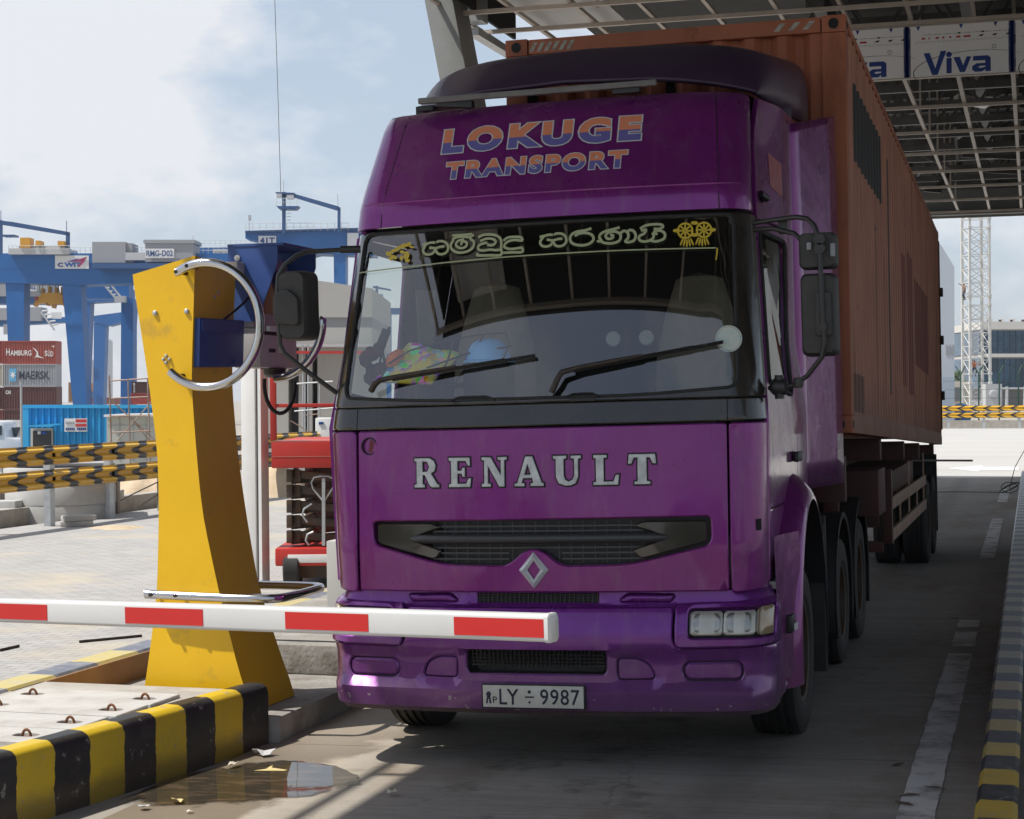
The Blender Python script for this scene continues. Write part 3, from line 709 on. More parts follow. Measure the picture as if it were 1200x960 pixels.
# black band and windscreen surround
m = MB(); panel(m, fillet([(-1.41, 1.892), (1.41, 1.892), (1.405, 2.012), (-1.405, 2.012)], .01), [], CAB, .05, .03, .006)
m.build('scuttle_panel', BAND, truck, smooth=35)
gl = fillet([(-1.175, 2.075), (-.6, 2.043), (.6, 2.043), (1.125, 2.075), (1.085, 3.035), (-1.15, 3.035)], [.07, .2, .2, .07, .08, .08], 7)
for sg in (1, -1): m = MB(); m.tube([offs(CAB, sg * 1.059, z, .0015) for z in (1.895, 1.93, 1.97, 2.008)], .004, 5); m.build('panel_seam', SEAM, truck)
m = MB(); panel(m, fillet([(-1.405, 2.018), (1.405, 2.018), (1.325, 3.045), (-1.325, 3.045)], .02), [inset(gl, -.004)], CAB, .05, .05, .006)
m.build('windscreen_surround', BAND, truck, smooth=35)
m = MB(); panel(m, gl, [], CAB, .06, 0, 0, d0=.012)
ws = m.build('windscreen', GLW, truck, smooth=60)
m = MB(); ring = densify(gl, .04); m.tube([offs(CAB, a, b_, .006) for a, b_ in ring], .011, 6, closed=True); m.build('rubber_seal', RUBBER, ws, smooth=60)
# roof visor
m = MB(); panel(m, fillet([(-1.30, 3.052), (1.30, 3.052), (1.27, 3.27), (1.24, 3.72), (1.20, 3.775), (.80, 3.79), (-.80, 3.79), (-1.20, 3.775), (-1.24, 3.72), (-1.27, 3.27)], .03), [], CAB, .05, .05, .01)
m.build('roof_visor', PUR, truck, smooth=50)
m = MB()
for s in (-1, 1): m.tube([offs(CAB, s * (hw(z) - .165), z, .002) for z in [3.06 + i * .07 for i in range(11)]], .004, 5)
m.build('visor_seam', SEAM, truck)
m = MB(); m.grid(lambda u, z: offs(CAB, u, 3.20 + z * .013, -.006 * math.sin(math.pi * max(0.02, min(.98, z)))), [-1.15 + i * 2.3 / 40 for i in range(41)], [0, .15, .35, .5, .65, .85, 1]); m.build('visor_ridge', PUR, truck, smooth=60)
# roof skin
zc = 3.79
def roofP(u, v):
    a = CAB(u * 1.2, 3.775); b_ = Vector((a.x * 1.07, 2.15, 3.80)); p = a.lerp(b_, v); p.z += .09 * math.sin(min(1, v * 1.3) * math.pi / 2) * (1 - abs(u) ** 3); return p
m = MB(); m.grid(roofP, [-1 + i / 12 for i in range(25)], [i / 10 for i in range(11)]); m.build('roof', PURD, truck, smooth=60)
# cab sides with door and window openings
def side(sg):
    def P(y, z):
        h = hw(z) + (dR(z) if sg > 0 else dL(z)) + .004; k = max(0, min(1, (y - .95) / .8)); k = k * k * (3 - 2 * k); return Vector((sg * (h + k * max(0, 1.205 - h)), y, z))
    return P
YB = 2.15
for sg in (1, -1):
    P = side(sg)
    win = fillet([(.60, 2.10), (1.50, 2.02), (1.62, 2.95), (.86, 2.97)], [.05, .06, .08, .08])
    door = [(.47, 1.40), (.45, 1.92), (.62, 2.35), (.80, 3.03), (1.68, 3.03), (1.66, 1.20), (1.5, 1.32), (1.2, 1.40)]
    outer = [(.40, 1.02), (.62, 1.02), (.78, 1.22), (1.10, 1.43), (1.5, 1.42), (1.9, 1.22), (YB, 1.1), (YB, 3.78), (1.22, 3.77), (.98, 3.45), (.86, 3.06), (.60, 2.3), (.42, 1.9)]
    m = MB(); panel(m, outer, [inset(door, -.006)], P, .08, .03, .006); m.build('side_panel', PUR, truck, smooth=35)
    m = MB(); panel(m, door, [win], P, .07, .03, .008)
    dr = m.build('door', PUR, truck, smooth=35)
    m = MB(); panel(m, inset(win, -.002), [], P, .2, 0, 0, d0=.012); m.build('window_glass', GLS, dr)
    m = MB(); m.tube([offs(P, a, b_, -.002 * sg) for a, b_ in densify(win, .08)], .014, 6, closed=True); m.build('window_seal', RUBBER, dr, smooth=60)
    m = MB(); m.box(sg * 1.256 - .012, sg * 1.256 + .02, 1.42, 1.62, 1.62, 1.68); m.build('door_handle', BLACK, dr, bevel=.008)
    # wheel-arch flare and lower step box
    m = MB(); yw, zw = 1.43, .50
    def arch(a, v):
        rr = .62 + .10 * v; return Vector((sg * (1.352 - .10 * v * v), yw + rr * 1.02 * math.cos(a), zw + .02 + rr * 1.42 * math.sin(a)))
    m.grid(arch, [R(-8 + i * 196 / 28) for i in range(29)], [-.02, 0, .15, .4, .7, 1.0, 1.25])
    m.build('wheel_arch', PUR, truck, smooth=60, recalc=False); m = MB()
    m.grid(lambda a, v: Vector((sg * (1.350 - .36 * v), yw + .62 * 1.02 * math.cos(a) - .0, zw + .02 + .62 * 1.42 * math.sin(a))), [R(-8 + i * 196 / 28) for i in range(29)], [0, .03, .5, 1])
    m.build('arch_liner', BLACK, truck, smooth=60, recalc=False)
    m = MB(); m.box(sg * 1.22 - .12, sg * 1.22 + .12, 2.02, 2.10, .28, 1.2); m.build('arch_flap', RUBBER, truck, bevel=.01)
    m = MB(); m.box(sg * 1.22 - .012, sg * 1.22 + .03, .50, .80, .96, 1.0); m.build('side_reflector', WHITE, truck)
# rear wall and inner cab lining
m = MB(); m.box(-1.2, 1.2, YB - .02, YB, 1.1, 3.85); m.build('rear_wall', PURD, truck)
m = MB(); m.box(-1.17, 1.17, YB - .10, YB - .06, 1.4, 3.1); m.box(-1.1, 1.1, .72, YB - .06, 3.06, 3.08); m.box(-1.21, 1.21, .25, YB - .1, 1.30, 1.36)
m.box(-1.2, -1.14, 1.66, YB - .1, 1.4, 3.05); m.box(1.14, 1.2, 1.66, YB - .1, 1.4, 3.05)
m.build('cab_lining', INTD, truck)
m = MB()
m.prism([(.20, 1.40), (.205, 2.0), (.30, 2.03), (.62, 2.05), (.72, 1.98), (.74, 1.4)], lambda a, b_, d: Vector((d, a, b_)), -1.0, 1.0)
m.build('dashboard', INT, truck, bevel=.02)
# seats
SEATC = mat('seat_cover_beige', (0.22, 0.19, 0.15), 0.95, var=(0.16, 0.14, 0.11), vscale=6, bump=0.3, bscale=12)
for sx in (.68, -.62):
    m = MB()
    def back(u, v):
        wv = .27 * (1 - .45 * max(0, v - .45) ** 1.5 / .4) if v > .45 else .27
        return Vector((sx + wv * math.sin(u) , 1.42 + .16 * v - .10 * math.cos(u), 1.75 + 1.0 * v))
    m.grid(back, [i * 2 * math.pi / 24 for i in range(25)], [i / 12 for i in range(12)] + [.96, .985, 1.0])
    m.lathe([(0.0, 0.06), (.12, .03), (.125, 0)], (sx, 1.58, 2.73), 'z', 24)
    st = m.build('seat', SEATC, truck, smooth=60)
    m = MB(); m.box(sx - .26, sx + .26, .95, 1.45, 1.6, 1.78); m.build('seat_cushion', SEATC, st, bevel=.05)
# steering wheel on the left of the picture
m = MB(); cx_, cy_, cz_ = -.62, .80, 2.06
m.tube([Vector((cx_ + .22 * math.cos(a), cy_ + .22 * math.sin(a) * .45, cz_ + .22 * math.sin(a) * .35)) for a in [i * math.pi / 14 for i in range(28)]], .016, 8, closed=True)
m.bar((cx_ - .2, cy_, cz_), (cx_ + .2, cy_, cz_), .03, .02); m.bar((cx_, cy_, cz_), (cx_, cy_ - .1, cz_ - .25), .05, .05); m.build('steering_wheel', INTD, truck, smooth=50)
# two small white discs on rear wall
m = MB()
for px_ in (613, 645): m.lathe([(0, -.008), (.045, -.006), (.05, .0)], (.02 if px_ == 613 else .24, YB - .105, 2.42), 'y', 20)
build_each(m, 'white_disc', mat('milky_white', (0.8, 0.8, 0.78), 0.4), truck, smooth=40)

# bumper, ledge and lamps
hwb = lerp_tab([(.34, 1.255), (.38, 1.268), (.9, 1.272), (.95, 1.24), (1.0, 1.225)])
ycb = lerp_tab([(.33, .045), (.345, .02), (.36, .008), (.40, .0), (.458, -.004), (.474, .028), (.51, .034), (.66, .030), (.685, .0), (.79, .004), (.86, .035), (.905, .062), (.915, .10), (1.0, .11)])
BMP = wrap(hwb, ycb, 0.09, 0.20, 0.28)
SB = 1.072 + BMP.L + .28
lowg = fillet([(-.393, .545), (.393, .545), (.393, .672), (-.393, .672)], .03)
fogs = [rrect(a, b_, .510, .618, .05) for a, b_ in ((.80, 1.13), (-1.13, -.80))]
accs = [fillet([(.45, .515), (.66, .52), (.63, .60), (.57, .635), (.45, .635)], .03), fillet([(-.45, .515), (-.66, .52), (-.63, .60), (-.57, .635), (-.45, .635)], .03)]
m = MB(); panel(m, fillet([(-SB, .375), (-1.3, .345), (1.3, .345), (SB, .375), (SB, .70), (1.45, .685), (.80, .675), (.755, .72), (.755, .905), (-.755, .905), (-.755, .72), (-.80, .675), (-1.45, .685), (-SB, .70)], [.03, .1, .1, .03, .02, 0, .05, .05, .03, .03, .05, .05, 0, .02]), [lowg] + fogs + accs, BMP, .045, .05, .008)
bump = m.build('bumper', PURB, truck, smooth=35)
m = MB()
for f in fogs: panel(m, inset(f, .007), [], BMP, .05, .03, .012, d0=.004)
build_each(m, 'fog_lamp_cover', PURB, bump, smooth=35)
m = MB()
for f in accs: panel(m, inset(f, .005), [], BMP, .05, .03, .006, d0=.006)
build_each(m, 'towing_eye_cover', PURB, bump, smooth=35)
m = MB()
for f in fogs + accs: panel(m, inset(f, -.01), [], BMP, .06, 0, 0, d0=.03)
panel(m, inset(lowg, -.01), [], BMP, .08, 0, 0, d0=.09)
n_ = len(lowg); m.add([offs(BMP, a, b_, .01) for a, b_ in lowg] + [offs(BMP, a * .93, .552 + (b_ - .552) * .85, .09) for a, b_ in lowg], [[i, n_ + i, n_ + (i + 1) % n_, (i + 1) % n_] for i in range(n_)])
m.build('bumper_backing', BLACK, bump)
m = MB()
for i in range(31): x = -.37 + i * .74 / 30; m.bar(offs(BMP, x, .575, .05), offs(BMP, x, .668, .05), .007, .007)
for z in (.585, .604, .623, .642, .661): m.bar(offs(BMP, -.38, z, .045), offs(BMP, .38, z, .045), .006, .008)
m.build('bumper_mesh', BLACK, bump)
m = MB(); panel(m, [(-SB + .1, .322), (SB - .1, .322), (SB - .1, .352), (-SB + .1, .352)], [], BMP, .08, .03, .004, d0=.012); m.build('bumper_lip', mat('dirty_lip', (.07, .035, .07), .7, var=(.11, .08, .07), vscale=9), bump, smooth=40)
# ledge above the bumper with its slot
slot = rrect(-.345, .345, .925, .978, .012)
scal = [fillet([(.45, .93), (.74, .925), (.76, .968), (.50, .975)], .025), fillet([(-.45, .93), (-.74, .925), (-.76, .968), (-.50, .975)], .025)]
m = MB(); panel(m, [(-1.42, .908), (1.42, .908), (1.42, .99), (-1.42, .99)], [slot] + scal, BMP, .06, .04, .006)
led = m.build('bumper_ledge', PURB, truck, smooth=35)
m = MB()
for s_ in scal: panel(m, inset(s_, .004), [], BMP, .05, .02, .012, d0=-.010)
build_each(m, 'step_pad', PURB, led, smooth=40)
m = MB(); panel(m, inset(slot, -.01), [], BMP, .1, 0, 0, d0=.035)
for i in range(27): x = -.335 + i * .67 / 26; m.bar(offs(BMP, x, .926, .012), offs(BMP, x, .977, .012), .006, .006)
for z in (.938, .952, .966): m.bar(offs(BMP, -.34, z, .010), offs(BMP, .34, z, .010), .005, .006)
m.build('slot_mesh', BLACK, led)
LENS = glass('lamp_lens', (0.93, 0.93, 0.90), 1.5, 1.6)
REFL = mat('lamp_reflector', (0.68, 0.66, 0.61), 0.35, 0.35, var=(0.55, 0.52, 0.45), vscale=6)
AMB = mat('indicator_lens', (0.36, 0.31, 0.22), 0.2, 0.1, coat=1.0, var=(0.36, 0.24, 0.12), vscale=10)
for sg in (1, -1):
    f2 = lambda pl_: [(sg * a, b_) for a, b_ in pl_]
    lamp = f2(fillet([(.835, .742), (1.372, .742), (1.385, .905), (.835, .895)], .03))
    m = MB(); panel(m, f2(fillet([(.768, .692), (1.50, .70), (1.47, .85), (1.42, .938), (1.0, .925), (.768, .916)], .03)), [lamp], BMP, .045, .05, .008, d0=-.014)
    hs = m.build('headlight_housing', PURB, truck, smooth=35)
    hl = empty('headlight', (0, 0, 0), None, None); hl.parent = truck
    m = MB(); panel(m, inset(lamp, -.006), [], BMP, .08, 0, 0, d0=.03); m.build('lamp_backing', SEAM, hl)
    m = MB()
    for a, b_ in ((.848, 1.016), (1.022, 1.228)): panel(m, f2(rrect(a, b_, .755, .888, .02)), [], BMP, .03, .012, .006, d0=.012)
    build_each(m, 'reflector', REFL, hl, smooth=40)
    m = MB()
    for a, b_ in ((.862, 1.004), (1.034, 1.19)): panel(m, f2(fillet([(a, .766), (b_, .766), (b_, .877), (a, .877)], .045)), [], lambda q, z: BMP(q, z) + Vector((0, .012 * (1 - ((abs(q) - (a + b_) / 2) / .08) ** 2), 0)), .02, .006, .004, d0=.004)
    build_each(m, 'lamp_bowl', mat('lamp_bowl_grey', (.5, .5, .48), .3, .85, var=(.35, .34, .31), vscale=30), hl, smooth=50)
    m = MB(); panel(m, f2(rrect(.842, 1.235, .750, .893, .02)), [], BMP, .05, 0, .004, d0=-.006); m.build('lens', LENS, hl, smooth=50)
    m = MB(); panel(m, f2(rrect(1.245, 1.372, .750, .897, .015)), [], BMP, .03, .03, .006, d0=-.006); m.build('indicator_lens', AMB, hl, smooth=40)
    m = MB(); m.box(sg * 1.305 - .03, sg * 1.305 + .012, .62, .92, .70, .80); m.build('side_marker', BLACK, truck, bevel=.01)
    m = MB(); m.box(sg * 1.325 - .004, sg * 1.325 + .004, .66, .90, .712, .752); m.build('side_reflector', WHITE, truck)
    # step well and lower skirt behind the bumper corner
    m = MB(); m.grid(lambda y, z: Vector((sg * (1.255 + .085 * max(0, (y - .46) / .42) ** 1.2 - .02 * max(0, z - 1.0)), y, z)), [.46, .53, .6, .68, .75, .82, .875], [.45, .6, .698, .702, .85, .948, .952, 1.1, 1.25])
    m.add([(sg * 1.337, .875, .45), (sg * 1.337, .875, 1.1), (sg * 1.15, .875, 1.1), (sg * 1.15, .875, .45)], [(0, 1, 2, 3)])
    m.build('skirt_panel', PUR, truck)
    m = MB(); m.box(sg * 1.12, sg * 1.268, .62, .93, .40, .425) if sg > 0 else m.box(-1.268, -1.12, .62, .93, .40, .425); m.build('step', GALV, truck, bevel=.005)
# number plate
PLW = mat('number_plate_white', (0.62, 0.60, 0.54), 0.45, var=(0.5, 0.47, 0.40), vscale=14); INK = mat('plate_ink', (0.012, 0.016, 0.035), 0.5)
m = MB(); m.box(-.297, .285, -.012, .004, .362, .497); pf = m.build('plate_holder', BLACK, truck, bevel=.004)
m = MB(); m.box(-.288, .276, -.018, -.0125, .370, .489); plt = m.build('number_plate', PLW, pf, bevel=.003)
m = MB(); fp = lambda a, b_, l: Vector((a, -.0185 - l, b_))
put_text(m, 'LY', fp, -.195, -.085, .385, .470, off=.012); put_text(m, '9987', fp, .035, .255, .387, .472, off=.012, space=1.1); put_text(m, 'P', fp, -.232, -.208, .392, .428, off=.01)
m.prism([(-.05, .424), (0, .424), (0, .432), (-.05, .432)], lambda a, b_, d: fp(a, b_, d), 0, .001)
for zz, r_ in ((.456, .010), (.400, .007)): m.prism([(-.025 + r_ * math.cos(i * .7854), zz + r_ * math.sin(i * .7854)) for i in range(8)], lambda a, b_, d: fp(a, b_, d), 0, .001)
m.prism([(-.272, .39), (-.265, .43), (-.27, .44), (-.262, .455), (-.247, .455), (-.240, .44), (-.246, .43), (-.240, .39), (-.250, .39), (-.253, .415), (-.259, .415), (-.262, .39)], lambda a, b_, d: fp(a, b_, d), 0, .001)
m.build('plate_lettering', INK, plt)
# maker's lettering and diamond emblem
LET = mat('raised_letter_silver', (0.66, 0.67, 0.66), 0.4, 0.45, var=(0.36, 0.37, 0.37), vscale=14)
GL = {'R': ([(0,0),(.42,0),(.42,.1),(.33,.12),(.33,.42),(.42,.42),(.62,.06),(.72,0),(1,0),(1,.1),(.93,.12),(.68,.47),(.82,.56),(.86,.74),(.8,.9),(.62,1),(0,1),(0,.9),(.09,.88),(.09,.12),(0,.1)], [[(.33,.53),(.52,.55),(.6,.7),(.52,.87),(.33,.88)]]),
'E': ([(0,0),(.93,0),(.97,.3),(.86,.3),(.76,.12),(.38,.12),(.38,.45),(.56,.45),(.6,.34),(.7,.34),(.7,.66),(.6,.66),(.56,.56),(.38,.56),(.38,.88),(.74,.88),(.84,.72),(.93,.72),(.91,1),(0,1),(0,.9),(.1,.88),(.1,.12),(0,.1)], []),
'N': ([(0,0),(.36,0),(.36,.1),(.25,.12),(.25,.70),(.70,0),(.9,0),(.9,.88),(1,.9),(1,1),(.64,1),(.64,.9),(.76,.88),(.76,.40),(.36,1),(0,1),(0,.9),(.1,.88),(.1,.12),(0,.1)], []),
'A': ([(0,0),(.34,0),(.34,.1),(.25,.12),(.3,.27),(.6,.27),(.64,.12),(.55,.1),(.55,0),(1,0),(1,.1),(.93,.12),(.62,1),(.38,1),(.1,.12),(0,.1)], [[(.345,.39),(.56,.39),(.452,.74)]]),
'U': ([(0,1),(0,.9),(.1,.88),(.1,.3),(.2,.08),(.42,0),(.62,0),(.82,.08),(.9,.3),(.9,.88),(1,.9),(1,1),(.64,1),(.64,.9),(.76,.88),(.76,.34),(.7,.2),(.56,.14),(.44,.2),(.38,.34),(.38,.88),(.48,.9),(.48,1)], []),
'L': ([(0,0),(.95,0),(1,.34),(.88,.34),(.78,.12),(.4,.12),(.4,.88),(.52,.9),(.52,1),(0,1),(0,.9),(.1,.88),(.1,.12),(0,.1)], []),
'T': ([(.22,0),(.78,0),(.78,.1),(.66,.12),(.66,.88),(.78,.88),(.88,.68),(1,.68),(.97,1),(.03,1),(0,.68),(.12,.68),(.22,.88),(.34,.88),(.34,.12),(.22,.1)], [])}
m = MB(); m2 = MB()
for ch, p0, p1 in (('R', 484, 515), ('E', 527, 555), ('N', 567, 597), ('A', 606, 640), ('U', 651, 683), ('L', 697, 726), ('T', 736, 767)):
    xa, xb = [-.69 + (p - 484) * .004838 for p in (p0, p1)]
    T = lambda pl_: [(xa + a * (xb - xa), 1.562 + b_ * .163) for a, b_ in pl_]
    o_, h_ = GL[ch]; o_ = T(o_); h_ = [T(q) for q in h_]
    if area(o_) < 0: o_ = o_[::-1]
    panel(m, o_, h_, CAB, .05, .010, .003, d0=-.010); panel(m2, inset(o_, -.0075), [inset(q, .0075) for q in h_], CAB, .05, .004, 0, d0=-.003)
m.build('brand_lettering', LET, hood, smooth=30); m2.build('lettering_edge', SEAM, hood)
m = MB(); oy = CAB(0, 1.11).y - .004
o4 = [(0, 1.205), (.083, 1.108), (0, 1.008), (-.083, 1.108)]; i4 = [(0, 1.158), (.036, 1.108), (0, 1.056), (-.036, 1.108)]
mid = [((a[0] + b_[0]) / 2 - .0, (a[1] + b_[1]) / 2) for a, b_ in zip(o4, i4)]
for k in range(4):
    k2 = (k + 1) % 4; V3 = lambda p, y: Vector((p[0], oy - y, p[1]))
    m.add([V3(o4[k], .006), V3(o4[k2], .006), V3(mid[k2], .022), V3(mid[k], .022), V3(i4[k2], .004), V3(i4[k], .004), V3(o4[k], -.01), V3(o4[k2], -.01)], [(0, 1, 2, 3), (3, 2, 4, 5), (6, 7, 1, 0)])
m.build('emblem', mat('emblem_silver', (.80, .80, .81), .3, .45), hood)
# blank round cap with torn red sticker, upper corner of the front panel
m = MB(); c_ = CAB(-.975, 1.797); m.lathe([(.050, .004), (.050, -.006), (.043, -.008), (.043, .004)], c_, 'y', 28); m.build('sensor_ring', SEAM, hood, smooth=30)
m = MB(); m.prism([(c_.x + .036 * math.cos(R(a)), c_.z + .036 * math.sin(R(a))) for a in range(-100, 95, 15)], lambda a, b_, d: Vector((a, c_.y - .003 - d, b_)), 0, .002); m.build('sticker_remnant', mat('red_brown_sticker', (0.16, 0.02, 0.03), 0.6), hood)
# banner lettering on the roof visor
def twotone(name, z0):
    M, t, b, oc = newmat(name)
    s = math_(t, 'GREATER_THAN', xyz(t, oc)[2], z0); c = mixc(t, s, (0.13, 0.115, 0.33), (0.68, 0.23, 0.115))
    c = mixc(t, math_(t, 'MULTIPLY', maprange(t, noise(t, oc, 30, 4), .62, .7), .4), c, (0.1, 0.07, 0.1)); t.links.new(c, b.inputs['Base Color']); b.inputs['Roughness'].default_value = .5
    return M
WOUT = mat('decal_outline_white', (0.55, 0.54, 0.55), 0.5)
fv = lambda a, b_, l: offs(CAB, a, b_, -.004 - l)
m = MB(); put_text(m, 'LOKUGE', fv, -.665, .53, 3.486, 3.642, off=.058, shear=-.02, space=1.34, extra=.034); m.build('banner_lettering', [twotone('decal_two_tone_upper', 3.558), WOUT], truck)
m = MB(); put_text(m, 'TRANSPORT', fv, -.615, .465, 3.322, 3.430, off=.044, shear=-.02, space=1.24, extra=.038); m.build('banner_lettering', [twotone('decal_two_tone_lower', 3.378), WOUT], truck)
# windscreen script, rule and flower emblems, traced on the glass
_M3 = Euler((0, TROLL, 0)).to_matrix()
def onsurf(px, py, P):
    v = _M3.transposed() @ ray(px, py); c = _M3.transposed() @ (EYE - TO); y = .3
    for _ in range(12):
        p = c + v * ((y - c.y) / v.y); y = P(p.x, p.z).y
    return (p.x, p.z)
def TW(p): return TO + _M3 @ Vector(p)
def smooth2(pts, k=5):
    o = []; n = len(pts)
    for i in range(n - 1):
        p0, p1, p2, p3 = [Vector(pts[max(0, min(n - 1, j))]) for j in (i - 1, i, i + 1, i + 2)]
        for q in range(k):
            t_ = q / k; o.append(0.5 * ((2 * p1) + (p2 - p0) * t_ + (2 * p0 - 5 * p1 + 4 * p2 - p3) * t_ ** 2 + (3 * p1 - p0 - 3 * p2 + p3) * t_ ** 3))
    o.append(Vector(pts[-1])); return o
_rl = [0.0]
def ribbon(mb, pts, wd, P, k=5, mi=0):
    sp = smooth2(pts, k) if k else [Vector(p) for p in pts]; b = len(mb.v)
    for i, p in enumerate(sp):
        tq = (sp[min(i + 1, len(sp) - 1)] - sp[max(i - 1, 0)]).normalized(); nn = Vector((-tq.y, tq.x)) * wd / 2
        _rl[0] += 3e-6
        for s_ in (1, -1): mb.v.append(tuple(offs(P, p.x + nn.x * s_, p.y + nn.y * s_, -.003 - _rl[0])))
    for i in range(len(sp) - 1): mb.f.append([b + 2 * i, b + 2 * i + 1, b + 2 * i + 3, b + 2 * i + 2]); mb.m.append(mi)
sa = [[(92, 134), (120, 127), (104, 150), (95, 172), (106, 194), (132, 202), (162, 194), (182, 172), (198, 193), (225, 200), (255, 190), (272, 163), (266, 130), (243, 111), (208, 108), (188, 118)], [(122, 127), (150, 118), (182, 118)], [(140, 152), (182, 158), (215, 148), (246, 146)]]
C5 = sa + [[(x * 1.04 + 820, y * .98 - 52) for x, y in q] for q in sa]
C5 += [[(300, 96), (335, 80), (380, 76), (425, 80), (452, 62)], [(302, 68), (340, 66), (400, 62), (440, 57)], [(312, 100), (292, 130), (296, 160), (325, 184), (370, 188), (420, 174), (450, 145), (452, 112), (425, 90)], [(385, 96), (345, 105), (328, 128), (338, 148), (365, 158), (396, 146), (404, 122), (385, 110), (366, 118), (368, 134)],
       [(484, 82), (520, 64), (580, 62), (625, 76), (645, 105), (645, 160), (643, 205), (560, 208), (480, 208), (482, 192)], [(498, 108), (545, 90), (592, 95), (606, 118), (580, 138), (548, 132)], [(548, 118), (502, 130), (482, 150), (492, 170), (525, 174), (570, 168), (605, 172), (640, 168)],
       [(662, 106), (690, 84), (740, 78), (785, 82), (792, 104), (745, 100), (700, 108), (672, 130), (672, 152), (710, 164), (760, 158), (790, 156), (793, 184), (725, 187), (660, 190)]]
C6 = [[(345, 72), (302, 85), (255, 92), (220, 110), (208, 140), (226, 168), (275, 180), (326, 172), (357, 145), (350, 116), (315, 101), (270, 104), (238, 120)],
      [(380, 154), (408, 150), (396, 130), (406, 106), (440, 88), (482, 78), (525, 65)], [(400, 146), (422, 162), (465, 168), (510, 158), (531, 135), (526, 106), (492, 92), (452, 100), (436, 120), (450, 138), (478, 134), (482, 117), (464, 113)], [(526, 106), (552, 88), (577, 100), (580, 130), (562, 154), (584, 160), (615, 150), (628, 120), (615, 90), (590, 82), (576, 97)],
      [(655, 74), (692, 54), (740, 46), (790, 48), (800, 64), (772, 76), (742, 74)], [(662, 88), (692, 80), (682, 104), (652, 122), (652, 146), (682, 156), (720, 148), (742, 126), (736, 100)], [(720, 148), (760, 155), (804, 140), (815, 115), (800, 92), (762, 86), (742, 102), (768, 107)]]
SCRIPT, t, b, oc = newmat('script_decal'); c = mixc(t, noise(t, oc, 6, 4), (0.32, 0.36, 0.16), (0.45, 0.48, 0.30)); t.links.new(c, b.inputs['Base Color']); b.inputs['Roughness'].default_value = .45
m = MB()
for st in C5: ribbon(m, [onsurf(480 + x / 6, 265 + y / 6, CAB) for x, y in st], .0145, CAB)
for st in C6: ribbon(m, [onsurf(630 + x / 5.4545, 255 + y / 5.4545, CAB) for x, y in st], .0150, CAB)
ribbon(m, [onsurf(x, y, CAB) for x, y in ((416, 321), (480, 313), (560, 304.5), (640, 298.5), (740, 293.5), (839, 291))], .0075, CAB)
m.build('windscreen_lettering', SCRIPT, ws)
m = MB(); YD = mat('yellow_decal', (0.58, 0.42, 0.03), 0.45)
ribbon(m, [onsurf(x, y, CAB) for x, y in ((841, 291), (840.5, 298), (839, 305))], .009, CAB); m.build('decal_end_stroke', YD, ws); m = MB()
def blob(cx_, cy_, rx_, ry_, rot=0, n=10):
    pl_ = []
    for i in range(n):
        a = 2 * math.pi * i / n; x = rx_ * math.cos(a); y = ry_ * math.sin(a); pl_.append(onsurf(cx_ + x * math.cos(rot) - y * math.sin(rot), cy_ + x * math.sin(rot) + y * math.cos(rot), CAB))
    _rl[0] += 4e-5; m.add([offs(CAB, a, b_, -.003 - _rl[0]) for a, b_ in pl_], [list(range(n))])
for cx_, cy_ in ((803, 271), (825, 270)):
    ribbon(m, [onsurf(cx_ + 8.5 * math.cos(i * .4488), cy_ + 8.5 * math.sin(i * .4488), CAB) for i in range(15)], .011, CAB)
    for i in range(8): blob(cx_ + 4.5 * math.cos(i * .785), cy_ + 4.5 * math.sin(i * .785), 4, 1.1, i * .785)
    for i in range(5): blob(cx_ - 6 + i * 3.0 + (2 if cx_ < 814 else -2), cy_ + 13 + (2 - abs(i - 2)) * .8, 1.1, 5, (i - 2) * -.2)
for a in ((793, 271), (835, 270), (814, 262), (814, 276)): blob(*a, 4.5, 2.2)
m.build('flower_emblem', YD, ws); m = MB()
for q in ((456, 298, 3.6, 2.6, .5), (461, 295, 4, 2, -.6), (467, 292, 5, 2.2, -.7), (473, 289, 4.5, 2.6, -.4), (479, 287, 4, 2.2, -.5), (483, 290, 3, 1.4, .2), (462, 302, 4.5, 2.4, .3), (458, 304, 3, 1.6, .8), (472, 296, 3, 2, .2), (477, 300, 3.4, 5, .3), (471, 303, 2, 3, .1), (478, 306, 3, 2, 0)): blob(*q)
m.build('flower_emblem', YD, ws)
m = MB(); c_ = onsurf(856, 397, CAB); p = CAB(*c_)
m.lathe([(.064, .0), (.064, -.003), (.054, -.0035), (0, -.0035)], (p.x, p.y - .004, p.z), 'y', 28); m.lathe([(.066, .0005), (.0725, .0005), (.0725, -.004), (.066, -.004)], (p.x, p.y - .004, p.z), 'y', 28)
stk = mat('permit_sticker', (0.42, 0.52, 0.50), 0.5, var=(0.55, 0.58, 0.50), vscale=40); m.build('permit_disc', stk, ws, smooth=20)
# wipers
def wiper(b0, tip, elbow):
    m = MB(); pb, pe, pt = onsurf(*b0, CAB), onsurf(*elbow, CAB), onsurf(*tip, CAB)
    pts = [offs(CAB, *pb, -.03)] + [offs(CAB, *Vector(pb).lerp(Vector(pe), k), -.055) for k in (.5, .9)] + [offs(CAB, *Vector(pe).lerp(Vector(pt), k), -.05) for k in (.1, .3, .5)]
    m.tube(pts, [.018, .018, .017, .014, .012, .008], 8)
    o = m.build('wiper', mat('wiper_black', (0.015, 0.014, 0.013), 0.5, var=(0.06, 0.035, 0.02), vscale=20), truck, smooth=50)
    m = MB(); a, b_ = Vector(pe).lerp(Vector(pt), .06), Vector(pt)
    bl = [offs(CAB, *a.lerp(b_, i / 10), -.016) for i in range(11)]; m.tube(bl, .011, 6)
    for i in range(2, 10): q = offs(CAB, *a.lerp(b_, i / 10.5), -.034); m.bar(bl[i], q, .012, .012)
    m.tube([offs(CAB, *a.lerp(b_, .15 + i * .13), -.036) for i in range(6)], .007, 6); m.build('wiper_blade', BLACK, o, smooth=50)
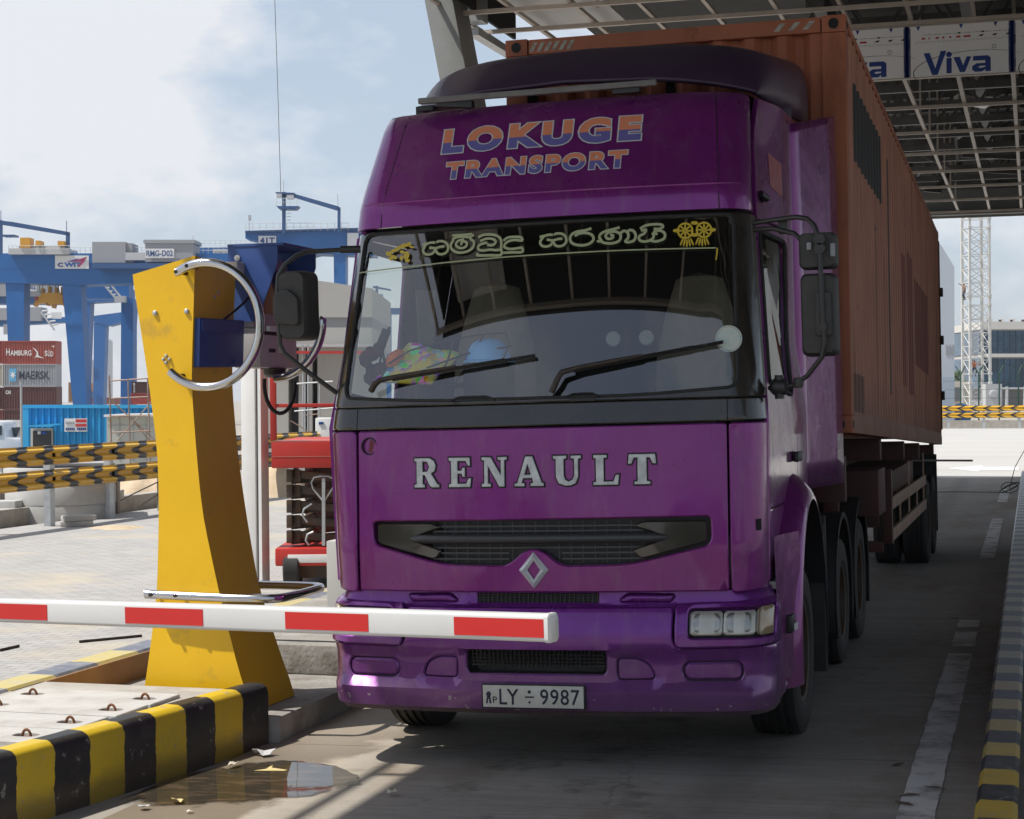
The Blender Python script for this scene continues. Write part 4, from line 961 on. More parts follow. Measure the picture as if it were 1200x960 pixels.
wiper((648, 462), (848, 402), (662, 438)); wiper((438, 460), (628, 418), (452, 448))
for x0_, x1_ in ((529, 580), (664, 702)):
    m = MB(); a = onsurf(x0_, 462, CAB); b_ = onsurf(x1_, 467, CAB); m.tube([offs(CAB, x, 2.035 + .022 * min(1, 6 * min((x - a[0]), (b_[0] - x)) / (b_[0] - a[0])), -.004) for x in [a[0] + (b_[0] - a[0]) * i / 10 for i in range(11)]], .007, 6)
    m.box(a[0] + .02, b_[0] - .02, CAB(a[0], 2.03).y - .004, CAB(a[0], 2.03).y + .02, 2.018, 2.034); build_each(m, 'vent_lip', BLACK, truck, smooth=50)
# mirrors
MIR = mat('mirror_shell', (0.035, 0.033, 0.031), 0.6, var=(0.05, 0.047, 0.043), vscale=8, bump=0.15, bscale=60)
ARM = mat('mirror_arm', (0.03, 0.028, 0.027), 0.4)
def shell(x0, x1, z0, z1, y0, y1, rr=.045, bulge=.03):
    m = MB(); lay = [(0.0, .55), (.12, .86), (.35, .98), (.8, 1.0), (1.0, 1.0)]; cx_, cz_ = (x0 + x1) / 2, (z0 + z1) / 2; base = rrect(x0, x1, z0, z1, rr, 4); n = len(base); b = 0
    for v_, sc in lay: m.v += [(cx_ + (a - cx_) * (sc * .35 + .65), y0 + (y1 - y0) * v_, cz_ + (q - cz_) * (sc * .18 + .82)) for a, q in base]
    for i in range(len(lay) - 1): 
        for j in range(n): m.f.append([i * n + j, i * n + (j + 1) % n, (i + 1) * n + (j + 1) % n, (i + 1) * n + j]); m.m.append(0)
    m.f.append(list(range(n))); m.m.append(0); m.f.append([(len(lay) - 1) * n + j for j in range(n - 1, -1, -1)]); m.m.append(0)
    return m
m = shell(-1.575, -1.395, 2.42, 2.825, .30, .50); m.add([], [])
ml = m.build('mirror', MIR, truck, smooth=50)
m = MB(); m.prism(fillet([(-1.588, 2.52), (-1.43, 2.50), (-1.43, 2.66), (-1.50, 2.72), (-1.588, 2.69)], .03), lambda a, b_, d: Vector((a, d, b_)), .265, .34); m.build('mirror_clamp_cover', MIR, ml, bevel=.014)
m = MB(); m.tube([(-1.16, .50, 2.945), (-1.32, .46, 2.942), (-1.43, .42, 2.938), (-1.475, .38, 2.915), (-1.535, .34, 2.86), (-1.568, .32, 2.80), (-1.575, .31, 2.7), (-1.572, .31, 2.5), (-1.566, .31, 2.40), (-1.545, .32, 2.345), (-1.42, .36, 2.235), (-1.26, .43, 2.10), (-1.20, .48, 2.05)], .014, 8)
m.cyl((-1.13, .52, 2.945), (-1.24, .48, 2.945), .022); m.build('mirror_arm', ARM, truck, smooth=50)
m = shell(1.425, 1.63, 2.70, 2.895, .44, .58, .03); mr = m.build('mirror', MIR, truck, smooth=50)
m = MB(); m.box(1.475, 1.50, .425, .46, 2.80, 2.84); m.box(1.60, 1.625, .43, .45, 2.76, 2.83); build_each(m, 'mirror_label', mat('dirty_label', (0.3, 0.32, 0.34), 0.5), mr, bevel=.004)
m = shell(1.43, 1.625, 2.225, 2.675, .42, .58, .035); mr = m.build('mirror', MIR, truck, smooth=50)
m = MB(); m.prism(fillet([(1.515, 2.33), (1.60, 2.33), (1.60, 2.57), (1.515, 2.57)], .02), lambda a, b_, d: Vector((a, d, b_)), .395, .47); m.build('mirror_clamp_cover', MIR, mr, bevel=.012)
m = MB(); m.tube([(1.16, .62, 2.98), (1.28, .56, 2.985), (1.42, .47, 2.985), (1.48, .44, 2.97), (1.52, .41, 2.93), (1.548, .40, 2.85), (1.552, .395, 2.6), (1.555, .39, 2.4), (1.56, .39, 2.29), (1.545, .40, 2.22), (1.46, .42, 2.12), (1.38, .45, 2.07), (1.24, .50, 2.06)], .014, 8)
m.tube([(1.16, .64, 2.945), (1.28, .58, 2.94), (1.40, .52, 2.90), (1.45, .5, 2.85)], .014, 8)
m.lathe([(0, -.05), (.028, -.048), (.046, -.03), (.046, .03), (.03, .045), (0, .05)], (1.30, .48, 2.065), 'x', 14); m.cyl((1.30, .48, 2.00), (1.30, .48, 2.13), .026); m.lathe([(0, -.03), (.026, -.026), (.03, 0), (.026, .026), (0, .03)], (1.41, .44, 2.085), 'z', 12); m.cyl((1.548, .38, 2.80), (1.548, .42, 2.80), .03); m.cyl((1.548, .38, 2.85), (1.548, .42, 2.85), .03); m.cyl((1.556, .375, 2.38), (1.556, .41, 2.38), .022)
m.obox((1.33, .60, 2.95), (.05, .05, .08)); m.build('mirror_arm', ARM, truck, smooth=50)
# roof air deflector, light bar, side fairings
def defl(a, v):
    wv = 1.09 + .13 * v; k = math.sin(min(1, v / .42) * math.pi / 2) ** .8; s_, c_ = math.sin(a), math.cos(a); x = wv * math.copysign(abs(s_) ** .24, s_); u = x / wv
    z0 = 3.835 + .075 * (1 - u * u) * (1 - v); z = z0 + (.015 + .30 * k + .20 * max(0, (v - .15) / .85)) * max(0, c_) ** .30 * (1 - .06 * u * u * v)
    return Vector((x, 1.02 + 1.85 * v + .42 * abs(u) ** 3.5 * (1 - v), z))
m = MB(); aa = [R(-90 + 180 * i / 72) for i in range(73)]; m.grid(defl, aa, [0, .005, .02, .04, .07, .11, .16, .22, .29, .36, .43, .6, .8, 1.0])
d_ = m.build('roof_deflector', PURD, truck, smooth=60); sm = d_.modifiers.new('th', 'SOLIDIFY'); sm.thickness = .03
m = MB(); m.box(.42, .48, 2.0, 2.06, 3.8, 4.15); m.box(-.5, -.44, 2.0, 2.06, 3.8, 4.15)
m.box(-1.05, -.98, 1.35, 1.42, 3.72, 3.9); build_each(m, 'deflector_stay', BLACK, truck)
m = MB(); m.bar((-.84, .80, 3.832), (.60, .80, 3.834), .04, .034); lb = m.build('light_bar', mat('dusty_bar', (0.12, 0.115, 0.11), 0.6, var=(0.17, 0.16, 0.15), vscale=9), truck, bevel=.006)
m = MB(); m.obox((-.62, .83, 3.805), (.22, .06, .045), (0, 0.1, 0)); m.obox((.42, .83, 3.808), (.16, .06, .04)); m.obox((-.80, .82, 3.79), (.10, .05, .03)); build_each(m, 'bar_bracket', BLACK, lb, bevel=.006)
for sg in (1, -1):
    m = MB(); m.grid(lambda y, z: Vector((sg * (1.20 + (y - 1.98) * .19), y, z + (z > 3.5) * .19 * (y - 1.98))), [1.98, 2.2, 2.5, 2.8, 2.96], [1.42, 1.6, 2.2, 2.9, 3.4, 3.66, 3.72])
    o = m.build('side_fairing', PUR, truck, smooth=60); sm = o.modifiers.new('th', 'SOLIDIFY'); sm.thickness = .025
# side marker decals near the roof
m = MB(); P = side(1); m.prism([(1.30, 3.26), (1.58, 3.22), (1.58, 3.42), (1.30, 3.46)], lambda a, b_, d: P(a, b_) + Vector((.003 + d, 0, 0)), 0, .001); m.build('side_decal', mat('faded_red_decal', (0.30, 0.05, 0.07), 0.5, var=(0.4, 0.12, 0.12), vscale=14), truck)
m = MB(); m.tube([P(.98, 3.18) + Vector((.01, 0, 0)), P(1.06, 3.16) + Vector((.03, 0, 0)), P(1.14, 3.17) + Vector((.01, 0, 0))], .022, 8); m.build('marker_lamp', BLACK, truck, smooth=50)

# wheels
TYRE, t, b, oc = newmat('tyre'); c = mixc(t, noise(t, oc, 7, 6), (0.010, 0.010, 0.011), (0.030, 0.028, 0.026)); t.links.new(c, b.inputs['Base Color']); b.inputs['Roughness'].default_value = .7
RIM = mat('steel_rim', (0.045, 0.04, 0.035), 0.6, 0.3, var=(0.09, 0.05, 0.03), vscale=7)
def tyre_prof(Rr, wv):
    h = wv / 2; o = [(Rr * .58, -h * .80), (Rr * .66, -h * .98), (Rr * .80, -h), (Rr * .93, -h * .96), (Rr * .985, -h * .86)]
    for g in (-.5, -.17, .17, .5): o += [(Rr, h * (g - .09)), (Rr * .972, h * (g - .07)), (Rr * .972, h * (g + .07)), (Rr, h * (g + .09))]
    return o + [(Rr * .985, h * .86), (Rr * .93, h * .96), (Rr * .80, h), (Rr * .66, h * .98), (Rr * .58, h * .80)]
def wheel(par, sg, x_out, y, Rr=.5, wv=.30, z=None, front=False, inner=False):
    z = Rr if z is None else z
    hub = empty('wheel', (sg * (x_out - wv / 2), y, z), None, None); hub.parent = par
    m = MB(); pr = [(r_, h * 1) for r_, h in tyre_prof(Rr, wv)]
    m.lathe(pr, (0, 0, 0), 'x', 56)
    if inner: m.lathe([(r_, h - sg * (wv + .05)) for r_, h in pr], (0, 0, 0), 'x', 48)
    m.build('tyre', TYRE, hub, smooth=30)
    h = wv / 2 * sg; d_ = 1 if front else -1
    m = MB(); m.lathe([(Rr * .60, h * .9), (Rr * .56, h * .86), (Rr * .54, h * .3), (Rr * .42, h * (.45 if front else -.15)), (Rr * .26, h * (.5 if front else -.2)), (Rr * .24, h * (.75 if front else .35)), (Rr * .14, h * (.85 if front else .5)), (0, h * (.85 if front else .5))], (0, 0, 0), 'x', 40)
    for i in range(10):
        a = i * math.pi / 5; p = Vector((h * (.46 if front else -.18), Rr * .34 * math.cos(a), Rr * .34 * math.sin(a))); m.cyl(p, p + Vector((h * .22, 0, 0)), .018, n=8)
    m.build('rim', RIM, hub, smooth=35); return hub
wheel(truck, 1, 1.285, 1.43, front=True); wheel(truck, -1, 1.255, 1.43, front=True)
for y, r_ in ((4.30, .47), (5.72, .50)):
    for sg in (1, -1): wheel(truck, sg, 1.225, y, r_, .29, inner=True)
GUARD = mat('mudguard_plastic', (0.018, 0.018, 0.020), 0.55, var=(0.03, 0.03, 0.03), vscale=5)
for y0, rr in ((4.30, .62), (5.72, .66)):
    for sg in (1, -1):
        m = MB(); x1 = sg * 1.235; x0_ = sg * .62
        ang_ = [R(-25 + i * 230 / 24) for i in range(25)]
        m.grid(lambda a, x: Vector((x, y0 + rr * math.cos(a) * (1.0 if a < 1.6 else 1.0), .52 + rr * math.sin(a))), ang_, [x0_, x1 - sg * .03, x1 - sg * .006, x1])
        m.grid(lambda a, k: Vector((x1, y0 + (rr - k) * math.cos(a), .52 + (rr - k) * math.sin(a))), ang_, [0, .05])
        o = m.build('mudguard', GUARD, truck, smooth=50); sm = o.modifiers.new('th', 'SOLIDIFY'); sm.thickness = .012
for sg in (1, -1):
    m = MB(); m.box(sg * .95 - .25, sg * .95 + .25, 2.1, 3.35, .62, 1.05); m.build('side_tank', DARKMETAL, truck, bevel=.05)
    m = MB(); m.box(sg * 1.05 - .18, sg * 1.05 + .17, 6.42, 6.46, .25, .85); m.build('mud_flap', RUBBER, truck)
    m = MB(); m.box(sg * 1.02 - .16, sg * 1.02 + .16, 3.58, 3.62, .30, 1.16); m.build('mudguard_front', GUARD, truck, bevel=.01)
m = MB()
for sg in (1, -1): m.box(sg * .42 - .04, sg * .42 + .04, .5, 6.6, .78, 1.02)
for y in (2.2, 3.4, 4.3, 5.0, 5.72, 6.5): m.box(-.42, .42, y - .06, y + .06, .82, .98)
m.box(-.9, .9, .5, 2.1, .55, 1.2); m.cyl((-1.05, 1.43, .5), (1.05, 1.43, .5), .07); m.cyl((-1.0, 4.3, .47), (1.0, 4.3, .47), .09); m.cyl((-1.0, 5.72, .5), (1.0, 5.72, .5), .11)
m.box(-.5, .5, 4.6, 5.6, 1.1, 1.18); m.build('chassis', DARKMETAL, truck)

# ------------------------------------------------------------------ container on the trailer
def rust_mat(name, base, var, streak, axis_scale):
    M, t, b, oc = newmat(name)
    c = ramp(t, noise(t, oc, 1.6, 8, 0.6), [(0.35, base), (0.68, var)])
    st = maprange(t, noise(t, oc, 3.2, 9, 0.65, axis_scale), 0.53, 0.68); c = mixc(t, math_(t, 'MULTIPLY', st, 0.75), c, streak)
    sp = maprange(t, noise(t, oc, 9, 9, 0.7, (1, 1, .5)), 0.64, 0.72); c = mixc(t, math_(t, 'MULTIPLY', sp, 0.8), c, (0.035, 0.018, 0.012))
    t.links.new(c, b.inputs['Base Color']); b.inputs['Roughness'].default_value = .62; bumpn(t, noise(t, oc, 30, 5), .1)
    return M, t, b, oc, c
ORF, *_ = rust_mat('orange_container_paint', (0.42, 0.135, 0.062), (0.33, 0.10, 0.048), (0.17, 0.05, 0.024), (1, 1, .35))
ORS, t, b, oc, c = rust_mat('weathered_container_side', (0.46, 0.20, 0.125), (0.36, 0.14, 0.082), (0.14, 0.048, 0.028), (1, 3.0, .10))
X, Y, Z = xyz(t, oc)
def within(v, a, b_): return math_(t, 'MULTIPLY', math_(t, 'GREATER_THAN', v, a), math_(t, 'LESS_THAN', v, b_))
wz = math_(t, 'ADD', Z, math_(t, 'MULTIPLY', noise(t, oc, 2, 4), .05))
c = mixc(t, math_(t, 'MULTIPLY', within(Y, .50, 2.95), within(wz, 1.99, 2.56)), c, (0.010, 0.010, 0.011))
for y0, y1, z0, z1, col in ((5.25, 5.75, .55, 1.85, (0.20, 0.035, 0.02)), (6.2, 6.9, .5, 1.95, (.17, .035, .022)), (7.2, 9.7, .84, 1.78, (0.16, 0.032, 0.02)), (3.55, 3.75, .4, 2.5, (0.05, .03, .025)), (.4, 1.1, .1, .45, (.10, .03, .02))):
    c = mixc(t, math_(t, 'MULTIPLY', math_(t, 'MULTIPLY', within(Y, y0, y1), within(wz, z0, z1)), .85), c, col)
c = mixc(t, math_(t, 'MULTIPLY', maprange(t, Z, .5, .05), .45), c, (0.12, 0.08, 0.055))
t.links.new(c, b.inputs['Base Color'])
RAIL_, *_ = rust_mat('container_rail_paint', (0.33, 0.17, 0.12), (0.22, 0.09, 0.05), (0.09, 0.045, 0.03), (1, 4, 1))
CL, CH, CWD = 12.48, 2.875, 1.215
cont = empty('shipping_container', (-2.40, 12.38, 1.77), 'long rust-streaked orange shipping container riding behind the purple cab', 'container', rot=(-0.0345, -0.012, 0))
def corr(n0, n1, pitch, dep):   # (along, depth) trapezoid wave
    o = []; p = n0
    while p < n1 - 1e-6:
        for f, d in ((0, 0), (.27, 0), (.5, dep), (.77, dep)):
            if p + f * pitch < n1: o.append((p + f * pitch, d))
        p += pitch
    o.append((n1, 0)); return o
for sg in (1, -1):
    m = MB(); cs = corr(.16, CL - .16, .276, .036)
    for (a, d0), (b_, d1) in zip(cs, cs[1:]): m.add([(sg * (CWD - .004 - d0), a, .15), (sg * (CWD - .004 - d1), b_, .15), (sg * (CWD - .004 - d1), b_, CH - .06), (sg * (CWD - .004 - d0), a, CH - .06)], [(0, 1, 2, 3)])
    m.build('side_wall', ORS, cont)
m = MB(); cs = corr(-CWD + .16, CWD - .16, .225, .06)
for (a, d0), (b_, d1) in zip(cs, cs[1:]): m.add([(a, .038 + d0, .15), (b_, .038 + d1, .15), (b_, .038 + d1, CH - .10), (a, .038 + d0, CH - .10)], [(0, 1, 2, 3)])
m.build('end_wall', ORF, cont)
m = MB()
for sx in (1, -1):
    for y0, y1 in ((0, .16), (CL - .16, CL)): m.box(sx * CWD - (.16 if sx > 0 else 0), sx * CWD + (0 if sx > 0 else .16), y0, y1, .12, CH - .12)
build_each(m, 'corner_post', ORF, cont, bevel=.006)
m = MB()
for sx in (1, -1):
    m.box(sx * (CWD - .03) - .03, sx * (CWD - .03) + .03, .16, CL - .16, CH - .062, CH - .004); 
m.box(-CWD + .17, CWD - .17, .005, .07, CH - .11, CH - .005); m.box(-CWD + .17, CWD - .17, CL - .07, CL - .005, CH - .11, CH - .005); build_each(m, 'top_rail', ORF, cont, bevel=.004)
m = MB()
for sx in (1, -1): m.box(sx * (CWD - .03) - .03, sx * (CWD - .03) + .034, .16, CL - .16, .0, .152)
m.box(-CWD + .17, CWD - .17, .0, .08, .0, .155); build_each(m, 'bottom_rail', RAIL_, cont, bevel=.006)
m = MB(); m.box(-CWD + .06, CWD - .06, .05, CL - .05, CH - .03, CH - .012); m.box(-CWD + .06, CWD - .06, .05, CL - .05, .08, .12); m.box(-CWD + .03, CWD - .03, CL - .05, CL - .01, .12, CH - .1); m.build('roof_and_floor', ORF, cont)
for sx in (1, -1):
    for y0 in (-.003, CL - .175):
        for z0 in (-.002, CH - .118):
            m = MB(); xa, xb = sorted((sx * (CWD + .003), sx * (CWD - .162))); zz = z0 + .06
            m.box(xa, xb, y0, y0 + .178, z0, z0 + .12); o = m.build('corner_casting', ORF, cont, bevel=.008)
            m = MB(); cx_ = (xa + xb) / 2
            m.prism([(cx_ + .036 * math.cos(i * .52), zz + .038 * math.sin(i * .52)) for i in range(12)], lambda a, b_, d: Vector((a, y0 - .002 - d if y0 < 1 else y0 + .18 + d, b_)), 0, .002)
            m.prism([(y0 + .09 + .05 * math.cos(i * .52), zz + .03 * math.sin(i * .52)) for i in range(12)], lambda a, b_, d: Vector((sx * (CWD + .0045 + d), a, b_)), 0, .001)
            m.build('casting_hole', SEAM, o)
m = MB()   # hazard scraps on the front top rail
for i in range(6): m.prism([(-1.04 + i * .055, CH - .095), (-1.01 + i * .055, CH - .095), (-.975 + i * .055, CH - .03), (-1.005 + i * .055, CH - .03)], lambda a, b_, d: Vector((a, .003 - d, b_)), 0, .001)
m.build('hazard_tape_remnant', mat('torn_white_tape', (0.5, 0.49, 0.45), 0.6, var=(0.2, 0.15, 0.1), vscale=18), cont); m = MB()
for i in range(3): m.prism([(.72 + i * .10, CH - .085), (.76 + i * .10, CH - .085), (.81 + i * .10, CH - .03), (.77 + i * .10, CH - .03)], lambda a, b_, d: Vector((a, .003 - d, b_)), 0, .001)
m.build('hazard_tape_remnant', mat('torn_white_tape', (0.5, 0.49, 0.45), 0.6, var=(0.2, 0.15, 0.1), vscale=18), cont)
m = MB()
for z in (.6, 1.35, 2.0): m.box(CWD - .02, CWD + .05, CL - .02, CL + .03, z, z + .12)
m.box(CWD - .06, CWD + .012, CL - .01, CL + .05, .2, CH - .12); build_each(m, 'door_hinge', DARKMETAL, cont, bevel=.006)

# ------------------------------------------------------------------ trailer
TRED = mat('trailer_red_oxide', (0.085, 0.022, 0.016), 0.6, var=(0.055, 0.018, 0.014), vscale=3, dirt=(0.05, 0.035, 0.03), dscale=2)
TEDGE = mat('worn_guard_rail_paint', (0.30, 0.19, 0.14), 0.6, var=(0.40, 0.30, 0.23), vscale=6)
trl = empty('semi_trailer', (-2.40, 12.38, 0), 'dark red skeletal trailer with slatted side guard under the orange container', 'trailer', rot=(0, -0.016, 0))
zb = lambda y: 1.762 - .0345 * y
m = MB()
for sx in (1, -1):
    m.hexa([(sx * .5 - .07, -.1, zb(-.1) - .20), (sx * .5 + .07, -.1, zb(-.1) - .20), (sx * .5 + .07, 3.2, zb(3.2) - .22), (sx * .5 - .07, 3.2, zb(3.2) - .22), (sx * .5 - .07, -.1, zb(-.1)), (sx * .5 + .07, -.1, zb(-.1)), (sx * .5 + .07, 3.2, zb(3.2)), (sx * .5 - .07, 3.2, zb(3.2))])
    m.hexa([(sx * .5 - .07, 3.2, zb(3.2) - .52), (sx * .5 + .07, 3.2, zb(3.2) - .52), (sx * .5 + .07, 12.3, zb(12.3) - .38), (sx * .5 - .07, 12.3, zb(12.3) - .38), (sx * .5 - .07, 3.2, zb(3.2) - .001), (sx * .5 + .07, 3.2, zb(3.2) - .001), (sx * .5 + .07, 12.3, zb(12.3)), (sx * .5 - .07, 12.3, zb(12.3))])
for y in (.05, 3.4, 6.3, 8.8, 11.9): m.box(-1.16, 1.16, y - .09, y + .09, zb(y) - .19, zb(y) - .003)
m.box(-1.0, 1.0, .2, 1.5, zb(1) - .26, zb(1) - .21)
m.build('frame', TRED, trl, bevel=.008)
m = MB(); m.box(.78, 1.17, .2, .3, 1.28, 1.60); m.box(.80, 1.20, 2.6, 3.3, 1.02, 1.40); m.box(-1.1, 1.1, 3.75, 3.8, .85, 1.36); m.box(.5, 1.15, 4.0, 7.8, 1.05, 1.30); build_each(m, 'equipment_box', TRED, trl, bevel=.01)
m = MB()
y0, y1 = 3.84, 8.98
m.box(1.13, 1.215, y0 - .05, y0 + .05, .70, 1.36); m.box(.45, 1.13, y0 - .04, y0 + .04, 1.16, 1.30); m.box(.5, 1.13, y0 - .03, y0 + .03, .62, .72); g0 = m.build('side_guard', TRED, trl, bevel=.006)
m = MB()
for za, zb_ in ((.70, .82), (.98, 1.10)): m.bar((1.205, y0 + .05, (za + zb_) / 2 + .015), (1.205, y1, (za + zb_) / 2 - .015), .03, .11)
for y in (6.4, 8.94): m.box(1.185, 1.20, y - .04, y + .04, .70, 1.34)
for y in (5.1, 7.7): m.box(1.185, 1.20, y - .03, y + .03, .76, 1.06)
m.box(1.213, 1.219, y0 - .05, y0 - .03, .70, 1.36); m.build('guard_rail', TEDGE, g0, bevel=.004)
for y in (9.55, 10.85):
    for sg in (1, -1): wheel(trl, sg, 1.215, y, .50, .29, inner=True)
m = MB()
for y in (9.55, 10.85): m.cyl((-1.1, y, .5), (1.1, y, .5), .075)
build_each(m, 'axle', DARKMETAL, trl)
for sg in (1, -1):
    m = MB(); m.box(sg * 1.03 - .19, sg * 1.03 + .19, 11.42, 11.44, .25, 1.24); m.build('mud_flap', RUBBER, trl)
m = MB(); m.cyl((.6, 9.2, 1.25), (1.75, 9.05, 1.235), .012); m.build('twist_lock_handle', GALV, trl)
m = MB(); m.box(-1.15, 1.15, 12.2, 12.3, .62, .74); m.box(-1.1, -.9, 12.25, 12.32, .76, .9); m.box(.9, 1.1, 12.25, 12.32, .76, .9); m.build('rear_bumper', TRED, trl, bevel=.01)
for sg in (1, -1):
    m = MB(); m.box(sg * .85 - .06, sg * .85 + .06, 2.2, 2.34, .35, 1.4); m.box(sg * .85 - .15, sg * .85 + .15, 2.12, 2.42, .30, .35); m.build('landing_leg', TRED, trl, bevel=.008)

# ------------------------------------------------------------------ yellow access terminal on the island
YELP = mat('yellow_powder_coat', (0.82, 0.49, 0.006), 0.38, var=(0.76, 0.44, 0.006), vscale=2.5, dirt=(0.40, 0.25, 0.06), dscale=4, dpos=(.60, .82))
BLUP = mat('blue_powder_coat', (0.022, 0.065, 0.25), 0.5, var=(0.03, 0.08, 0.28), vscale=5)
BEIG = mat('terminal_grey', (0.46, 0.44, 0.43), 0.45)
kx, ky = -5.0, 10.4
kio = empty('access_terminal', (kx, ky, .12), 'tall twisted yellow gate terminal with blue boxes and curved chrome guard tubes', 'access terminal')
def kb(m, name, mt, par=kio, org=(kx, ky, .12), **k):
    m.v = [(x - org[0], y - org[1], z - org[2]) for x, y, z in m.v]; return m.build(name, mt, par, **k)
YFr, DD = 10.1, .66
Lx = [(2.834, -5.40), (2.5, -5.345), (2.15, -5.29), (1.72, -5.235), (1.35, -5.23), (.83, -5.25), (.31, -5.33), (.125, -5.37)]
Rx = [(2.94, -4.965), (2.5, -4.985), (2.15, -5.0), (1.72, -4.97), (1.35, -4.935), (.83, -4.82), (.31, -4.68), (.125, -4.60)]
Fx = [(2.90, -5.0), (2.5, -5.02), (2.15, -5.035), (1.72, -5.0), (1.35, -4.95), (.83, -4.86), (.31, -4.68), (.125, -4.60)]
m = MB(); b_ = len(m.v)
def spl(tab, zf):
    f = lerp_tab(sorted(tab)); return f
fl, fr_, ff = [lerp_tab(sorted(q)) for q in (Lx, Rx, Fx)]
N = 26
for i in range(N + 1):
    k = i / N; zl = .125 + (2.834 - .125) * k; zr = .125 + (2.94 - .125) * k; zf = .125 + (2.90 - .125) * k
    def sm_(f, z): return (f(z - .12) + 2 * f(z) + f(z + .12)) / 4
    m.v += [(sm_(fl, zl), YFr, zl), (sm_(fr_, zr), YFr, zr), (sm_(ff, zf), YFr + DD, zf), (sm_(fl, zl) - .02, YFr + DD - .1, zl)]
for i in range(N):
    for j in range(4):
        p, q = i * 4 + j, i * 4 + (j + 1) % 4; m.f.append([p, q, q + 4, p + 4]); m.m.append(0)
m.f.append([3, 2, 1, 0]); m.m.append(0); m.f.append([N * 4 + j for j in range(4)]); m.m.append(0)
kbody = kb(m, 'column_body', YELP, smooth=25)
m = MB()
def bolt(m, px, py, y, r=.017):
    p = EYE + ray(px, py) * ((y - EYE.y) / ray(px, py).y); m.lathe([(r, 0), (r, -.008), (r * .7, -.015), (0, -.018)], (p.x, y, p.z), 'y', 12)
for q in ((182, 367), (219, 365)): bolt(m, *q, YFr)
for q in ((195, 417), (192, 421), (199, 421), (195, 425)): bolt(m, *q, YFr, .011)
for z, y in ((2.70, 10.42), (2.73, 10.48), (2.12, 10.5), (2.10, 10.2)):
    m.lathe([(.014, 0), (.014, .008), (0, .014)], (fr_(z) - .005 + (y - YFr) * -.05, y, z), 'x', 10)
kb(m, 'bolt', GALV, smooth=30)
m = MB(); m.hexa([(-5.2, YFr + .06, 2.25), (-4.955, YFr + .02, 2.25), (-4.965, YFr + DD + .03, 2.26), (-5.2, YFr + DD, 2.26), (-5.2, YFr + .06, 2.555), (-4.945, YFr + .02, 2.555), (-4.955, YFr + DD + .03, 2.565), (-5.2, YFr + DD, 2.565)])
bx_ = kb(m, 'reader_box', BLUP, bevel=.006)
m = MB(); m.hexa([(-4.954, YFr + .04, 2.47), (-4.942, YFr + .04, 2.47), (-4.95, YFr + DD, 2.485), (-4.962, YFr + DD, 2.485), (-4.952, YFr + .04, 2.545), (-4.935, YFr + .04, 2.545), (-4.945, YFr + DD, 2.555), (-4.962, YFr + DD, 2.555)])
for y in (10.4, 10.62): m.lathe([(.012, 0), (.012, .006), (0, .01)], (-4.955, y, 2.29), 'x', 10)
kb(m, 'reader_lid', BLUP, smooth=30)
def tubearc(y0, xoff=0, zoff=0):
    o = []
    cx_, cz_ = EYE.x, EYE.z
    for i in range(41):
        a = R(122 - 254 * i / 40); px_ = 243 + 63 * math.cos(a); py_ = 381 - 73 * math.sin(a)
        v = ray(px_, py_); p = EYE + v * ((10.0 - EYE.y) / v.y); o.append(Vector((p.x + xoff, y0, p.z + zoff)))
    return o
for yy in (9.985, 10.98):
    arc = tubearc(yy) if yy < 10.5 else [q + Vector((-.0, 0, .06)) for q in tubearc(yy)[19:34]]; arc = [arc[0] + Vector((-.01, .0, -.0))] + arc
    m = MB(); m.tube(arc, .028, 14)
    g = kb(m, 'guard_ring', STEEL, smooth=60)
    if yy < 10.5:
        m = MB()
        for k in (1, 3, 38, 40): m.cyl(arc[k], arc[k] + Vector((0, .115, 0)), .014, n=10)
        for k in (1, 3): m.cyl(arc[k] + Vector((0, -.030, 0)), arc[k] + Vector((0, -.026, 0)), .012, n=10)
        kb(m, 'standoff', DARKMETAL, g)
m = MB(); zt = .835
pts = [(-5.29, 10.03, zt + .012), (-5.0, 10.02, zt + .004), (-4.74, 10.02, zt), (-4.62, 10.03, zt)] + [(-4.50 + .10 * math.sin(R(a)), 10.15 - .12 * math.cos(R(a)), zt) for a in (15, 35, 55, 75)] + [(-4.385, 10.3, zt), (-4.385, 10.55, zt)] + [(-4.49 + .10 * math.cos(R(a)), 10.66 + .10 * math.sin(R(a)), zt) for a in (10, 35, 60, 85)] + [(-4.6, 10.77, zt), (-5.1, 10.78, zt)]
m.tube(pts, .028, 14); g = kb(m, 'bumper_rail', STEEL, smooth=60)
m = MB()
for x in (-5.24, -5.07): m.cyl((x, 9.988, zt + .01), (x, YFr, zt + .01), .012, n=10)
kb(m, 'standoff', DARKMETAL, smooth=40)
# terminal head
m = MB(); m.box(-5.08, -4.885, 10.88, 11.50, 2.255, 2.52); m.box(-5.08, -4.94, 10.90, 11.48, 2.52, 3.0)
hd = kb(m, 'terminal_head', BEIG, bevel=.018)
m = MB(); ck = [(-5.10, 2.56), (-4.90, 2.56), (-4.80, 2.80), (-4.745, 2.95), (-4.745, 3.055), (-5.10, 3.055)]
for y0, y1 in ((10.855, 10.868), (11.50, 11.513)): m.prism(ck, lambda a, c_, d: Vector((a, d, c_)), y0, y1)
m.box(-5.10, -4.70, 10.85, 11.52, 3.056, 3.072); hood_ = kb(m, 'screen_hood', BLUP)
m = MB(); m.lathe([(.02, 0), (.02, -.01), (0, -.016)], (-5.03, 10.855, 2.98), 'y', 12); kb(m, 'bolt', WHITE)
m = MB(); m.box(-4.94, -4.925, 10.98, 11.40, 2.62, 2.92); kb(m, 'screen', mat('dark_screen', (0.02, 0.008, 0.012), 0.12, coat=.6), bevel=.003)
m = MB(); m.box(-4.886, -4.86, 10.98, 11.25, 2.50, 2.535); m.box(-4.886, -4.882, 11.18, 11.23, 2.36, 2.42); kb(m, 'card_slot', WHITE, bevel=.004)
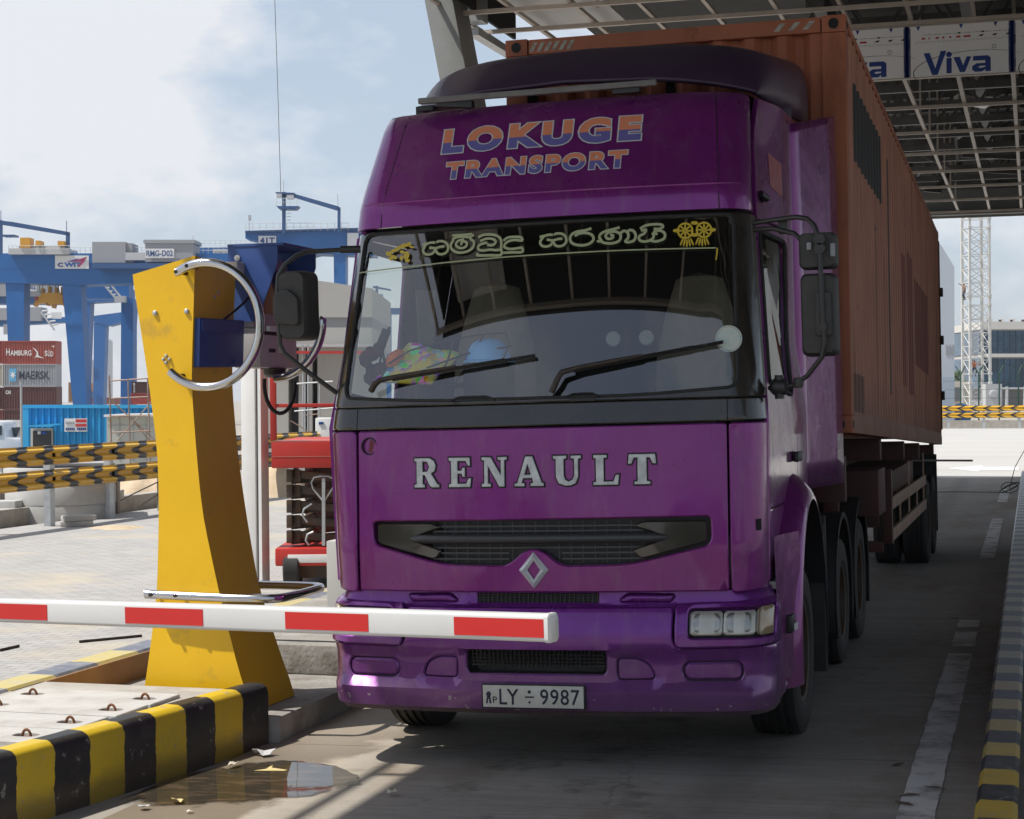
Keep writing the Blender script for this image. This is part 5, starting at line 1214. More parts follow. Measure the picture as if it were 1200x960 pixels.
m = MB(); m.box(-4.886, -4.878, 10.90, 11.4, 2.475, 2.497); m.box(-4.96, -4.88, 11.05, 11.3, 2.249, 2.256); m.box(-4.886, -4.881, 11.02, 11.12, 2.36, 2.385); kb(m, 'slot_shadow_gap', SEAM)
m = MB(); m.box(-5.07, -4.98, 10.92, 11.0, 2.72, 2.95); m.box(-5.10, -4.98, 10.74, 10.90, 2.88, 2.95); kb(m, 'mounting_bracket', BEIG, bevel=.01)
m = MB(); m.tube([(-4.99, 10.55, 2.56), (-4.93, 10.62, 2.63), (-4.92, 10.74, 2.69), (-4.95, 10.86, 2.73)], .008, 6)
kb(m, 'cable', RUBBER, smooth=60); m = MB(); c0 = Vector((-4.93, 11.3, 2.13)); m.tube([c0 + Vector((0, .26 * math.cos(R(a)), .20 * math.sin(R(a)) + .02)) for a in range(170, 372, 14)], .014, 8); kb(m, 'cable', RUBBER, smooth=60)
m = MB(); m.lathe([(.08, 0), (.075, -.04), (.05, -.06), (0, -.062)], (-4.97, 11.3, 2.255), 'z', 16); kb(m, 'lamp_dome', BLACK, smooth=40)

# ------------------------------------------------------------------ boom barrier
BW = mat('boom_white', (0.60, 0.60, 0.59), 0.35, var=(0.54, 0.54, 0.53), vscale=2); BR_ = mat('boom_red_reflective', (0.50, 0.018, 0.016), 0.42)
A = Vector((-1.499, 5.611, 1.30)); B = Vector((-6.3, 6.73, 1.165)); dv = (B - A).normalized(); nv = Vector((-dv.y, dv.x, 0)).normalized(); nv = nv if nv.y < 0 else -nv
boom = empty('boom_barrier', (-6.3, 6.73, .285), 'lowered white boom arm with red reflective bands in front of the lorry', 'barrier')
OB = Vector((-6.3, 6.73, .285))
m = MB(); prof = rrect(-.032, .032, -.045, .045, .013, 4); n = len(prof); uz = dv.cross(nv); uz = uz if uz.z > 0 else -uz
k0 = len(m.v)
for s_ in (0, 1):
    c_ = A + (B - A) * s_ + (dv * .012 if s_ == 0 else Vector())
    m.v += [tuple(c_ + nv * a + uz * q - OB) for a, q in prof]
m.f += [[j, (j + 1) % n, n + (j + 1) % n, n + j] for j in range(n)]; m.m += [0] * n
m.f.append([n + j for j in range(n)]); m.m.append(0)
arm = m.build('arm', BW, boom, smooth=40)
m = MB(); m.v += [tuple(A + dv * .014 + nv * a * 1.08 + uz * q * 1.06 - OB) for a, q in prof] + [tuple(A - dv * .0 + nv * a * 1.08 + uz * q * 1.06 - OB) for a, q in prof] + [tuple(A - dv * .008 + nv * a * .8 + uz * q * .85 - OB) for a, q in prof]
m.f += [[r_ * n + j, r_ * n + (j + 1) % n, (r_ + 1) * n + (j + 1) % n, (r_ + 1) * n + j] for r_ in (0, 1) for j in range(n)] + [[2 * n + j for j in range(n)]]; m.m += [0] * (2 * n + 1)
m.build('end_cap', BW, arm, smooth=40)
def boomx(px):   # parameter along the arm where photo column px crosses it
    v = ray(px, 735); return (nv.dot(A - EYE) / nv.dot(v)) * v.dot(dv) + (EYE - A).dot(dv)
for a, b_ in ((538, 643), (341, 438), (154, 245), (-60, 63), (-320, -190)):
    s0, s1 = boomx(b_), boomx(a)
    m = MB(); m.hexa([A + dv * s0 + nv * .031 - uz * .030 - OB, A + dv * s1 + nv * .031 - uz * .030 - OB, A + dv * s1 + nv * .0335 - uz * .030 - OB, A + dv * s0 + nv * .0335 - uz * .030 - OB, A + dv * s0 + nv * .031 + uz * .030 - OB, A + dv * s1 + nv * .031 + uz * .030 - OB, A + dv * s1 + nv * .0335 + uz * .030 - OB, A + dv * s0 + nv * .0335 + uz * .030 - OB])
    m.build('reflective_band', BR_, arm)
m = MB(); m.box(-.2, .2, -.18, .18, 0, 1.0); m.build('drive_cabinet', YELP, boom, bevel=.02)

# cover slabs with rusty lifting rings on the island
SLAB = mat('cover_slab_concrete', (0.50, 0.49, 0.47), 0.85, var=(0.40, 0.39, 0.37), vscale=4, bump=.15, bscale=40, dirt=(.33, .30, .26), dscale=5, dpos=(.55, .8)); RUST = mat('rusty_iron', (0.12, 0.05, 0.02), 0.8, var=(0.22, 0.09, 0.03), vscale=20)
labs = ['pale concrete cover slab nearest the foot of the yellow terminal', 'pale cover slab second from the yellow terminal on the island', 'pale cover slab third from the yellow terminal on the island', 'pale cover slab fourth from the yellow terminal, at the lower left edge']
for i, (yc_, xr) in enumerate(((9.44, -4.86), (9.06, -4.87), (8.66, -4.90), (8.27, -4.93))):
    s_ = empty('cover_slab', (-5.4, yc_, .285), labs[i], 'cover slab', group='concrete cover slabs on the island')
    holes = [rrect(-.40, -.26, -.05, .05, .04), rrect(xr + 5.4 - .20, xr + 5.4 - .06, -.05, .05, .04)]
    m = MB(); panel(m, [(-.48, -.185), (xr + 5.4, -.185), (xr + 5.4, .185), (-.48, .185)], holes, lambda a, q: Vector((a, q, .022)), .12, .021, .004)
    m.build('slab', SLAB, s_)
    m = MB()
    for h in holes:
        m.add([(a, q, .004) for a, q in inset(h, -.01)], [list(range(len(h)))])
        cx_ = sum(p[0] for p in h) / len(h); m.tube([(cx_ + .026 * math.cos(R(a)), 0, .006 + .042 * math.sin(R(a))) for a in range(0, 181, 15)], .008, 6)
    m.build('lifting_ring', RUST, s_, smooth=50)
m = MB(); m.box(-5.97, -4.42, 11.6, 30, .121, .33); tag(m.build('island_block', LEDGE, bevel=.02), kind='structure')
m = MB(); m.box(-5.4, -4.60, 11.75, 11.79, .3302, .335); tag(m.build('island_slot', SEAM), kind='structure')
CAB_G = mat('cabinet_grey', (0.45, 0.45, 0.43), 0.6)
o = empty('utility_cabinet', (-4.75, 12.6, .33), 'plain grey steel cabinet on the island beside the lorry front corner', 'cabinet')
m = MB(); m.box(-.30, .22, -.2, .2, 0, .66); bd = m.build('cabinet_body', CAB_G, o, bevel=.01)
m = MB(); m.box(-.31, -.30, -.1, .1, .15, .5); m.build('cable_gland_plate', GALV, o)

# ------------------------------------------------------------------ guard rails
def wmat(name, axis, per, frac, k, zc):
    M, t, b, oc = newmat(name); S = xyz(t, oc); dz = math_(t, 'ABSOLUTE', math_(t, 'SUBTRACT', S[2], zc[0]))
    if len(zc) > 1: dz = math_(t, 'MINIMUM', dz, math_(t, 'ABSOLUTE', math_(t, 'SUBTRACT', S[2], zc[1])))
    f = math_(t, 'MODULO', math_(t, 'ADD', math_(t, 'SUBTRACT', S[axis], math_(t, 'MULTIPLY', dz, k)), 400.0), per)
    c = mixc(t, math_(t, 'LESS_THAN', f, per * frac), (0.66, 0.38, 0.02), (0.03, 0.032, 0.045))
    c = mixc(t, math_(t, 'MULTIPLY', maprange(t, noise(t, oc, 6, 8), .55, .72), .4), c, (0.42, 0.40, 0.38))
    t.links.new(c, b.inputs['Base Color']); b.inputs['Roughness'].default_value = .45; return M
WP = [(.0, -.155), (.0, -.125), (.075, -.095), (.075, -.065), (.0, -.03), (.0, .03), (.075, .065), (.075, .095), (.0, .125), (.0, .155)]
def guardrail(name, label, M, ax, run0, run1, off, sgn, post_at, zs=(1.165, .775), base=0.0):
    g = empty(name, (off, (run0 + run1) / 2, base) if ax == 'y' else ((run0 + run1) / 2, off, base), label, 'guard rail')
    lo = g.location
    for z in zs:
        m = MB()
        def V(run, d, q): return (Vector((off + sgn * d, run, z + q)) if ax == 'y' else Vector((run, off + sgn * d, z + q))) - Vector((lo.x, lo.y, 0))
        nseg = max(1, int(abs(run1 - run0) / 4))
        for i in range(nseg):
            r0, r1 = run0 + (run1 - run0) * i / nseg, run0 + (run1 - run0) * (i + 1) / nseg
            for (d0, q0), (d1, q1) in zip(WP, WP[1:]): m.add([V(r0, d0, q0), V(r1, d0, q0), V(r1, d1, q1), V(r0, d1, q1)], [(0, 1, 2, 3)])
        o = m.build('beam', M, g, smooth=70)
    for r_ in post_at:
        m = MB(); h = zs[0] + .155
        if ax == 'y':
            x0, y0 = off - sgn * .09 - lo.x, r_ - lo.y
            m.box(x0 - .06, x0 + .06, y0 - .075, y0 - .065, 0, h); m.box(x0 - .06, x0 - .05, y0 - .065, y0 + .075, 0, h); m.box(x0 + .05, x0 + .06, y0 - .065, y0 + .075, 0, h)
            for z in zs: m.box(min(x0 + sgn * .06, off - lo.x), max(x0 + sgn * .06, off - lo.x), y0 - .05, y0 + .05, z - .1, z + .1)
        else:
            x0, y0 = r_ - lo.x, off - sgn * .09 - lo.y
            m.box(x0 - .075, x0 + .075, y0 - .06, y0 + .05, 0, h)
        m.build('post', GALV, g)
    return g
WM1 = wmat('rail_paint_left', 1, .80, .37, 2.1, (1.165, .775)); WM2 = wmat('rail_paint_far', 0, .74, .30, 2.2, (1.165, .775))
guardrail('guardrail', 'black and yellow double guard rail with galvanised posts along the paved yard', WM1, 'y', 8.0, 62.0, -15.35, 1, [26.0 + 1.97 * i for i in range(-6, 18)])
P_ = at(1150, 508, 103)
guardrail('guardrail', 'distant black and yellow double guard rail in front of the glass building', WM2, 'x', P_.x - 14, P_.x + 12, P_.y, -1, [P_.x - 1.83 + 1.97 * i for i in range(-6, 7)], base=-.02)
m = MB(); m.box(-16.75, -16.45, -10, 100, -.08, .24); tag(m.build('kerb', CONCRETE, bevel=.01), kind='structure')
m = MB(); m.box(P_.x - 25, P_.x + 40, P_.y + .8, P_.y + 1.1, -.1, .45); tag(m.build('kerb', CONCRETE), kind='structure')

# ------------------------------------------------------------------ far port yard
FW = Vector((-math.sin(YAW), math.cos(YAW), 0))
def pp_(mb, poly, d, th, org=Vector((0, 0, 0)), mi=0):   # outline in photo pixels at distance d, thickness th going away
    n = len(poly); a = [at(x, y, d) - org for x, y in poly]; return mb.add(a + [p + FW * th for p in a], [list(range(n - 1, -1, -1)), list(range(n, 2 * n))] + [[i, (i + 1) % n, n + (i + 1) % n, n + i] for i in range(n)], mi)
def pr_(mb, x0, y0, x1, y1, d, th, org=Vector((0, 0, 0))): return pp_(mb, [(x0, y1), (x1, y1), (x1, y0), (x0, y0)], d, th, org)
def ptext(mb, s, x0, y0, x1, y1, d, org, off=.02, mi=0, space=1.0, shear=0):
    return put_text(mb, s, lambda a, b_, l: at(a, -b_, d - l) - org, x0, x1, -y1, -y0, off=off, space=space, shear=shear, mi=mi)
def ptube(mb, pts, d, r, org, n=6, dd=0): return mb.tube([at(x, y, d) + FW * dd - org for x, y in pts], r, n)
def base_of(px, d, z=None):
    p = at(px, 480, d); z = yard_h(p.x, p.y) if z is None else z; return Vector((p.x, p.y, z))
CBLUE = mat('crane_blue', (0.004, 0.122, 0.38), 0.5, var=(0.003, 0.10, 0.33), vscale=.3); CBLUD = mat('crane_blue_shade_panel', (0.02, 0.08, 0.22), 0.5)
HGREY = mat('machinery_house_grey', (0.30, 0.31, 0.33), 0.6); HGREYL = mat('light_steel_grey', (0.48, 0.49, 0.50), 0.6); SIGNW = mat('sign_white', (0.72, 0.72, 0.72), 0.5); SIGNB = mat('sign_blue', (0.015, 0.06, 0.22), 0.5)
CYEL = mat('spreader_yellow', (0.62, 0.30, 0.015), 0.5); SPRED = mat('spreader_red', (.4, .04, .03), .5)
def rails(mb, x0, x1, y, h, d, step, org):
    for f in (.5, 1.0): ptube(mb, [(x0, y - h * f), (x1, y - h * f)], d, .03, org, 4)
    x = x0
    while x <= x1: ptube(mb, [(x, y), (x, y - h)], d, .03, org, 4); x += step
# yard crane nearest
d = 230; O = base_of(60, d); c1 = empty('yard_crane', O, 'big blue gantry yard crane with two grey machinery houses and white name boards', 'crane')
m = MB(); pr_(m, -40, 297, 300, 315, d, 5, O); pp_(m, [(-40, 315), (190, 315), (290, 322), (290, 327), (95, 334), (-40, 330)], d + .02, 4.5, O); m.build('girder', CBLUE, c1)
m = MB(); pr_(m, 108, 308.5, 226, 314.5, d - 2.5, 2.3, O); m.build('walkway', CBLUD, c1)
for q in ([(6, 318), (29, 318), (28, 345), (27, 500), (13, 500)], [(72, 325), (94, 325), (103, 500), (88, 500), (82, 440)], [(-40, 320), (-15, 320), (-15, 500), (-40, 500)]):
    m = MB(); pp_(m, q, d + .2, 3, O); m.build('leg', CBLUE, c1)
m = MB(); pp_(m, [(96, 329), (151, 329), (151, 350), (96, 350)], d + 16, 3, O); pr_(m, 142, 350, 156, 500, d + 16, 2.5, O); m.build('rear_frame', CBLUE, c1)
m = MB(); pr_(m, 108, 283.5, 147, 308, d - 2, 5, O); pr_(m, 147, 285, 154.5, 308, d - 1.5, 4, O); m.build('machinery_house', HGREY, c1)
m = MB(); pr_(m, 170, 281.5, 226, 307, d - 2, 5, O); pr_(m, 168, 281, 228, 285, d - 2.2, 5.3, O); h2 = m.build('machinery_house', HGREY, c1)
m = MB(); pr_(m, 170.2, 291.5, 204, 302.5, d - 2.3, .1, O); sg_ = m.build('name_board', SIGNW, h2); m = MB(); ptext(m, 'RMG-D02', 171.5, 293.5, 202.5, 300.5, d - 2.36, O, .018); m.build('lettering', SIGNB, sg_)
m = MB(); pr_(m, 64.5, 299.5, 104, 315, d - .3, .15, O); lg = m.build('logo_board', SIGNW, c1)
m = MB(); ptext(m, 'WIT', 75, 307.6, 95, 313, d - .36, O, .05); m.build('lettering', mat('logo_blue', (.03, .12, .4), .5), lg)
m = MB(); ptext(m, 'C', 67.5, 307.8, 74, 313, d - .36, O, .05); m.build('lettering', SIGNB, lg)
m = MB(); pp_(m, [(84, 306.8), (102, 301), (100, 304.5), (97.5, 308), (93, 312.8), (91, 312.5), (95, 306.8)], d - .40, .02, O); build_each(m, 'logo_sail', mat('logo_magenta', (.42, .03, .15), .5), lg)
m = MB(); pp_(m, [(78, 306.8), (93, 302.6), (88, 306.8)], d - .38, .02, O); build_each(m, 'logo_sail', mat('logo_violet', (.12, .06, .35), .5), lg)
m = MB(); pr_(m, 10, 291, 80, 298, d - 1, 5, O); pr_(m, 22, 288, 74, 291, d - .5, 3, O); rails(m, 10, 82, 296, 8, d - 1.5, 5, O); m.build('trolley_deck', HGREYL, c1)
m = MB(); pr_(m, 23.5, 278.5, 35, 290.5, d - 1.2, 2, O); pr_(m, 41.5, 282, 47, 287.5, d - 1.2, 2, O); pr_(m, 67.5, 282.5, 75, 288, d - 1.2, 1.5, O); build_each(m, 'trolley_winch', CYEL, c1)
m = MB(); pr_(m, -1, 258, 2, 298, d, .5, O); pp_(m, [(0, 258.5), (14, 260), (81, 272), (81, 276), (76, 275.5), (0, 263)], d, .5, O); pr_(m, 77, 273, 81, 298, d, .5, O); pr_(m, 2, 275, 17, 277, d - 1, 2, O); ptube(m, [(78, 272), (78, 259)], d, .05, O); ptube(m, [(1, 258), (1, 247)], d, .05, O); m.build('service_jib', CBLUD, c1)
m = MB(); rails(m, 82, 300, 297, 7, d - .6, 6, O); ptube(m, [(226, 297), (226, 276)], d, .06, O); pr_(m, 147, 296, 170, 305, d - 2, .6, O); m.build('handrail', HGREYL, c1)
m = MB(); pp_(m, [(45, 347), (52, 343), (70, 343), (74, 347), (74, 356), (76, 360), (77, 361), (72, 357), (62, 356), (61, 361), (59, 357), (54, 354), (54, 358), (52, 354), (41, 356), (39, 359), (40, 354), (44, 351)], d + 2, 2.2, O)
for x in (48, 56, 64, 71): pr_(m, x, 338 - (x % 3), x + 3, 346, d + 2.5, 1, O)
sp_ = m.build('spreader', CYEL, c1); m = MB()
for x in (47, 51, 58, 66, 70): ptube(m, [(x, 344), (x - 3 + (x % 5), 327)], d + 3, .05, O); 
m.build('hoist_rope', DARKMETAL, sp_); m = MB(); pr_(m, 40.5, 348, 43.5, 352, d + 1.5, .6, O); pr_(m, 73, 348.5, 76.5, 353, d + 1.5, .6, O); build_each(m, 'spreader_end', SPRED, sp_)
m = MB()
for k in range(7): ptube(m, [(118 + k * 3.6, 330 + k * 4), (121 + k * 3.6, 329 + k * 4)], d + 15, .12, O)
ptube(m, [(118, 329), (138, 353)], d + 15, .15, O); ptube(m, [(124, 327), (143, 350)], d + 15, .15, O); pr_(m, 134, 347, 146, 354, d + 14.5, 1.5, O); m.build('stair', HGREYL, c1)
# yard cranes behind
d = 300; O = base_of(40, d); c2 = empty('yard_crane', O, 'second blue yard crane, its grey machinery house showing between the front crane legs', 'crane')
m = MB(); pp_(m, [(-40, 345), (75, 344), (151, 338), (151, 352), (75, 356), (-40, 356)], d, 5, O); m.build('girder', CBLUE, c2)
m = MB(); pr_(m, -40, 325, 60, 347, d - 2, 5, O); h2 = m.build('machinery_house', HGREY, c2)
m = MB(); pr_(m, 29, 331, 43, 341.5, d - 2.3, .1, O); s2 = m.build('name_board', SIGNW, h2); m = MB(); ptext(m, '-C02', 30, 332.5, 42, 339.5, d - 2.36, O, .035); m.build('lettering', SIGNB, s2)
for q in ([(100, 350), (106, 350), (100, 500), (93, 500)], [(142, 350), (158, 352), (148, 500), (141, 500)]):
    m = MB(); pp_(m, q, d + .1, 3, O); m.build('leg', CBLUE, c2)
m = MB(); pr_(m, 4, 380, 9, 392, d, .4, O); rails(m, -5, 60, 325, 5, d, 5, O); m.build('handrail', HGREYL, c2)
d = 370; O = base_of(60, d); c3 = empty('yard_crane', O, 'third blue yard crane, farthest back, low between the blue legs with a pale grey house', 'crane')
m = MB(); pp_(m, [(-40, 374), (104, 371), (142, 366), (142, 378), (126, 382), (105, 376), (-40, 384)], d, 5, O); m.build('girder', CBLUE, c3)
m = MB(); pr_(m, 30, 360, 48, 376, d - 2, 5, O); pr_(m, -10, 361, 22, 375, d - 2, 5, O); h2 = m.build('machinery_house', HGREY, c3)
m = MB(); pr_(m, 60, 366, 72, 373.5, d - 2, .2, O); s2 = m.build('name_board', SIGNW, h2)
for q in ([(110, 378), (124, 378), (120, 500), (109, 500)], [(80, 376), (88, 376), (96, 500), (88, 500)]):
    m = MB(); pp_(m, q, d + .1, 3, O); m.build('leg', CBLUE, c3)
m = MB()
for k in range(5): ptube(m, [(49 + k * 3, 365 + k * 4), (56 + k * 3, 364 + k * 4)], d - 3, .2, O)
ptube(m, [(48, 366), (64, 387)], d - 3, .2, O); m.build('stair', HGREYL, c3)
# quay crane 41T
d = 260; O = base_of(350, d); c4 = empty('yard_crane', O, 'blue crane right of the yard with service jib and square number board on top', 'crane')
m = MB(); pp_(m, [(287.5, 272), (440, 268), (440, 300), (373, 297.5), (340, 306), (330, 290), (287.5, 279.5)], d, 5, O); m.build('girder', CBLUE, c4)
m = MB(); pp_(m, [(287, 270.5), (440, 266.5), (440, 268.5), (287, 272.8)], d - .6, 6, O); m.build('walkway', CBLUD, c4)
for q in ([(330, 288), (356, 300), (366, 520), (345, 520)], [(391, 296), (405, 296), (404, 520), (393, 520)]):
    m = MB(); pp_(m, q, d + .1, 4, O); m.build('leg', CBLUE, c4)
m = MB(); pr_(m, 302.8, 276.5, 323.5, 287.5, d - .3, .15, O); s2 = m.build('name_board', SIGNW, c4); m = MB(); ptext(m, '41T', 304.5, 278.3, 322, 286, d - .36, O, .03); m.build('lettering', SIGNB, s2)
m = MB(); pr_(m, 407, 273, 420, 288, d - .3, .15, O); m.build('name_board', SIGNW, c4)
m = MB(); pr_(m, 330.5, 225, 334.5, 274, d - 1, .5, O); pp_(m, [(332, 226), (346, 227.5), (397, 242), (398.5, 247), (394, 246.5), (346, 232), (332, 231)], d - 1, .5, O); pr_(m, 395.5, 243, 398.8, 272, d - 1, .5, O); pp_(m, [(323.5, 241.5), (350, 241.5), (346, 245), (327, 245)], d - 1.5, 2.5, O); pp_(m, [(323, 225), (345, 226), (345, 228), (323, 226.5)], d - 1.5, 2, O); m.build('service_jib', CBLUD, c4)
m = MB(); rails(m, 324, 348, 241.5, 9, d - 2, 8, O); pr_(m, 324, 227, 330, 231, d - 1.5, 1, O); pr_(m, 336, 228.5, 344, 233, d - 1.5, 1, O); m.tube([at(332, 225, d) - O, at(332.5, 211, d) - O], .05, 5); m.tube([at(396, 242, d) - O, at(395.5, 227, d) - O], .05, 5)
for k in range(4): ptube(m, [(336, 246 + k * 4), (341, 246 + k * 4)], d - 1, .05, O)
build_each(m, 'jib_fitting', HGREYL, c4)
m = MB(); rails(m, 288, 410, 271, 9.5, d - .7, 8, O); ptube(m, [(292, 271), (292, 255)], d, .07, O); pr_(m, 290.8, 252, 294, 258, d, .4, O); m.build('handrail', HGREYL, c4)
m = MB(); m.tube([at(329, 226, d) - O, at(326, 120, d) - O, at(321, -30, d) - O], .045, 5); m.build('aerial_cable', DARKMETAL, c4)
d = 280; O = base_of(250, d); c5 = empty('yard_crane', O, 'blue crane girder showing between the yellow terminal top and the numbered crane', 'crane')
m = MB(); pp_(m, [(220, 291), (300, 288), (300, 318), (220, 318)], d, 5, O); m.build('girder', CBLUE, c5)
m = MB(); rails(m, 222, 300, 288.5, 7, d, 6, O); m.build('handrail', HGREYL, c5)
m = MB(); pr_(m, 249.5, 292, 267, 302.5, d - .4, .2, O); s2 = m.build('name_board', HGREYL, c5); m = MB()
for i in range(6):
    if i != 4: pr_(m, 251.5 + i * 2.4, 294.5, 253.2 + i * 2.4, 299.5, d - .6, .05, O)
m.build('lettering', HGREY, s2)
for q in ([(240, 318), (262, 318), (256, 520), (242, 520)],):
    m = MB(); pp_(m, q, d, 3, O); m.build('leg', CBLUE, c5)

d = 420; O = base_of(447, d); c6 = empty('yard_crane', O, 'small far blue crane glimpsed through the lorry windscreen and its side window', 'crane')
m = MB(); pr_(m, 437, 361, 475, 368, d, 4, O); pr_(m, 441, 368, 446, 520, d + .2, 3, O); pr_(m, 452, 368, 458, 520, d + .2, 3, O); m.build('frame', CBLUE, c6)
m = MB(); pr_(m, 440, 335, 443, 361, d - 1, .6, O); pp_(m, [(437, 335), (458, 339), (458, 341), (437, 337.5)], d - 1, .6, O); pr_(m, 437, 345, 448, 347, d - 1.5, 2, O); m.build('service_jib', CBLUD, c6)
m = MB(); [pr_(m, 446, y, 452, y + 1.2, d, .5, O) for y in range(372, 400, 5)]; build_each(m, 'cross_tie', CBLUE, c6)
# stacked containers
def boxc(px0, px1, py0, py1, d, dep, mt, label, org_px, text=None, tcol=None, star=False, bird=False, small=False, group='stacked containers beyond the guard rail'):
    O = at((px0 + px1) / 2, py1, d); o = empty('shipping_container', O, label, 'container', group=group)
    m = MB(); n = 20; dx = (px1 - px0) / n; fr = []
    for i in range(n): fr += [(px0 + dx * i, 0), (px0 + dx * (i + .3), 0), (px0 + dx * (i + .5), .06), (px0 + dx * (i + .8), .06)]
    fr.append((px1, 0))
    for (a, e0), (b_, e1) in zip(fr, fr[1:]): m.add([at(a, py1, d) + FW * e0 - O, at(b_, py1, d) + FW * e1 - O, at(b_, py0, d) + FW * e1 - O, at(a, py0, d) + FW * e0 - O], [(0, 1, 2, 3)])
    pr_(m, px0, py0, px1, py1, d + .08, dep, O); bd = m.build('body', mt, o)
    m = MB(); e = (py1 - py0) * .05
    pr_(m, px0, py0, px1, py0 + e, d - .05, .1, O); pr_(m, px0, py1 - e * 1.3, px1, py1, d - .05, .1, O); pr_(m, px0, py0, px0 + e, py1, d - .04, .1, O); pr_(m, px1 - e, py0, px1, py1, d - .04, .1, O); m.build('frame', mt, o)
    if text:
        m = MB()
        for s, x0, y0, x1, y1, of in text: ptext(m, s, x0, y0, x1, y1, d - .08, O, of)
        if bird:
            for q in ([(37.8, 407), (42, 409.5), (44.5, 412.5), (45, 416.5), (47, 418), (52, 420), (47.5, 419.5), (45.5, 419), (41.5, 418.5), (39.5, 420.5), (42.5, 416.2), (43, 413)],): pp_(m, q, d - .09, .01, O)
            pp_(m, [(60.3, 405.3), (64.5, 405.3), (62.9, 406.6), (62.7, 408.2), (62.1, 406.6)], d - .09, .01, O)
        m.build('lettering', tcol, bd)
    if star:
        m = MB(); pr_(m, 10.8, 432, 19.0, 447, d - .07, .02, O); sq = m.build('logo_panel', mat('logo_light_blue', (.10, .38, .62), .5), bd)
        m = MB(); pl_ = []
        for i in range(14):
            a = math.pi * i / 7; r_ = 3.7 if i % 2 == 0 else 1.5; pl_.append((14.9 + r_ * math.sin(a), 439.5 - r_ * 1.5 * math.cos(a)))
        pp_(m, pl_, d - .10, .01, O); m.build('logo_star', SIGNW, sq)
    return o
CRED = mat('container_red', (0.34, 0.065, 0.045), .6, var=(.28, .055, .04), vscale=1); CGRY = mat('container_grey', (0.33, 0.345, 0.37), .6, var=(.28, .29, .31), vscale=1); CBRN = mat('container_brown', (0.105, 0.030, 0.028), .6, var=(.085, .026, .024), vscale=1)
LW = mat('lettering_white', (.7, .7, .68), .5); LN = mat('lettering_navy', (.02, .03, .06), .5)
d = 201
boxc(4.5, 66, 399.5, 426.8, d, 2.4, CRED, 'red container with white bird sign, top of the far stack', 0, [('H', 7.2, 408.5, 11.5, 416.5, .02), ('AMBURG', 12, 410.5, 36.8, 416.8, .02), ('S', 52.3, 411, 55.5, 417.5, .02), ('ÜD', 56, 410.3, 62.3, 417.8, .02)], LW, bird=True)
boxc(4.5, 66, 426.8, 453.3, d, 2.4, CGRY, 'grey container with white star on blue square, second in the far stack', 0, [('MAERSK', 22.5, 435, 58, 444.8, .018)], LN, star=True)
boxc(4.5, 66.5, 453.3, 480, d, 2.4, CBRN, 'brown container with small white letters, third from top of the far stack', 0, [('CAI', 6.5, 457.5, 12.5, 462, .03)], LW)
boxc(4.5, 66.5, 480, 507, d, 2.4, CBRN, 'brown container at the bottom of the far stack, half hidden by the blue office', 0)
endl = ['orange red', 'pale cream', 'brown', 'dark red']; endm = [CRED, mat('container_cream', (.5, .48, .42), .6), CBRN, mat('container_dark_red', (.22, .05, .04), .6)]
for i, (y0, y1) in enumerate(((399.5, 426), (427, 453), (454, 480), (480.5, 507))):
    boxc(-21, 3.6, y0, y1, d + .6, 2.4, endm[i], ['orange red container at the left edge of the photo beside the bird sign container', 'pale cream container at the left edge of the photo beside the starred one', 'brown container at the left edge of the photo, third down', 'dark red container at the left edge of the photo, lowest in its stack'][i], 0)
d = 215
boxc(154, 190, 447.5, 461, d + 30, 2.4, CBRN, 'small far brown container left of the yellow terminal, upper of two', 0, [('TEX', 156, 449, 158.4, 460, .02)], LW, group='far containers beside the yellow terminal')
boxc(153, 190, 461, 474, d + 30, 2.4, mat('container_bright_red', (.42, .06, .045), .6), 'small far bright red container left of the yellow terminal, lower of two', 0, group='far containers beside the yellow terminal')
for i, (x0, x1, y0, y1, mt, lb) in enumerate(((80, 86, 448, 472, mat('container_tan', (.38, .22, .12), .6), 'distant tan container stack seen left of the crane leg'), (99, 107, 449, 459, mat('container_ochre', (.42, .2, .06), .6), 'distant ochre container between two blue crane legs, topmost'), (99, 108, 459, 466, mat('container_blue', (.03, .12, .3), .6), 'distant blue container between two blue crane legs'), (99, 140, 466, 474, mat('container_rust', (.22, .07, .05), .6), 'distant rust coloured container low behind the blue office'))):
    boxc(x0, x1, y0, y1, 420, 2.4, mt, lb, 0, group='containers far between the crane legs')

# distant towers in the haze
for px0, px1, py, dd, lb in ((121, 125.2, 397, 1700, 'tall thin hazy tower on the skyline between blue crane legs'), (102, 107.5, 421, 1700, 'lower hazy tower on the skyline left of the tall one')):
    p = base_of((px0 + px1) / 2, dd); O = Vector((p.x, p.y, -2)); o = empty('tower_block', O, lb, 'tower', group='towers on the skyline')
    m = MB(); pp_(m, [(px0, 500), (px1, 500), (px1, py + 2), ((px0 + px1) / 2, py), (px0, py + 1)], dd, 25, O); m.build('facade', mat('tower_glass_grey', (0.25, 0.28, 0.32), .4), o)

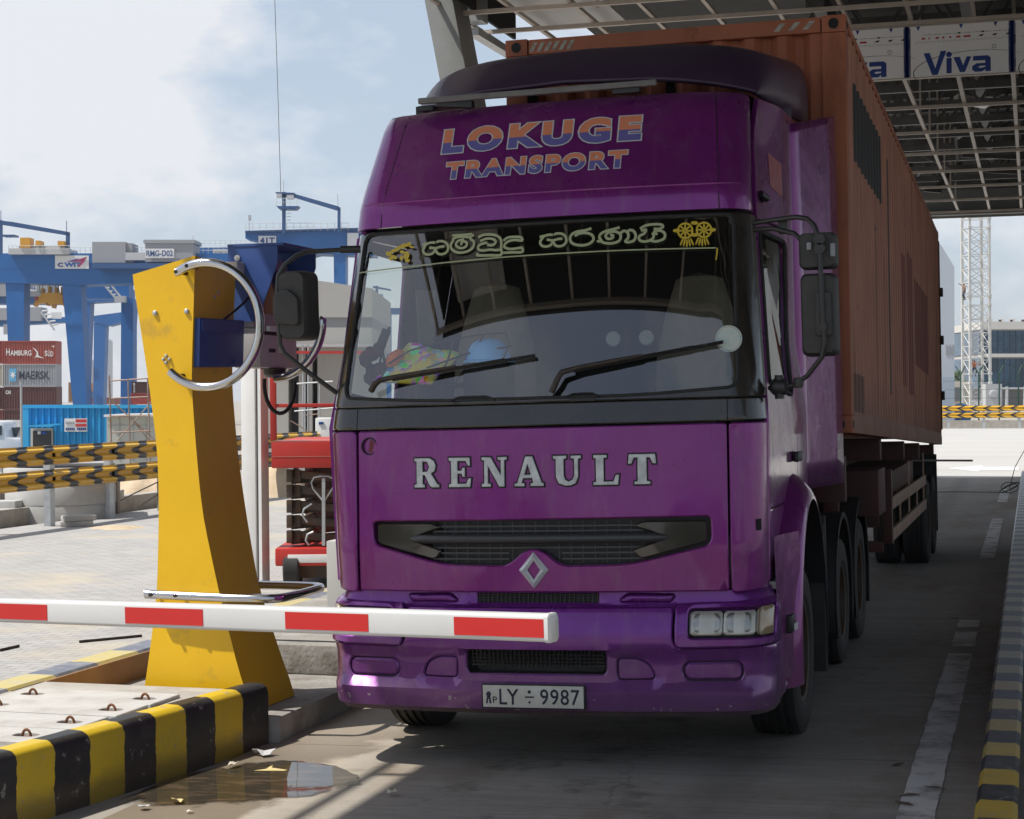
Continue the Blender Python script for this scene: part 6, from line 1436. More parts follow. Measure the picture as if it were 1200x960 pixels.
# blue site office made from a container
d = 63; O = at(110, 535, d); of = empty('site_office', O, 'bright blue container office with door awning and small white notice', 'site office')
OB_ = mat('office_blue', (0.015, 0.30, 0.62), .5, var=(.012, .27, .57), vscale=1.2); OBL = mat('office_blue_trim', (.03, .36, .68), .5)
m = MB(); x = 34; fr = []
while x < 200:
    fr += [(x, 0), (x + 2.2, 0), (x + 3.2, .07), (x + 6.4, .07)]; x += 7.4
for (a, e0), (b_, e1) in zip(fr, fr[1:]):
    for (ya, yb_) in ((478.5, 563),):
        if 38 < (a + b_) / 2 < 60: yb_ = 502
        m.add([at(a, yb_, d) + FW * e0 - O, at(b_, yb_, d) + FW * e1 - O, at(b_, ya, d) + FW * e1 - O, at(a, ya, d) + FW * e0 - O], [(0, 1, 2, 3)])
pr_(m, 27, 474.8, 200, 563, d + .12, 2.3, O); m.build('wall', OB_, of)
m = MB(); pr_(m, 26.5, 474.5, 200, 478.5, d - .05, .16, O); pr_(m, 26.5, 478.5, 33.5, 563, d - .04, .12, O); m.build('frame', OBL, of)
m = MB(); pp_(m, [(29, 499), (62, 496.6), (64, 498.5), (60, 500.5), (32, 500.2)], d - .9, .85, O); m.build('awning', OBL, of)
m = MB(); pr_(m, 36, 502, 61.5, 561, d - .10, .15, O); df = m.build('door_frame', mat('door_frame_cream', (.55, .52, .47), .6), of)
m = MB(); pr_(m, 38.5, 505, 60, 560, d - .14, .03, O); dd_ = m.build('door', mat('door_dark_glass', (.03, .03, .035), .2), df)
m = MB(); pr_(m, 44, 505.5, 47.5, 509, d - .17, .02, O); m.build('door_notice', SIGNW, dd_); m = MB(); pr_(m, 48, 505.8, 54.5, 509, d - .17, .02, O); m.build('door_notice', mat('notice_blue', (.02, .07, .3), .5), dd_)
m = MB(); pr_(m, 75.5, 490.5, 102, 506, d - .08, .05, O); nb = m.build('notice_board', SIGNW, of)
m = MB(); pr_(m, 88.5, 491.5, 101.3, 495, d - .10, .015, O); pr_(m, 88.5, 497, 101.3, 500, d - .10, .015, O); build_each(m, 'notice_red', mat('notice_red', (.5, .03, .03), .5), nb)
m = MB()
for i in range(5): pr_(m, 77 + i * 2.1, 494 + (i % 2) * .4, 78.4 + i * 2.1, 497, d - .10, .01, O)
m.build('lettering', HGREY, nb); m = MB()
for i in range(11):
    if i != 5: pr_(m, 77 + i * 2.2, 501.4, 78.7 + i * 2.2, 504.3, d - .10, .01, O)
m.build('lettering', SIGNB, nb)
# grey cabin, scaffold, lamp pole, parked van
d = 57; O = at(150, 535, d); o = empty('site_cabin', O, 'pale grey panelled cabin with white roof edge behind a scaffold frame', 'site cabin')
m = MB(); pr_(m, 125, 487.5, 200, 567, d, 2.2, O); w_ = m.build('wall', mat('cabin_panel', (.44, .45, .41), .6), o)
m = MB(); pp_(m, [(121.5, 486), (200, 484.5), (200, 487.8), (121.5, 488.8)], d - .3, 2.8, O); m.build('roof', WHITE, o)
m = MB(); [pr_(m, x, 489, x + .5, 540, d - .02, .04, O) for x in (140, 156, 171)]; pr_(m, 126, 498, 200, 498.5, d - .02, .04, O); build_each(m, 'panel_joint', HGREY, o)
d = 50; O = at(150, 540, d); o = empty('scaffold', O, 'rusty tube scaffold frame with cross braces in front of the grey cabin', 'scaffold'); SCT = mat('scaffold_tube', (.34, .29, .26), .6, .4, var=(.22, .13, .09), vscale=3)
for q in ([(128, 440), (132, 572)], [(173, 444), (177, 572)], [(150, 444), (154, 572)]): m = MB(); ptube(m, q, d, .025, O); m.build('standard', SCT, o)
for q in ([(128, 446.5), (174, 443.5)], [(130, 467), (174, 465)], [(130, 507), (178, 505)], [(129, 488), (177, 487)]): m = MB(); ptube(m, q, d, .024, O); m.build('ledger', SCT, o)
for q in ([(130, 469), (182, 516)], [(182, 466), (137, 517)], [(153, 489), (182, 525)]): m = MB(); ptube(m, q, d + .6, .02, O); m.build('brace', SCT, o)
d = 48; O = at(25, 540, d); o = tag(ptube(MB(), [(25.7, 573), (24.7, 448)], d, .035, Vector()).build('steel_post', GALV), 'thin pale steel post standing in front of the blue office corner', 'post')
d = 66; O = at(5, 540, d); o = empty('parked_van', O, 'white van parked at the left edge in front of the blue office', 'van')
m = MB(); pp_(m, [(-30, 553), (24, 553), (24.5, 520), (20, 514), (8, 512.5), (5, 498), (2, 494), (-30, 492)], d, 1.7, O); m.build('body', mat('van_white', (.62, .63, .65), .35, coat=.5), o, bevel=.05)
m = MB(); pp_(m, [(9, 512), (20, 511), (24.4, 500.5), (10, 501.5)], d + .9, .4, O); pp_(m, [(-14, 510), (2, 510), (2, 499), (-14, 498)], d - .03, .05, O); m.build('window', mat('van_glass', (.05, .06, .07), .1), o)
m = MB(); pp_(m, [(0, 493.5), (26, 492), (26, 496), (0, 499)], d + 3, 1.4, O); m.build('roof', WHITE, o)
for x in (14, -16): m = MB(); c_ = at(x, 552, d - .05) - O; m.lathe([(0, .0), (.2, -.02), (.33, 0), (.34, .2), (0, .22)], c_, 'y', 20); m.build('wheel', RUBBER, o)

# building, scissor lift and grey post behind the terminal
d = 52; O = at(380, 548, d); o = empty('gate_building', O, 'light grey two-storey gate building with darker band behind the red platform lift', 'building')
BGL = mat('building_light_render', (.44, .425, .40), .7, var=(.40, .385, .36), vscale=.4); BGD = mat('building_grey_band', (.28, .28, .28), .7)
m = MB(); pp_(m, [(312, 318), (366, 328), (436, 338), (436, 372), (312, 372)], d, 8, O); pr_(m, 312, 384, 436, 407, d, 8, O); m.build('upper_wall', BGL, o)
m = MB(); pr_(m, 312, 372, 436, 384, d + .05, 7.9, O); m.build('grey_band', BGD, o)
m = MB()
for x0, x1 in ((312, 338), (350, 358), (361, 366), (372, 436)): pr_(m, x0, 407, x1, 558, d + .3, 6, O)
build_each(m, 'lower_wall', BGL, o)
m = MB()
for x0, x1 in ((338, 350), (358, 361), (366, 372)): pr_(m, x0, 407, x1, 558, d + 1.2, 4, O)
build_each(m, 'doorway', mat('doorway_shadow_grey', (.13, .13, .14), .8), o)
m = MB(); pr_(m, 312, 403, 436, 406.5, d - .5, .3, O); [pr_(m, x, 404, x + 1.6, 540, d - .5, .2, O) for x in (354, 360)]; build_each(m, 'drain_pipe', HGREYL, o); m = MB(); pr_(m, 318, 411.5, 436, 414.5, d - .6, .12, O); m.build('red_pipe', mat('pipe_red', (.5, .03, .03), .5), o)
o = empty('wall_cabinet', at(380, 512, 40), 'white box unit seen above the red platform, left of the lorry', 'cabinet'); m = MB(); pr_(m, 369.5, 490, 392, 578, 40, .8, o.location); m.build('cabinet_body', WHITE, o, bevel=.02); m = MB(); pr_(m, 373.5, 494.5, 379, 497.5, 39.98, .02, o.location); m.build('sticker', SIGNB, o)
d = 43; O = at(365, 540, d); o = empty('scaffold', O, 'grey tube frame standing behind the red platform lift', 'scaffold')
for x in (357.5, 361, 374.5): m = MB(); ptube(m, [(x, 450), (x, 572)], d, .02, O); m.build('standard', GALV, o)
for q in ([(345, 482), (392, 478)], [(345, 450), (390, 447)]): m = MB(); ptube(m, q, d, .02, O); m.build('ledger', GALV, o)
for q in ([(340, 493), (364, 507)], [(356, 487), (376, 485)]): m = MB(); ptube(m, q, d, .016, O); m.build('brace', SCT, o)
d = 19.3; O = gnd(345, 690); lift = empty('scissor_lift', O, 'red scissor platform lift with folded rusty arms, half hidden by the lorry', 'platform lift', rot=(0, 0, YAW))
LRED = mat('lift_red', (.50, .025, .018), .5, var=(.42, .03, .02), vscale=3, dirt=(.3, .2, .15), dscale=4, dpos=(.66, .8)); SCR = mat('lift_arm_grey', (.06, .055, .05), .55, .4, var=(.12, .07, .04), vscale=6)
def LL(px, py): p = at(px, py, d); q = p - O; c, s_ = math.cos(-YAW), math.sin(-YAW); return (q.x * c - q.y * s_, q.z)
def lrect(m, x0, y0, x1, y1, dy0, dy1): a, b_ = LL(x0, y1), LL(x1, y0); m.box(min(a[0], b_[0]), max(a[0], b_[0]), dy0, dy1, min(a[1], b_[1]), max(a[1], b_[1])); return m
m = lrect(MB(), 318, 517, 432, 549, 0, 2.3); m.build('platform', LRED, lift, bevel=.012)
m = lrect(MB(), 319, 534.4, 430, 535.6, -.004, .01); lrect(m, 320, 515, 430, 516.5, .0, .05); m.build('toe_line', mat('cream_edge', (.55, .45, .35), .6), lift)
m = lrect(MB(), 316.5, 420, 322.8, 517, .0, .06); a, b_ = LL(316, 473.5), LL(432, 476.8)
m.box(a[0], b_[0], .01, .05, min(a[1], b_[1]), max(a[1], b_[1])); m.box(b_[0] - .05, b_[0], .0, .05, LL(400, 517)[1], b_[1] + .01)
m.build('guard_frame', LRED, lift, bevel=.006)
for k in range(5):
    y0 = 553 + k * 18.0
    m = MB()
    for sgn in (0, 1):
        a, b_ = LL(336, y0 + (12 if sgn else 3)), LL(428, y0 + (3 if sgn else 12)); m.bar((a[0], .25 + sgn * .12, a[1]), (b_[0], .25 + sgn * .12, b_[1]), .07, .085); m.bar((a[0], 1.7 + sgn * .12, a[1]), (b_[0], 1.7 + sgn * .12, b_[1]), .07, .085)
    c_ = LL(346, y0 + 7); m.cyl((c_[0], .2, c_[1]), (c_[0], 1.9, c_[1]), .03, n=10)
    m.build('scissor_arm', SCR, lift, bevel=.008)
    m = MB()
    for x in (334, 343): lrect(m, x, y0 - 2, x + 6.5, y0 + 13, .10 + (x - 334) * .01, .2)
    m.build('arm_knuckle', SCR, lift, bevel=.01)
m = MB(); p0 = LL(378.5, 561); p1 = LL(378.5, 640); m.bar((p0[0], .05, p0[1]), (p1[0], .05, p1[1]), .035, .045)
for q in ([(378, 588), (366, 573), (364, 566), (367, 560), (374, 558.5), (384, 558.5), (391, 562), (392, 568), (379, 588)],): m.tube([(LL(*p)[0], .05, LL(*p)[1]) for p in q], .010, 6)
for q in ([(364, 591), (355, 597), (353, 604), (359, 613)], [(366, 624), (359, 627), (357, 634), (361, 640)]): m.tube([(LL(*p)[0], .08, LL(*p)[1]) for p in q], .012, 6)
m.build('prop_stand', GALV, lift, smooth=50)
m = lrect(MB(), 322, 642, 434, 664, .0, 2.2); ch = m.build('chassis', LRED, lift, bevel=.02)
m = lrect(MB(), 337, 649.5, 434, 660, -.012, .0); m.build('chassis_panel', WHITE, ch, bevel=.004)
m = lrect(MB(), 345, 664, 430, 680, .2, 2.0); m.build('underframe', SCR, lift)
for x, y in ((341, .15), (341, 1.9), (423, .15), (423, 1.9)):
    hx = LL(x, 676)[0]; hb = empty('wheel', (hx, y, .205), None, None); hb.parent = lift
    m = MB(); m.lathe([(.12, -.08), (.18, -.09), (.205, -.07), (.205, .07), (.18, .09), (.12, .08)], (0, 0, 0), 'x', 28); m.build('tyre', TYRE, hb, smooth=35)
    m = MB(); m.lathe([(.125, -.07), (.06, -.05), (0, -.05), (0, .05), (.06, .05), (.125, .07)], (0, 0, 0), 'x', 20); m.build('rim', SCR, hb, smooth=35)
d = 18.6; a = gnd(300, 688, 0); o = empty('steel_column', a, 'white and grey steel post standing just behind the yellow terminal', 'post')
m = MB(); m.box(-.11, .05, -.1, .1, 0, 2.42); m.build('flange', WHITE, o, bevel=.004); m = MB(); m.box(.05, .085, -.06, .06, 0, 2.42); m.build('web', mat('web_dark_grey', (.13, .115, .12), .5), o); m = MB(); m.box(.085, .12, -.1, .1, 0, 2.42); m.build('flange', WHITE, o); m = MB(); m.box(-.2, .2, -.18, .18, 0, .02); m.build('base_plate', GALV, o)

# ------------------------------------------------------------------ right-hand background
MASTW = mat('mast_white', (.62, .62, .60), .5, var=(.5, .5, .48), vscale=2)
d = 180; O = base_of(1144.5, d, 0); mast = empty('lattice_mast', O, 'white square lattice crane mast rising beyond the lane, with two workers on it', 'mast', rot=(0, 0, YAW + .12))
hwm = 1.02; m = MB()
for sx in (-1, 1):
    for sy in (-1, 1): m.box(sx * hwm - .12, sx * hwm + .12, sy * hwm - .12, sy * hwm + .12, 0, 36)
m.build('chord', MASTW, mast)
m = MB(); z = .3; k = 0; hs_ = [1.35, 1.35, .9, 1.35, 1.35, 1.35]
while z < 34:
    h = hs_[k % 6]
    for sy in (-1, 1):
        if h > 1: m.bar((-hwm, sy * hwm, z), (hwm, sy * hwm, z + h), .06, .06); m.bar((hwm, sy * (hwm - .03), z), (-hwm, sy * (hwm - .03), z + h), .06, .06); m.bar((sy * hwm, -hwm, z), (sy * hwm, hwm, z + h), .06, .06)
        m.bar((-hwm, sy * hwm, z + h), (hwm, sy * hwm, z + h), .07, .07); m.bar((sy * hwm, -hwm, z + h), (sy * hwm, hwm, z + h), .07, .07)
    if h < 1:
        for sx in (-1, 1): m.box(sx * hwm - .17, sx * hwm + .17, -hwm - .17, -hwm + .17, z - .12, z + .12); m.box(sx * hwm - .17, sx * hwm + .17, -hwm - .17, -hwm + .17, z + h - .12, z + h + .12)
    z += h + .02; k += 1
m.build('lattice', MASTW, mast)
m = MB(); m.box(.2, 1.9, -1.9, -1.0, 0, 2.9); m.lathe([(.45, 0), (.45, -.1), (.3, -.15), (0, -.15)], (1.0, -1.9, 1.9), 'y', 16); m.build('climbing_unit', HGREYL, mast)
def person(name, O, joints, edges, rad, cols, label, rotz=0):
    me = bpy.data.meshes.new(name); me.from_pydata([j for j in joints], edges, []); o = bpy.data.objects.new(name, me); COL.objects.link(o)
    sk = o.modifiers.new('s', 'SKIN'); sk.use_smooth_shade = True
    for v, r_ in zip(me.skin_vertices[0].data, rad): v.radius = (r_, r_)
    me.skin_vertices[0].data[0].use_root = True
    su = o.modifiers.new('u', 'SUBSURF'); su.levels = 1; su.render_levels = 1
    dg = bpy.context.evaluated_depsgraph_get(); me2 = bpy.data.meshes.new_from_object(o.evaluated_get(dg)); bpy.data.objects.remove(o)
    o = bpy.data.objects.new(name, me2); COL.objects.link(o)
    me2.materials.clear()
    for c_, f in cols: me2.materials.append(c_)
    for p in me2.polygons:
        for i, (c_, f) in enumerate(cols):
            if f(p.center): p.material_index = i
    o.location = O; o.rotation_euler = (0, 0, rotz); return tag(o, label, 'person')
SKIN = mat('skin_brown', (.16, .08, .05), .6); HIV = mat('orange_vest', (.65, .16, .03), .7); JEAN = mat('blue_trousers', (.03, .05, .12), .8); DKC = mat('dark_clothes', (.03, .03, .04), .8); HELM = mat('helmet_white', (.7, .7, .7), .4)
J = [(0, 0, .92), (0, -.02, 1.15), (0, -.04, 1.40), (0, -.05, 1.52), (0, -.07, 1.66), (.10, 0, .88), (.16, -.22, .55), (.16, .02, .08), (.16, -.14, .03), (-.10, 0, .88), (-.18, -.05, .48), (-.20, .10, .08), (-.20, -.05, .03), (.19, -.03, 1.38), (.32, -.20, 1.18), (.36, -.42, 1.28), (.38, -.50, 1.32), (-.19, -.03, 1.38), (-.34, -.12, 1.55), (-.42, -.34, 1.68), (-.43, -.41, 1.72), (0, -.08, 1.75)]
E_ = [(0, 1), (1, 2), (2, 3), (3, 4), (0, 5), (5, 6), (6, 7), (7, 8), (0, 9), (9, 10), (10, 11), (11, 12), (2, 13), (13, 14), (14, 15), (15, 16), (2, 17), (17, 18), (18, 19), (19, 20), (4, 21)]
RD = [.15, .15, .16, .065, .105, .11, .075, .05, .055, .11, .075, .05, .055, .07, .05, .035, .045, .07, .05, .035, .045, .08]
pm = lambda x, y, dd: at(x, y, dd)
person('person', pm(1141.5, 441.5, 179.2), J, E_, RD, [(JEAN, lambda c: c.z < .95), (HIV, lambda c: .95 <= c.z < 1.48), (SKIN, lambda c: 1.48 <= c.z < 1.68), (HELM, lambda c: c.z >= 1.68 and abs(c.x) < .15)], 'worker in orange vest and blue trousers climbing low on the lattice mast', YAW + .5)
person('person', pm(1130.2, 352, 179.0), J, E_, RD, [(DKC, lambda c: c.z < .95), (mat('tan_shirt', (.25, .16, .12), .8), lambda c: .95 <= c.z < 1.48), (SKIN, lambda c: 1.48 <= c.z < 1.68), (HELM, lambda c: c.z >= 1.68 and abs(c.x) < .15)], 'worker in dark trousers and tan shirt high on the left chord of the lattice mast', YAW - 1.2)
# glass office block
d = 225; O = base_of(1200, d, 0); o = empty('office_building', O, 'glass fronted office block with white roof band behind the lattice mast', 'office building')
CURT, t, b, oc = newmat('curtain_glass'); c = mixc(t, maprange(t, noise(t, oc, .35, 5), .4, .6), (.035, .075, .12), (.05, .12, .20)); t.links.new(c, b.inputs['Base Color']); b.inputs['Roughness'].default_value = .08; b.inputs['Metallic'].default_value = .25
OW = mat('office_white', (.56, .55, .52), .6)
m = MB(); pr_(m, 1150, 377, 1290, 386, d - .5, 20, O); r_ = m.build('roof_band', OW, o)
m = MB()
for i in range(10): x = 1158 + i * 13.4; pr_(m, x + 2, 373.5, x + 5.5, 377, d + 2, 1, O)
m.build('roof_fixing', OW, r_); m = MB()
for i in range(10): x = 1158 + i * 13.4; pr_(m, x, 374.5, x + 1.8, 377, d + 1.9, .5, O)
m.build('roof_fixing', DARKMETAL, r_)
m = MB(); pr_(m, 1150, 386, 1290, 387.5, d + .1, 18, O); pr_(m, 1150, 418.5, 1290, 420, d + .1, 18, O); m.build('soffit_shadow_line', HGREY, o)
m = MB(); pr_(m, 1152, 414.5, 1290, 418.5, d - .8, 20, O); m.build('floor_band', OW, o)
for y0, y1 in ((387.5, 414.5), (420, 455)):
    m = MB(); pr_(m, 1148, y0, 1290, y1, d + .3, 17, O); g_ = m.build('curtain_wall', CURT, o)
    m = MB()
    for i in range(21): x = 1148 + i * 7.1; pr_(m, x, y0, x + .7, y1, d + .2, .12, O)
    for yy in (y0 + (y1 - y0) * .22, y0 + (y1 - y0) * .42, y0 + (y1 - y0) * .8): pr_(m, 1148, yy, 1290, yy + .8, d + .18, .12, O)
    m.build('mullion', mat('mullion_dark_blue', (.03, .045, .07), .4), g_)
m = MB(); pr_(m, 1150, 455, 1290, 500, d + 3, 14, O); m.build('ground_floor', HGREY, o)
m = MB(); [pr_(m, 1158 + i * 21, 453, 1160.5 + i * 21, 500, d - .3, .5, O) for i in range(6)]; pr_(m, 1150, 454, 1290, 456.5, d - .2, 3, O); build_each(m, 'ground_column', HGREYL, o)
# white tower wall, low wing and tree between container and mast
d = 110; O = base_of(1100, d, 0); o = empty('warehouse', O, 'tall white gabled warehouse wall just right of the container rear edge', 'warehouse')
m = MB(); pp_(m, [(1060, 505), (1118.5, 505), (1118.5, 313), (1104, 289), (1085, 268), (1060, 262)], d, 30, O); m.build('wall', mat('warehouse_cladding', (.44, .48, .53), .6, var=(.40, .44, .49), vscale=.3), o)
m = MB(); [pr_(m, x, 404, x + 1.6, 415, d - .05, .1, O) for x in (1108.3, 1112.2, 1116)]; build_each(m, 'louvre', HGREY, o)
m = MB(); pr_(m, 1104, 442, 1118.6, 505, d - .03, .05, O); m.build('plinth_band', mat('warehouse_lower', (.33, .39, .46), .6), o)
d = 190; O = base_of(1125, d, 0); o = empty('low_building', O, 'low cream building between the white warehouse and the lattice mast', 'building')
m = MB(); pr_(m, 1112, 446.5, 1136, 500, d, 12, O); m.build('wall', mat('cream_render', (.5, .47, .4), .7), o); m = MB(); pr_(m, 1118, 454, 1130, 470, d - .1, .2, O); m.build('window', mat('dim_window', (.12, .13, .14), .3), o)
# tree
TRK = mat('bark', (.09, .065, .045), .9); LEAF = mat('leaf_green', (.035, .075, .022), .6, var=(.07, .12, .03), vscale=.8)
d = 200; O = base_of(1122, d, 0); o = empty('tree', O, 'small green tree top showing beside the white warehouse', 'tree')
m = MB(); m.tube([(0, 0, 0), (.1, 0, 1.5), (0, .1, 3.2)], [.2, .15, .08], 8)
for i in range(5): a = i * 1.26; m.tube([(0, 0, 1.8 + i * .25), (.7 * math.cos(a), .7 * math.sin(a), 2.8 + i * .25)], [.06, .02], 5)
m.build('trunk', TRK, o, smooth=60)
m = MB()
for i in range(900):
    cl = [(0, 0, 3.4, .9), (-.6, .1, 3.0, .6), (.5, 0, 3.1, .6), (.1, .2, 4.1, .5), (-.3, -.2, 3.9, .5)][i % 5]
    u = Vector((rnd.gauss(0, 1), rnd.gauss(0, 1), rnd.gauss(0, 1))).normalized() * cl[3] * rnd.random() ** .4; p = Vector(cl[:3]) + u
    a = Vector((rnd.uniform(-1, 1), rnd.uniform(-1, 1), rnd.uniform(-1, 1))).normalized(); b_ = a.orthogonal().normalized(); s_ = rnd.uniform(.07, .15); m.add([p - a * s_, p + b_ * s_ * .5, p + a * s_, p - b_ * s_ * .5], [(0, 1, 2, 3)])
m.build('crown', LEAF, o, recalc=False)
# green fence with cranked posts
GRN = mat('fence_green', (.012, .055, .035), .5); O = at(1170, 504, 105.5); fe = empty('wire_fence', O, 'dark green wire fence with cranked post tops beyond the far guard rail', 'fence')
for x, yt in ((1126, 429), (1147, 428), (1171, 428), (1193.5, 427), (1215, 427)):
    m = MB(); p0 = at(x, 504, 105.5) - O; p1 = at(x, yt + 10, 105.5) - O; p2 = at(x + 5, yt, 105.5) - O; m.tube([p0, p1, p2], .045, 8); p3 = at(x - 6.5, yt, 105.5) - O; m.tube([p1, p3], .03, 6); m.build('post', GRN, fe)
m = MB()
for y in (447, 457, 467, 477, 487, 497): m.tube([at(1105, y, 105.5) - O, at(1225, y - 1, 105.5) - O], .008, 4)
m.build('wire', GRN, fe)
TARP = mat('blue_tarp', (.03, .16, .4), .6); 
m = MB(); O = at(1123, 478, 112); O.z = 0
for i in range(3): c_ = Vector((rnd.uniform(-.5, .5), 0, .7 + rnd.uniform(.0, .15))); m.lathe([(0, -.7), (.6, -.5), (.7, 0), (.45, .45), (0, .6)], c_, 'z', 9)
o = m.build('tarpaulin', TARP, smooth=40); o.location = O; tag(o, 'crumpled blue tarpaulin heap behind the far guard rail left of the mast', 'tarpaulin')

# ------------------------------------------------------------------ clutter behind the left guard rail
RINGC = mat('concrete_ring_grey', (.46, .46, .45), .85, var=(.38, .38, .37), vscale=3)
def ring(px, py, d, r_, h, lab, n, mt=RINGC):
    p = at(px, py, d); z0 = yard_h(p.x, p.y)
    m = MB(); m.lathe([(r_ * .85, 0), (r_, 0), (r_, h * .92), (r_ * .985, h), (r_ * .85, h), (r_ * .85, 0)], (0, 0, 0), 'z', 40); o = m.build('concrete_ring', mt, smooth=35); o.location = (p.x, p.y, z0 + n); return tag(o, lab, 'concrete ring', 'concrete manhole rings behind the guard rail')
ring(69, 588, 31.5, .97, .318, 'pale concrete manhole ring at the bottom of the stack behind the rail', 0.0)
ring(70, 588, 31.5, .97, .318, 'pale concrete manhole ring in the middle of the stack behind the rail', .319)
ring(69.5, 588, 31.52, .97, .318, 'pale concrete manhole ring on top of the stack, level with the lower beam', .638)
ring(2, 590, 31.5, .55, .56, 'dark concrete ring at the left edge behind the rail', 0.0, mat('dark_ring', (.16, .14, .12), .9))
def slabs(px, py, d, w_, l_, h, rz, mt, name, lab, cat, group=None, tilt=(0, 0), z=None):
    p = at(px, py, d); p.z = z if z is not None else (0.0 if p.x > -15.9 else yard_h(p.x, p.y)); m = MB(); m.box(-w_ / 2, w_ / 2, -l_ / 2, l_ / 2, 0, h); o = m.build(name, mt, bevel=min(.02, h * .2)); o.location = p; o.rotation_euler = (tilt[0], tilt[1], rz); return tag(o, lab, cat, group)
WOODT = mat('tan_plywood', (.46, .33, .22), .8, var=(.38, .26, .17), vscale=4)
slabs(22, 597, 31, .55, .06, .72, .5, WOODT, 'plywood_sheet', 'tan broken plywood sheet leaning behind the rail near the left edge', 'plywood', tilt=(-.5, .35))
slabs(60, 552, 31.8, 2.2, 1.2, .06, .5, mat('grey_sheet', (.36, .35, .35), .7), 'sheet_pile', 'grey flat sheets lying on top of the concrete rings', 'sheets', z=yard_h(at(60, 552, 31.8).x, 30) + .958)
slabs(110, 598, 32.5, .9, .5, .78, .4, mat('brown_crate', (.24, .20, .18), .8), 'crate', 'brown crate right of the concrete rings behind the second post', 'crate')
for i, (x, y, lab) in enumerate(((90, 605.5, 'pale paver block on the paving between two guard rail posts, lower one'), (92, 605.5, 'pale paver block lying on top of the other between two posts'))):
    slabs(x, y, 29.2, .52, .26, .09, .5 + i * .3, mat('paver_pale', (.42, .40, .37), .9), 'paver_block', lab, 'paver', 'loose paver blocks by the guard rail', z=.0 + i * .091)
slabs(125, 583, 33.45, .6, .3, .14, .3, mat('paver_pale', (.42, .40, .37), .9), 'concrete_offcut', 'pale concrete offcut on the kerb right of the rings', 'concrete offcut', z=.24)
slabs(6, 596, 30.5, .5, .4, .42, .2, RINGC, 'concrete_offcut', 'grey concrete offcut at the left edge below the dark ring', 'concrete offcut')
slabs(2, 502, 82, 3.6, 3.0, 2.0, .28, mat('white_roof', (.6, .6, .6), .6), 'white_shed', 'low white shed behind the van at the left edge', 'shed')
SANDM = mat('sand', (.52, .42, .30), .95, var=(.44, .34, .23), vscale=4, bump=.4, bscale=20)
def heap(px, py, d, rx_, ry_, h, lab):
    p = at(px, py, d); p.z = .001 if p.x > -15.9 else yard_h(p.x, p.y); m = MB(); ph = rnd.uniform(0, 6)
    def H(r_, a): rr = r_ * (1 + .18 * math.sin(3 * a + ph) + .1 * math.sin(7 * a)); return (rx_ * rr * math.cos(a), ry_ * rr * math.sin(a), h * max(0, (1 - r_ * r_)) ** 1.2 * (1 + .12 * math.sin(5 * a + ph) * r_) - .02 * r_)
    m.grid(lambda r_, a: H(r_, a), [0.001, .2, .4, .6, .8, 1.0], [i * math.pi / 14 for i in range(29)]); o = m.build('sand_heap', SANDM, smooth=60); o.location = p; return tag(o, lab, 'sand heap')
heap(172, 575, 36, 1.3, 1.0, .62, 'pale sand heap behind the guard rail beside the yellow terminal'); heap(138, 605, 28.7, .55, .45, .05, 'low brown sand patch at the foot of the second guard rail post'); heap(325, 590, 38, 1.0, .8, .62, 'sand and rubble heap behind the rail left of the platform lift')
for pts, lab in (([(93, 752, .012), (166, 745, .012)], 'thin dark steel rod lying on the paving left of the yellow terminal'), ([(0, 762, .012), (22, 757, .012)], 'short dark rod on the paving at the left edge')):
    q = [gnd(x, y, z) for x, y, z in pts]; m = MB(); m.tube([p - q[0] for p in q], .012, 6); o = m.build('steel_rod', DARKMETAL); o.location = q[0]; tag(o, lab, 'rod')
for pts, lab in (([(134, 590), (160, 577), (187, 564)], 'dark bent cable rising over the kerb behind the rail'), ([(165, 592), (187, 578)], 'short dark bar leaning on the kerb by the yellow terminal')):
    q = [at(x, y, 33) for x, y in pts]; m = MB(); m.tube([p - q[0] for p in q], .014, 6); o = m.build('steel_bar', DARKMETAL); o.location = q[0]; tag(o, lab, 'bar')
# ------------------------------------------------------------------ litter on the lane
PAPER = mat('wet_paper', (.55, .51, .42), .7, var=(.42, .38, .28), vscale=20); PLAS = mat('clear_litter', (.5, .5, .5), .3); DRY = mat('dry_leaf', (.10, .065, .04), .9); YPAP = mat('yellowed_paper', (.55, .44, .2), .7)
def scrap(px, py, poly, mt, name, lab, cat, lift=.012, grp=None):
    p = gnd(px, py, 0); z = lane_z(p.x); p = gnd(px, py, z); m = MB(); vs_ = [(a, q, .006 + rnd.uniform(0, lift)) for a, q in poly]; n = len(vs_)
    m.add(vs_ + [(0, 0, lift * .8)], [[i, (i + 1) % n, n] for i in range(n)]); o = m.build(name, mt, recalc=False); o.location = (p.x, p.y, z); sm = o.modifiers.new('th', 'SOLIDIFY'); sm.thickness = .002; return tag(o, lab, cat, grp)
def rpoly(rx_, ry_, n=9): rx_ *= .75; ry_ *= .75; return [(rx_ * rnd.uniform(.6, 1.1) * math.cos(2 * math.pi * i / n), ry_ * rnd.uniform(.6, 1.1) * math.sin(2 * math.pi * i / n)) for i in range(n)]
scrap(316, 904, [(-.08, -.03), (.09, .0), (.1, .02), (0, .025), (-.02, .09), (-.04, .09), (-.03, .02)], YPAP, 'paper_scrap', 'yellowed torn paper strip lying in the puddle', 'paper')
scrap(273, 900, rpoly(.05, .07), PAPER, 'paper_scrap', 'whitish crumpled paper at the kerb edge of the puddle', 'paper', .03)
scrap(208, 942, rpoly(.06, .06), YPAP, 'paper_scrap', 'yellow and white wrapper scrap near the striped kerb', 'paper', .03)
scrap(310, 886, rpoly(.10, .07), mat('clear_litter', (.5, .5, .5), .3), 'plastic_scrap', 'grey plastic scrap beside the end of the striped kerb', 'plastic scrap', .04)
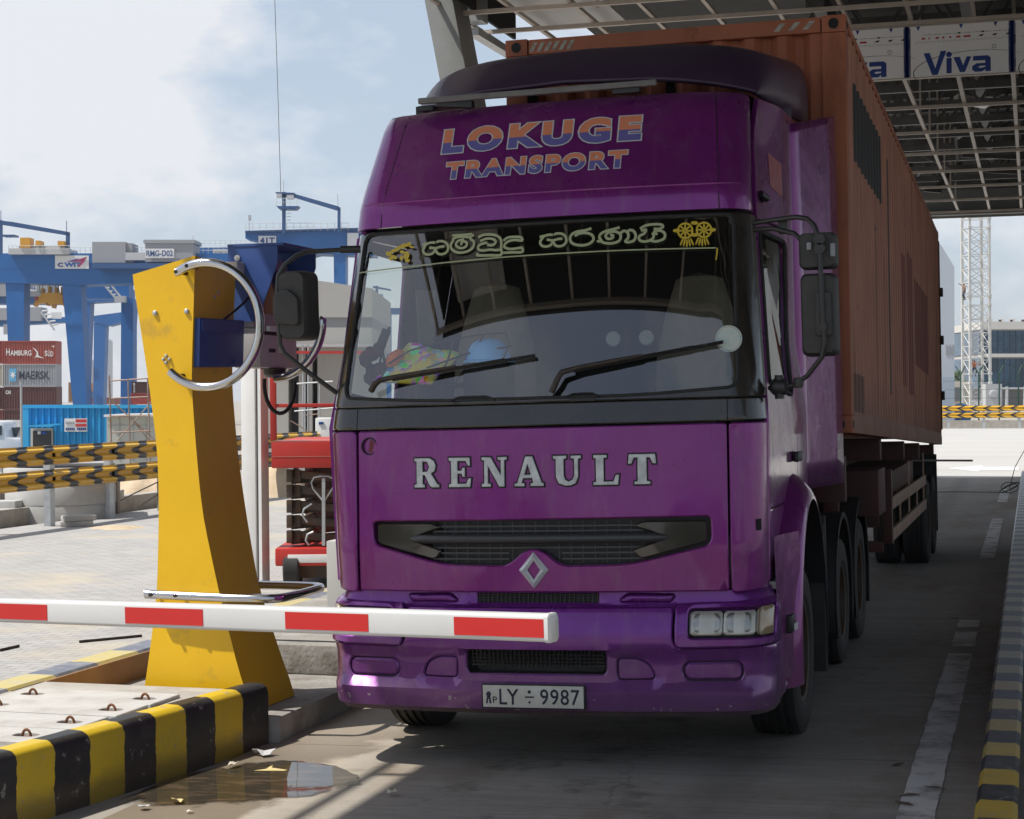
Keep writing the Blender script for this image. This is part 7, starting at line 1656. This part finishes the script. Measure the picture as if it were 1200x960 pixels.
scrap(168, 949, rpoly(.05, .05), RINGC, 'stone_chip', 'grey stone chip at the foot of the striped kerb', 'stone', .03)
scrap(222, 953, rpoly(.03, .02), PAPER, 'paper_scrap', 'tiny white paper speck in the wet patch near the bottom edge', 'paper')
scrap(460, 933, rpoly(.05, .03), PAPER, 'paper_scrap', 'small white crumpled scrap in the light patch before the lorry', 'paper', .03)
for i, (x, y, lab) in enumerate(((1052, 898, 'dark twig shaped leaf on the lane left of the white line, topmost'), (1095, 925, 'dark twig lying against the white line'), (1066, 934, 'brown curled leaf left of the twig by the white line'), (1060, 944, 'pale brown leaf nearest the bottom edge of the lane'), (1119, 726, 'dark scrap on the lane beside the drive wheel'))):
    a = rnd.uniform(0, 3); poly = [(.06 * math.cos(a) * s_ - w_ * math.sin(a), .06 * math.sin(a) * s_ + w_ * math.cos(a)) for s_, w_ in ((-1, 0), (-.2, .010), (.5, .012), (1, 0), (.4, -.01), (-.3, -.008))]; scrap(x, y, poly, DRY, 'dry_leaf', lab, 'leaf', .012, 'dry leaves and twigs on the lane')
# coil of wire on the far lane
p = on_x(1188, 572, -.45); m = MB()
for k in range(3): m.tube([(.16 * math.cos(a * .4 + k) * (1 + .1 * k), .12 * math.sin(a * .4 + k), .12 + .1 * math.sin(a * .4 + k * 2)) for a in range(16)], .008, 5, closed=True)
m.tube([(0, 0, .1), (.1, .5, .5), (.3, 1.2, .85), (.6, 2.0, .95)], .008, 5); m.tube([(0, 0, .02), (-1, .1, .02), (-2.4, -.1, .02), (-4, .3, .02)], .008, 5)
o = m.build('wire_coil', DARKMETAL, smooth=60); o.location = (p.x, gnd(1188, 578, .05).y, lane_z(p.x)); tag(o, 'tangled black wire coil lying at the far end of the lane by the kerb', 'wire')

# ------------------------------------------------------------------ things on the lorry dashboard
def tl(px, py, y):
    v = _M3.transposed() @ ray(px, py); c = _M3.transposed() @ (EYE - TO); return c + v * ((y - c.y) / v.y)
HBLU = mat('blue_hard_plastic', (.16, .48, .95), .35); CLOTH, t, b, oc = newmat('printed_cloth')
vo = tnode(t, 'ShaderNodeTexVoronoi', inp={'Scale': 26.0}); t.links.new(oc, vo.inputs['Vector']); hs2 = tnode(t, 'ShaderNodeHueSaturation', inp={'Saturation': 1.4, 'Value': 1.5}); t.links.new(vo.outputs['Color'], hs2.inputs['Color'])
c = mixc(t, maprange(t, noise(t, oc, 8, 3), .4, .6), hs2.outputs[0], (.95, .75, .10)); t.links.new(c, b.inputs['Base Color']); b.inputs['Roughness'].default_value = .7
p = tl(573, 424, .50); m = MB(); m.lathe([(.128, 0), (.126, .03), (.115, .07), (.092, .108), (.055, .13), (0, .137)], (0, 0, 0), 'z', 28); m.lathe([(.128, 0), (.150, -.005), (.15, .004), (.128, .012)], (0, 0, 0), 'z', 28)
o = empty('hard_hat', TW(p), 'light blue hard hat on the dashboard behind the windscreen', 'hard hat'); m.build('shell', HBLU, o, smooth=50); m = MB(); m.tube([(-.129 * math.cos(R(a)) , -.01, .139 * math.sin(R(a))) for a in range(0, 60, 10)], .012, 6); m.build('strap', mat('strap_blue', (.02, .10, .42), .5), o, smooth=50)
o = tag(MB().box(-.13, .13, -.09, .09, -(p.z - 2.055), -.006).build('storage_box', INTD, bevel=.01), 'dark storage box under the blue hard hat on the dashboard', 'box'); o.location = TW(p)
q = [tl(x, y, yy) for x, y, yy in ((438, 446, .40), (505, 447, .36), (538, 412, .56), (478, 401, .60))]; m = MB(); nn_ = 8
m.grid(lambda u, v: (q[0].lerp(q[1], u)).lerp(q[3].lerp(q[2], u), v) + Vector((0, 0, .012 * math.sin(u * 9) * math.sin(v * 7))) - q[0], [i / nn_ for i in range(nn_ + 1)], [i / nn_ for i in range(nn_ + 1)])
o = m.build('folded_cloth', CLOTH, smooth=60); o.location = TW(q[0]); sm = o.modifiers.new('th', 'SOLIDIFY'); sm.thickness = .02; tag(o, 'colourful printed cloth folded on the dashboard under the left wiper', 'cloth')
ORNG = mat('orange_cloth', (.9, .2, .03), .8)
q2 = tl(462, 420, .46); m = MB(); m.lathe([(0, -.07), (.03, -.05), (.04, 0), (.03, .05), (0, .07)], (0, 0, 0), 'x', 14); o = m.build('rolled_cloth', ORNG, smooth=60); o.location = TW(q2); o.rotation_euler = (0, -.7, .3); tag(o, 'orange rolled cloth beside the colourful cloth on the dashboard', 'cloth')
rk0 = tl(540, 440, .52); rk = empty('wire_rack', TW(rk0), 'thin black wire rack around the blue hard hat on the dashboard', 'wire rack'); m = MB()
for qq in ([(455, 428), (480, 412), (515, 401), (560, 392), (592, 389)], [(531, 399), (524, 424), (512, 446)], [(500, 432), (548, 414), (600, 404)], [(566, 391), (552, 420), (532, 452)], [(592, 389), (596, 404), (575, 452)]): m.tube([tl(x, y, .42) - rk0 for x, y in qq], .006, 6)
m.build('wire', BLACK, rk, smooth=60)
q3 = tl(447, 448, .42); ph = empty('phone_holder', TW(q3), 'black phone holder with bent stalk at the left end of the dashboard', 'phone holder')
m = MB(); m.tube([(0, 0, 0), (.02, 0, .12), (-.01, .02, .22), (.04, .04, .32)], .009, 6); m.tube([(-.05, .05, 0), (-.02, .05, .15), (.03, .07, .30)], .007, 6); m.build('stalk', BLACK, ph, smooth=60); m = MB(); m.obox((.01, .01, .26), (.045, .02, .10), (0, .4, .2)); m.lathe([(.04, 0), (.035, .04), (0, .05)], (-.06, 0, .16), 'y', 14); m.build('cradle', BLACK, ph, bevel=.004)
m = MB()
for i in range(9): c_ = Vector((rnd.uniform(-.07, .05), rnd.uniform(0, .06), rnd.uniform(0, .17))); m.lathe([(0, -.045), (.035, -.02), (.04, .01), (.02, .04), (0, .045)], c_, 'z', 8)
o = m.build('soft_toy', mat('dark_fluff', (.02, .015, .015), .95, var=(.12, .02, .02), vscale=20), smooth=60); o.location = TW(q3) + Vector((-.05, .0, .02)); tag(o, 'dark red and black soft toy at the left corner of the windscreen', 'soft toy')
q4 = tl(500, 372, 1.3); m = MB(); m.grid(lambda u, v: (.06 * math.cos(u * 3) * (1 - .3 * v), .04 * math.sin(u * 5), -.34 * v + .17), [i / 12 for i in range(13)], [i / 8 for i in range(9)]); o = m.build('hanging_cloth', SEATC, smooth=60); o.location = TW(q4); tag(o, 'beige cloth hanging inside the cab behind the left door pillar', 'cloth')

# tree line added out of view behind the camera, for reflections in paint and glass
WOOD = mat('added_wood_green', (.03, .05, .025), .9, var=(.05, .07, .03), vscale=.2); m = MB(); pts = []
for i in range(161): pts.append((-400 + i * 5, 7 + 3.5 * math.sin(i * .31) + rnd.uniform(-1.6, 1.6)))
for (x0_, h0), (x1_, h1) in zip(pts, pts[1:]): m.add([(x0_, -170, -1), (x1_, -170, -1), (x1_, -172, h1), (x0_, -172, h0), (x1_, -182, h1 * .8), (x0_, -182, h0 * .8), (x1_, -190, -1), (x0_, -190, -1)], [(0, 1, 2, 3), (3, 2, 4, 5), (5, 4, 6, 7)])
tag(m.build('added_far_wood', WOOD), kind='stuff')
# ------------------------------------------------------------------ sea air
HZ = bpy.data.materials.new('haze'); HZ.use_nodes = True; t = HZ.node_tree; t.nodes.clear()
o_ = t.nodes.new('ShaderNodeOutputMaterial'); pv = t.nodes.new('ShaderNodeVolumePrincipled'); pv.inputs['Color'].default_value = (.93, .95, 1, 1); pv.inputs['Density'].default_value = 0.0002; t.links.new(pv.outputs[0], o_.inputs['Volume'])
m = MB(); m.box(-3600, 3600, -1600, 4100, -5, 75); tag(m.build('haze', HZ), kind='stuff')
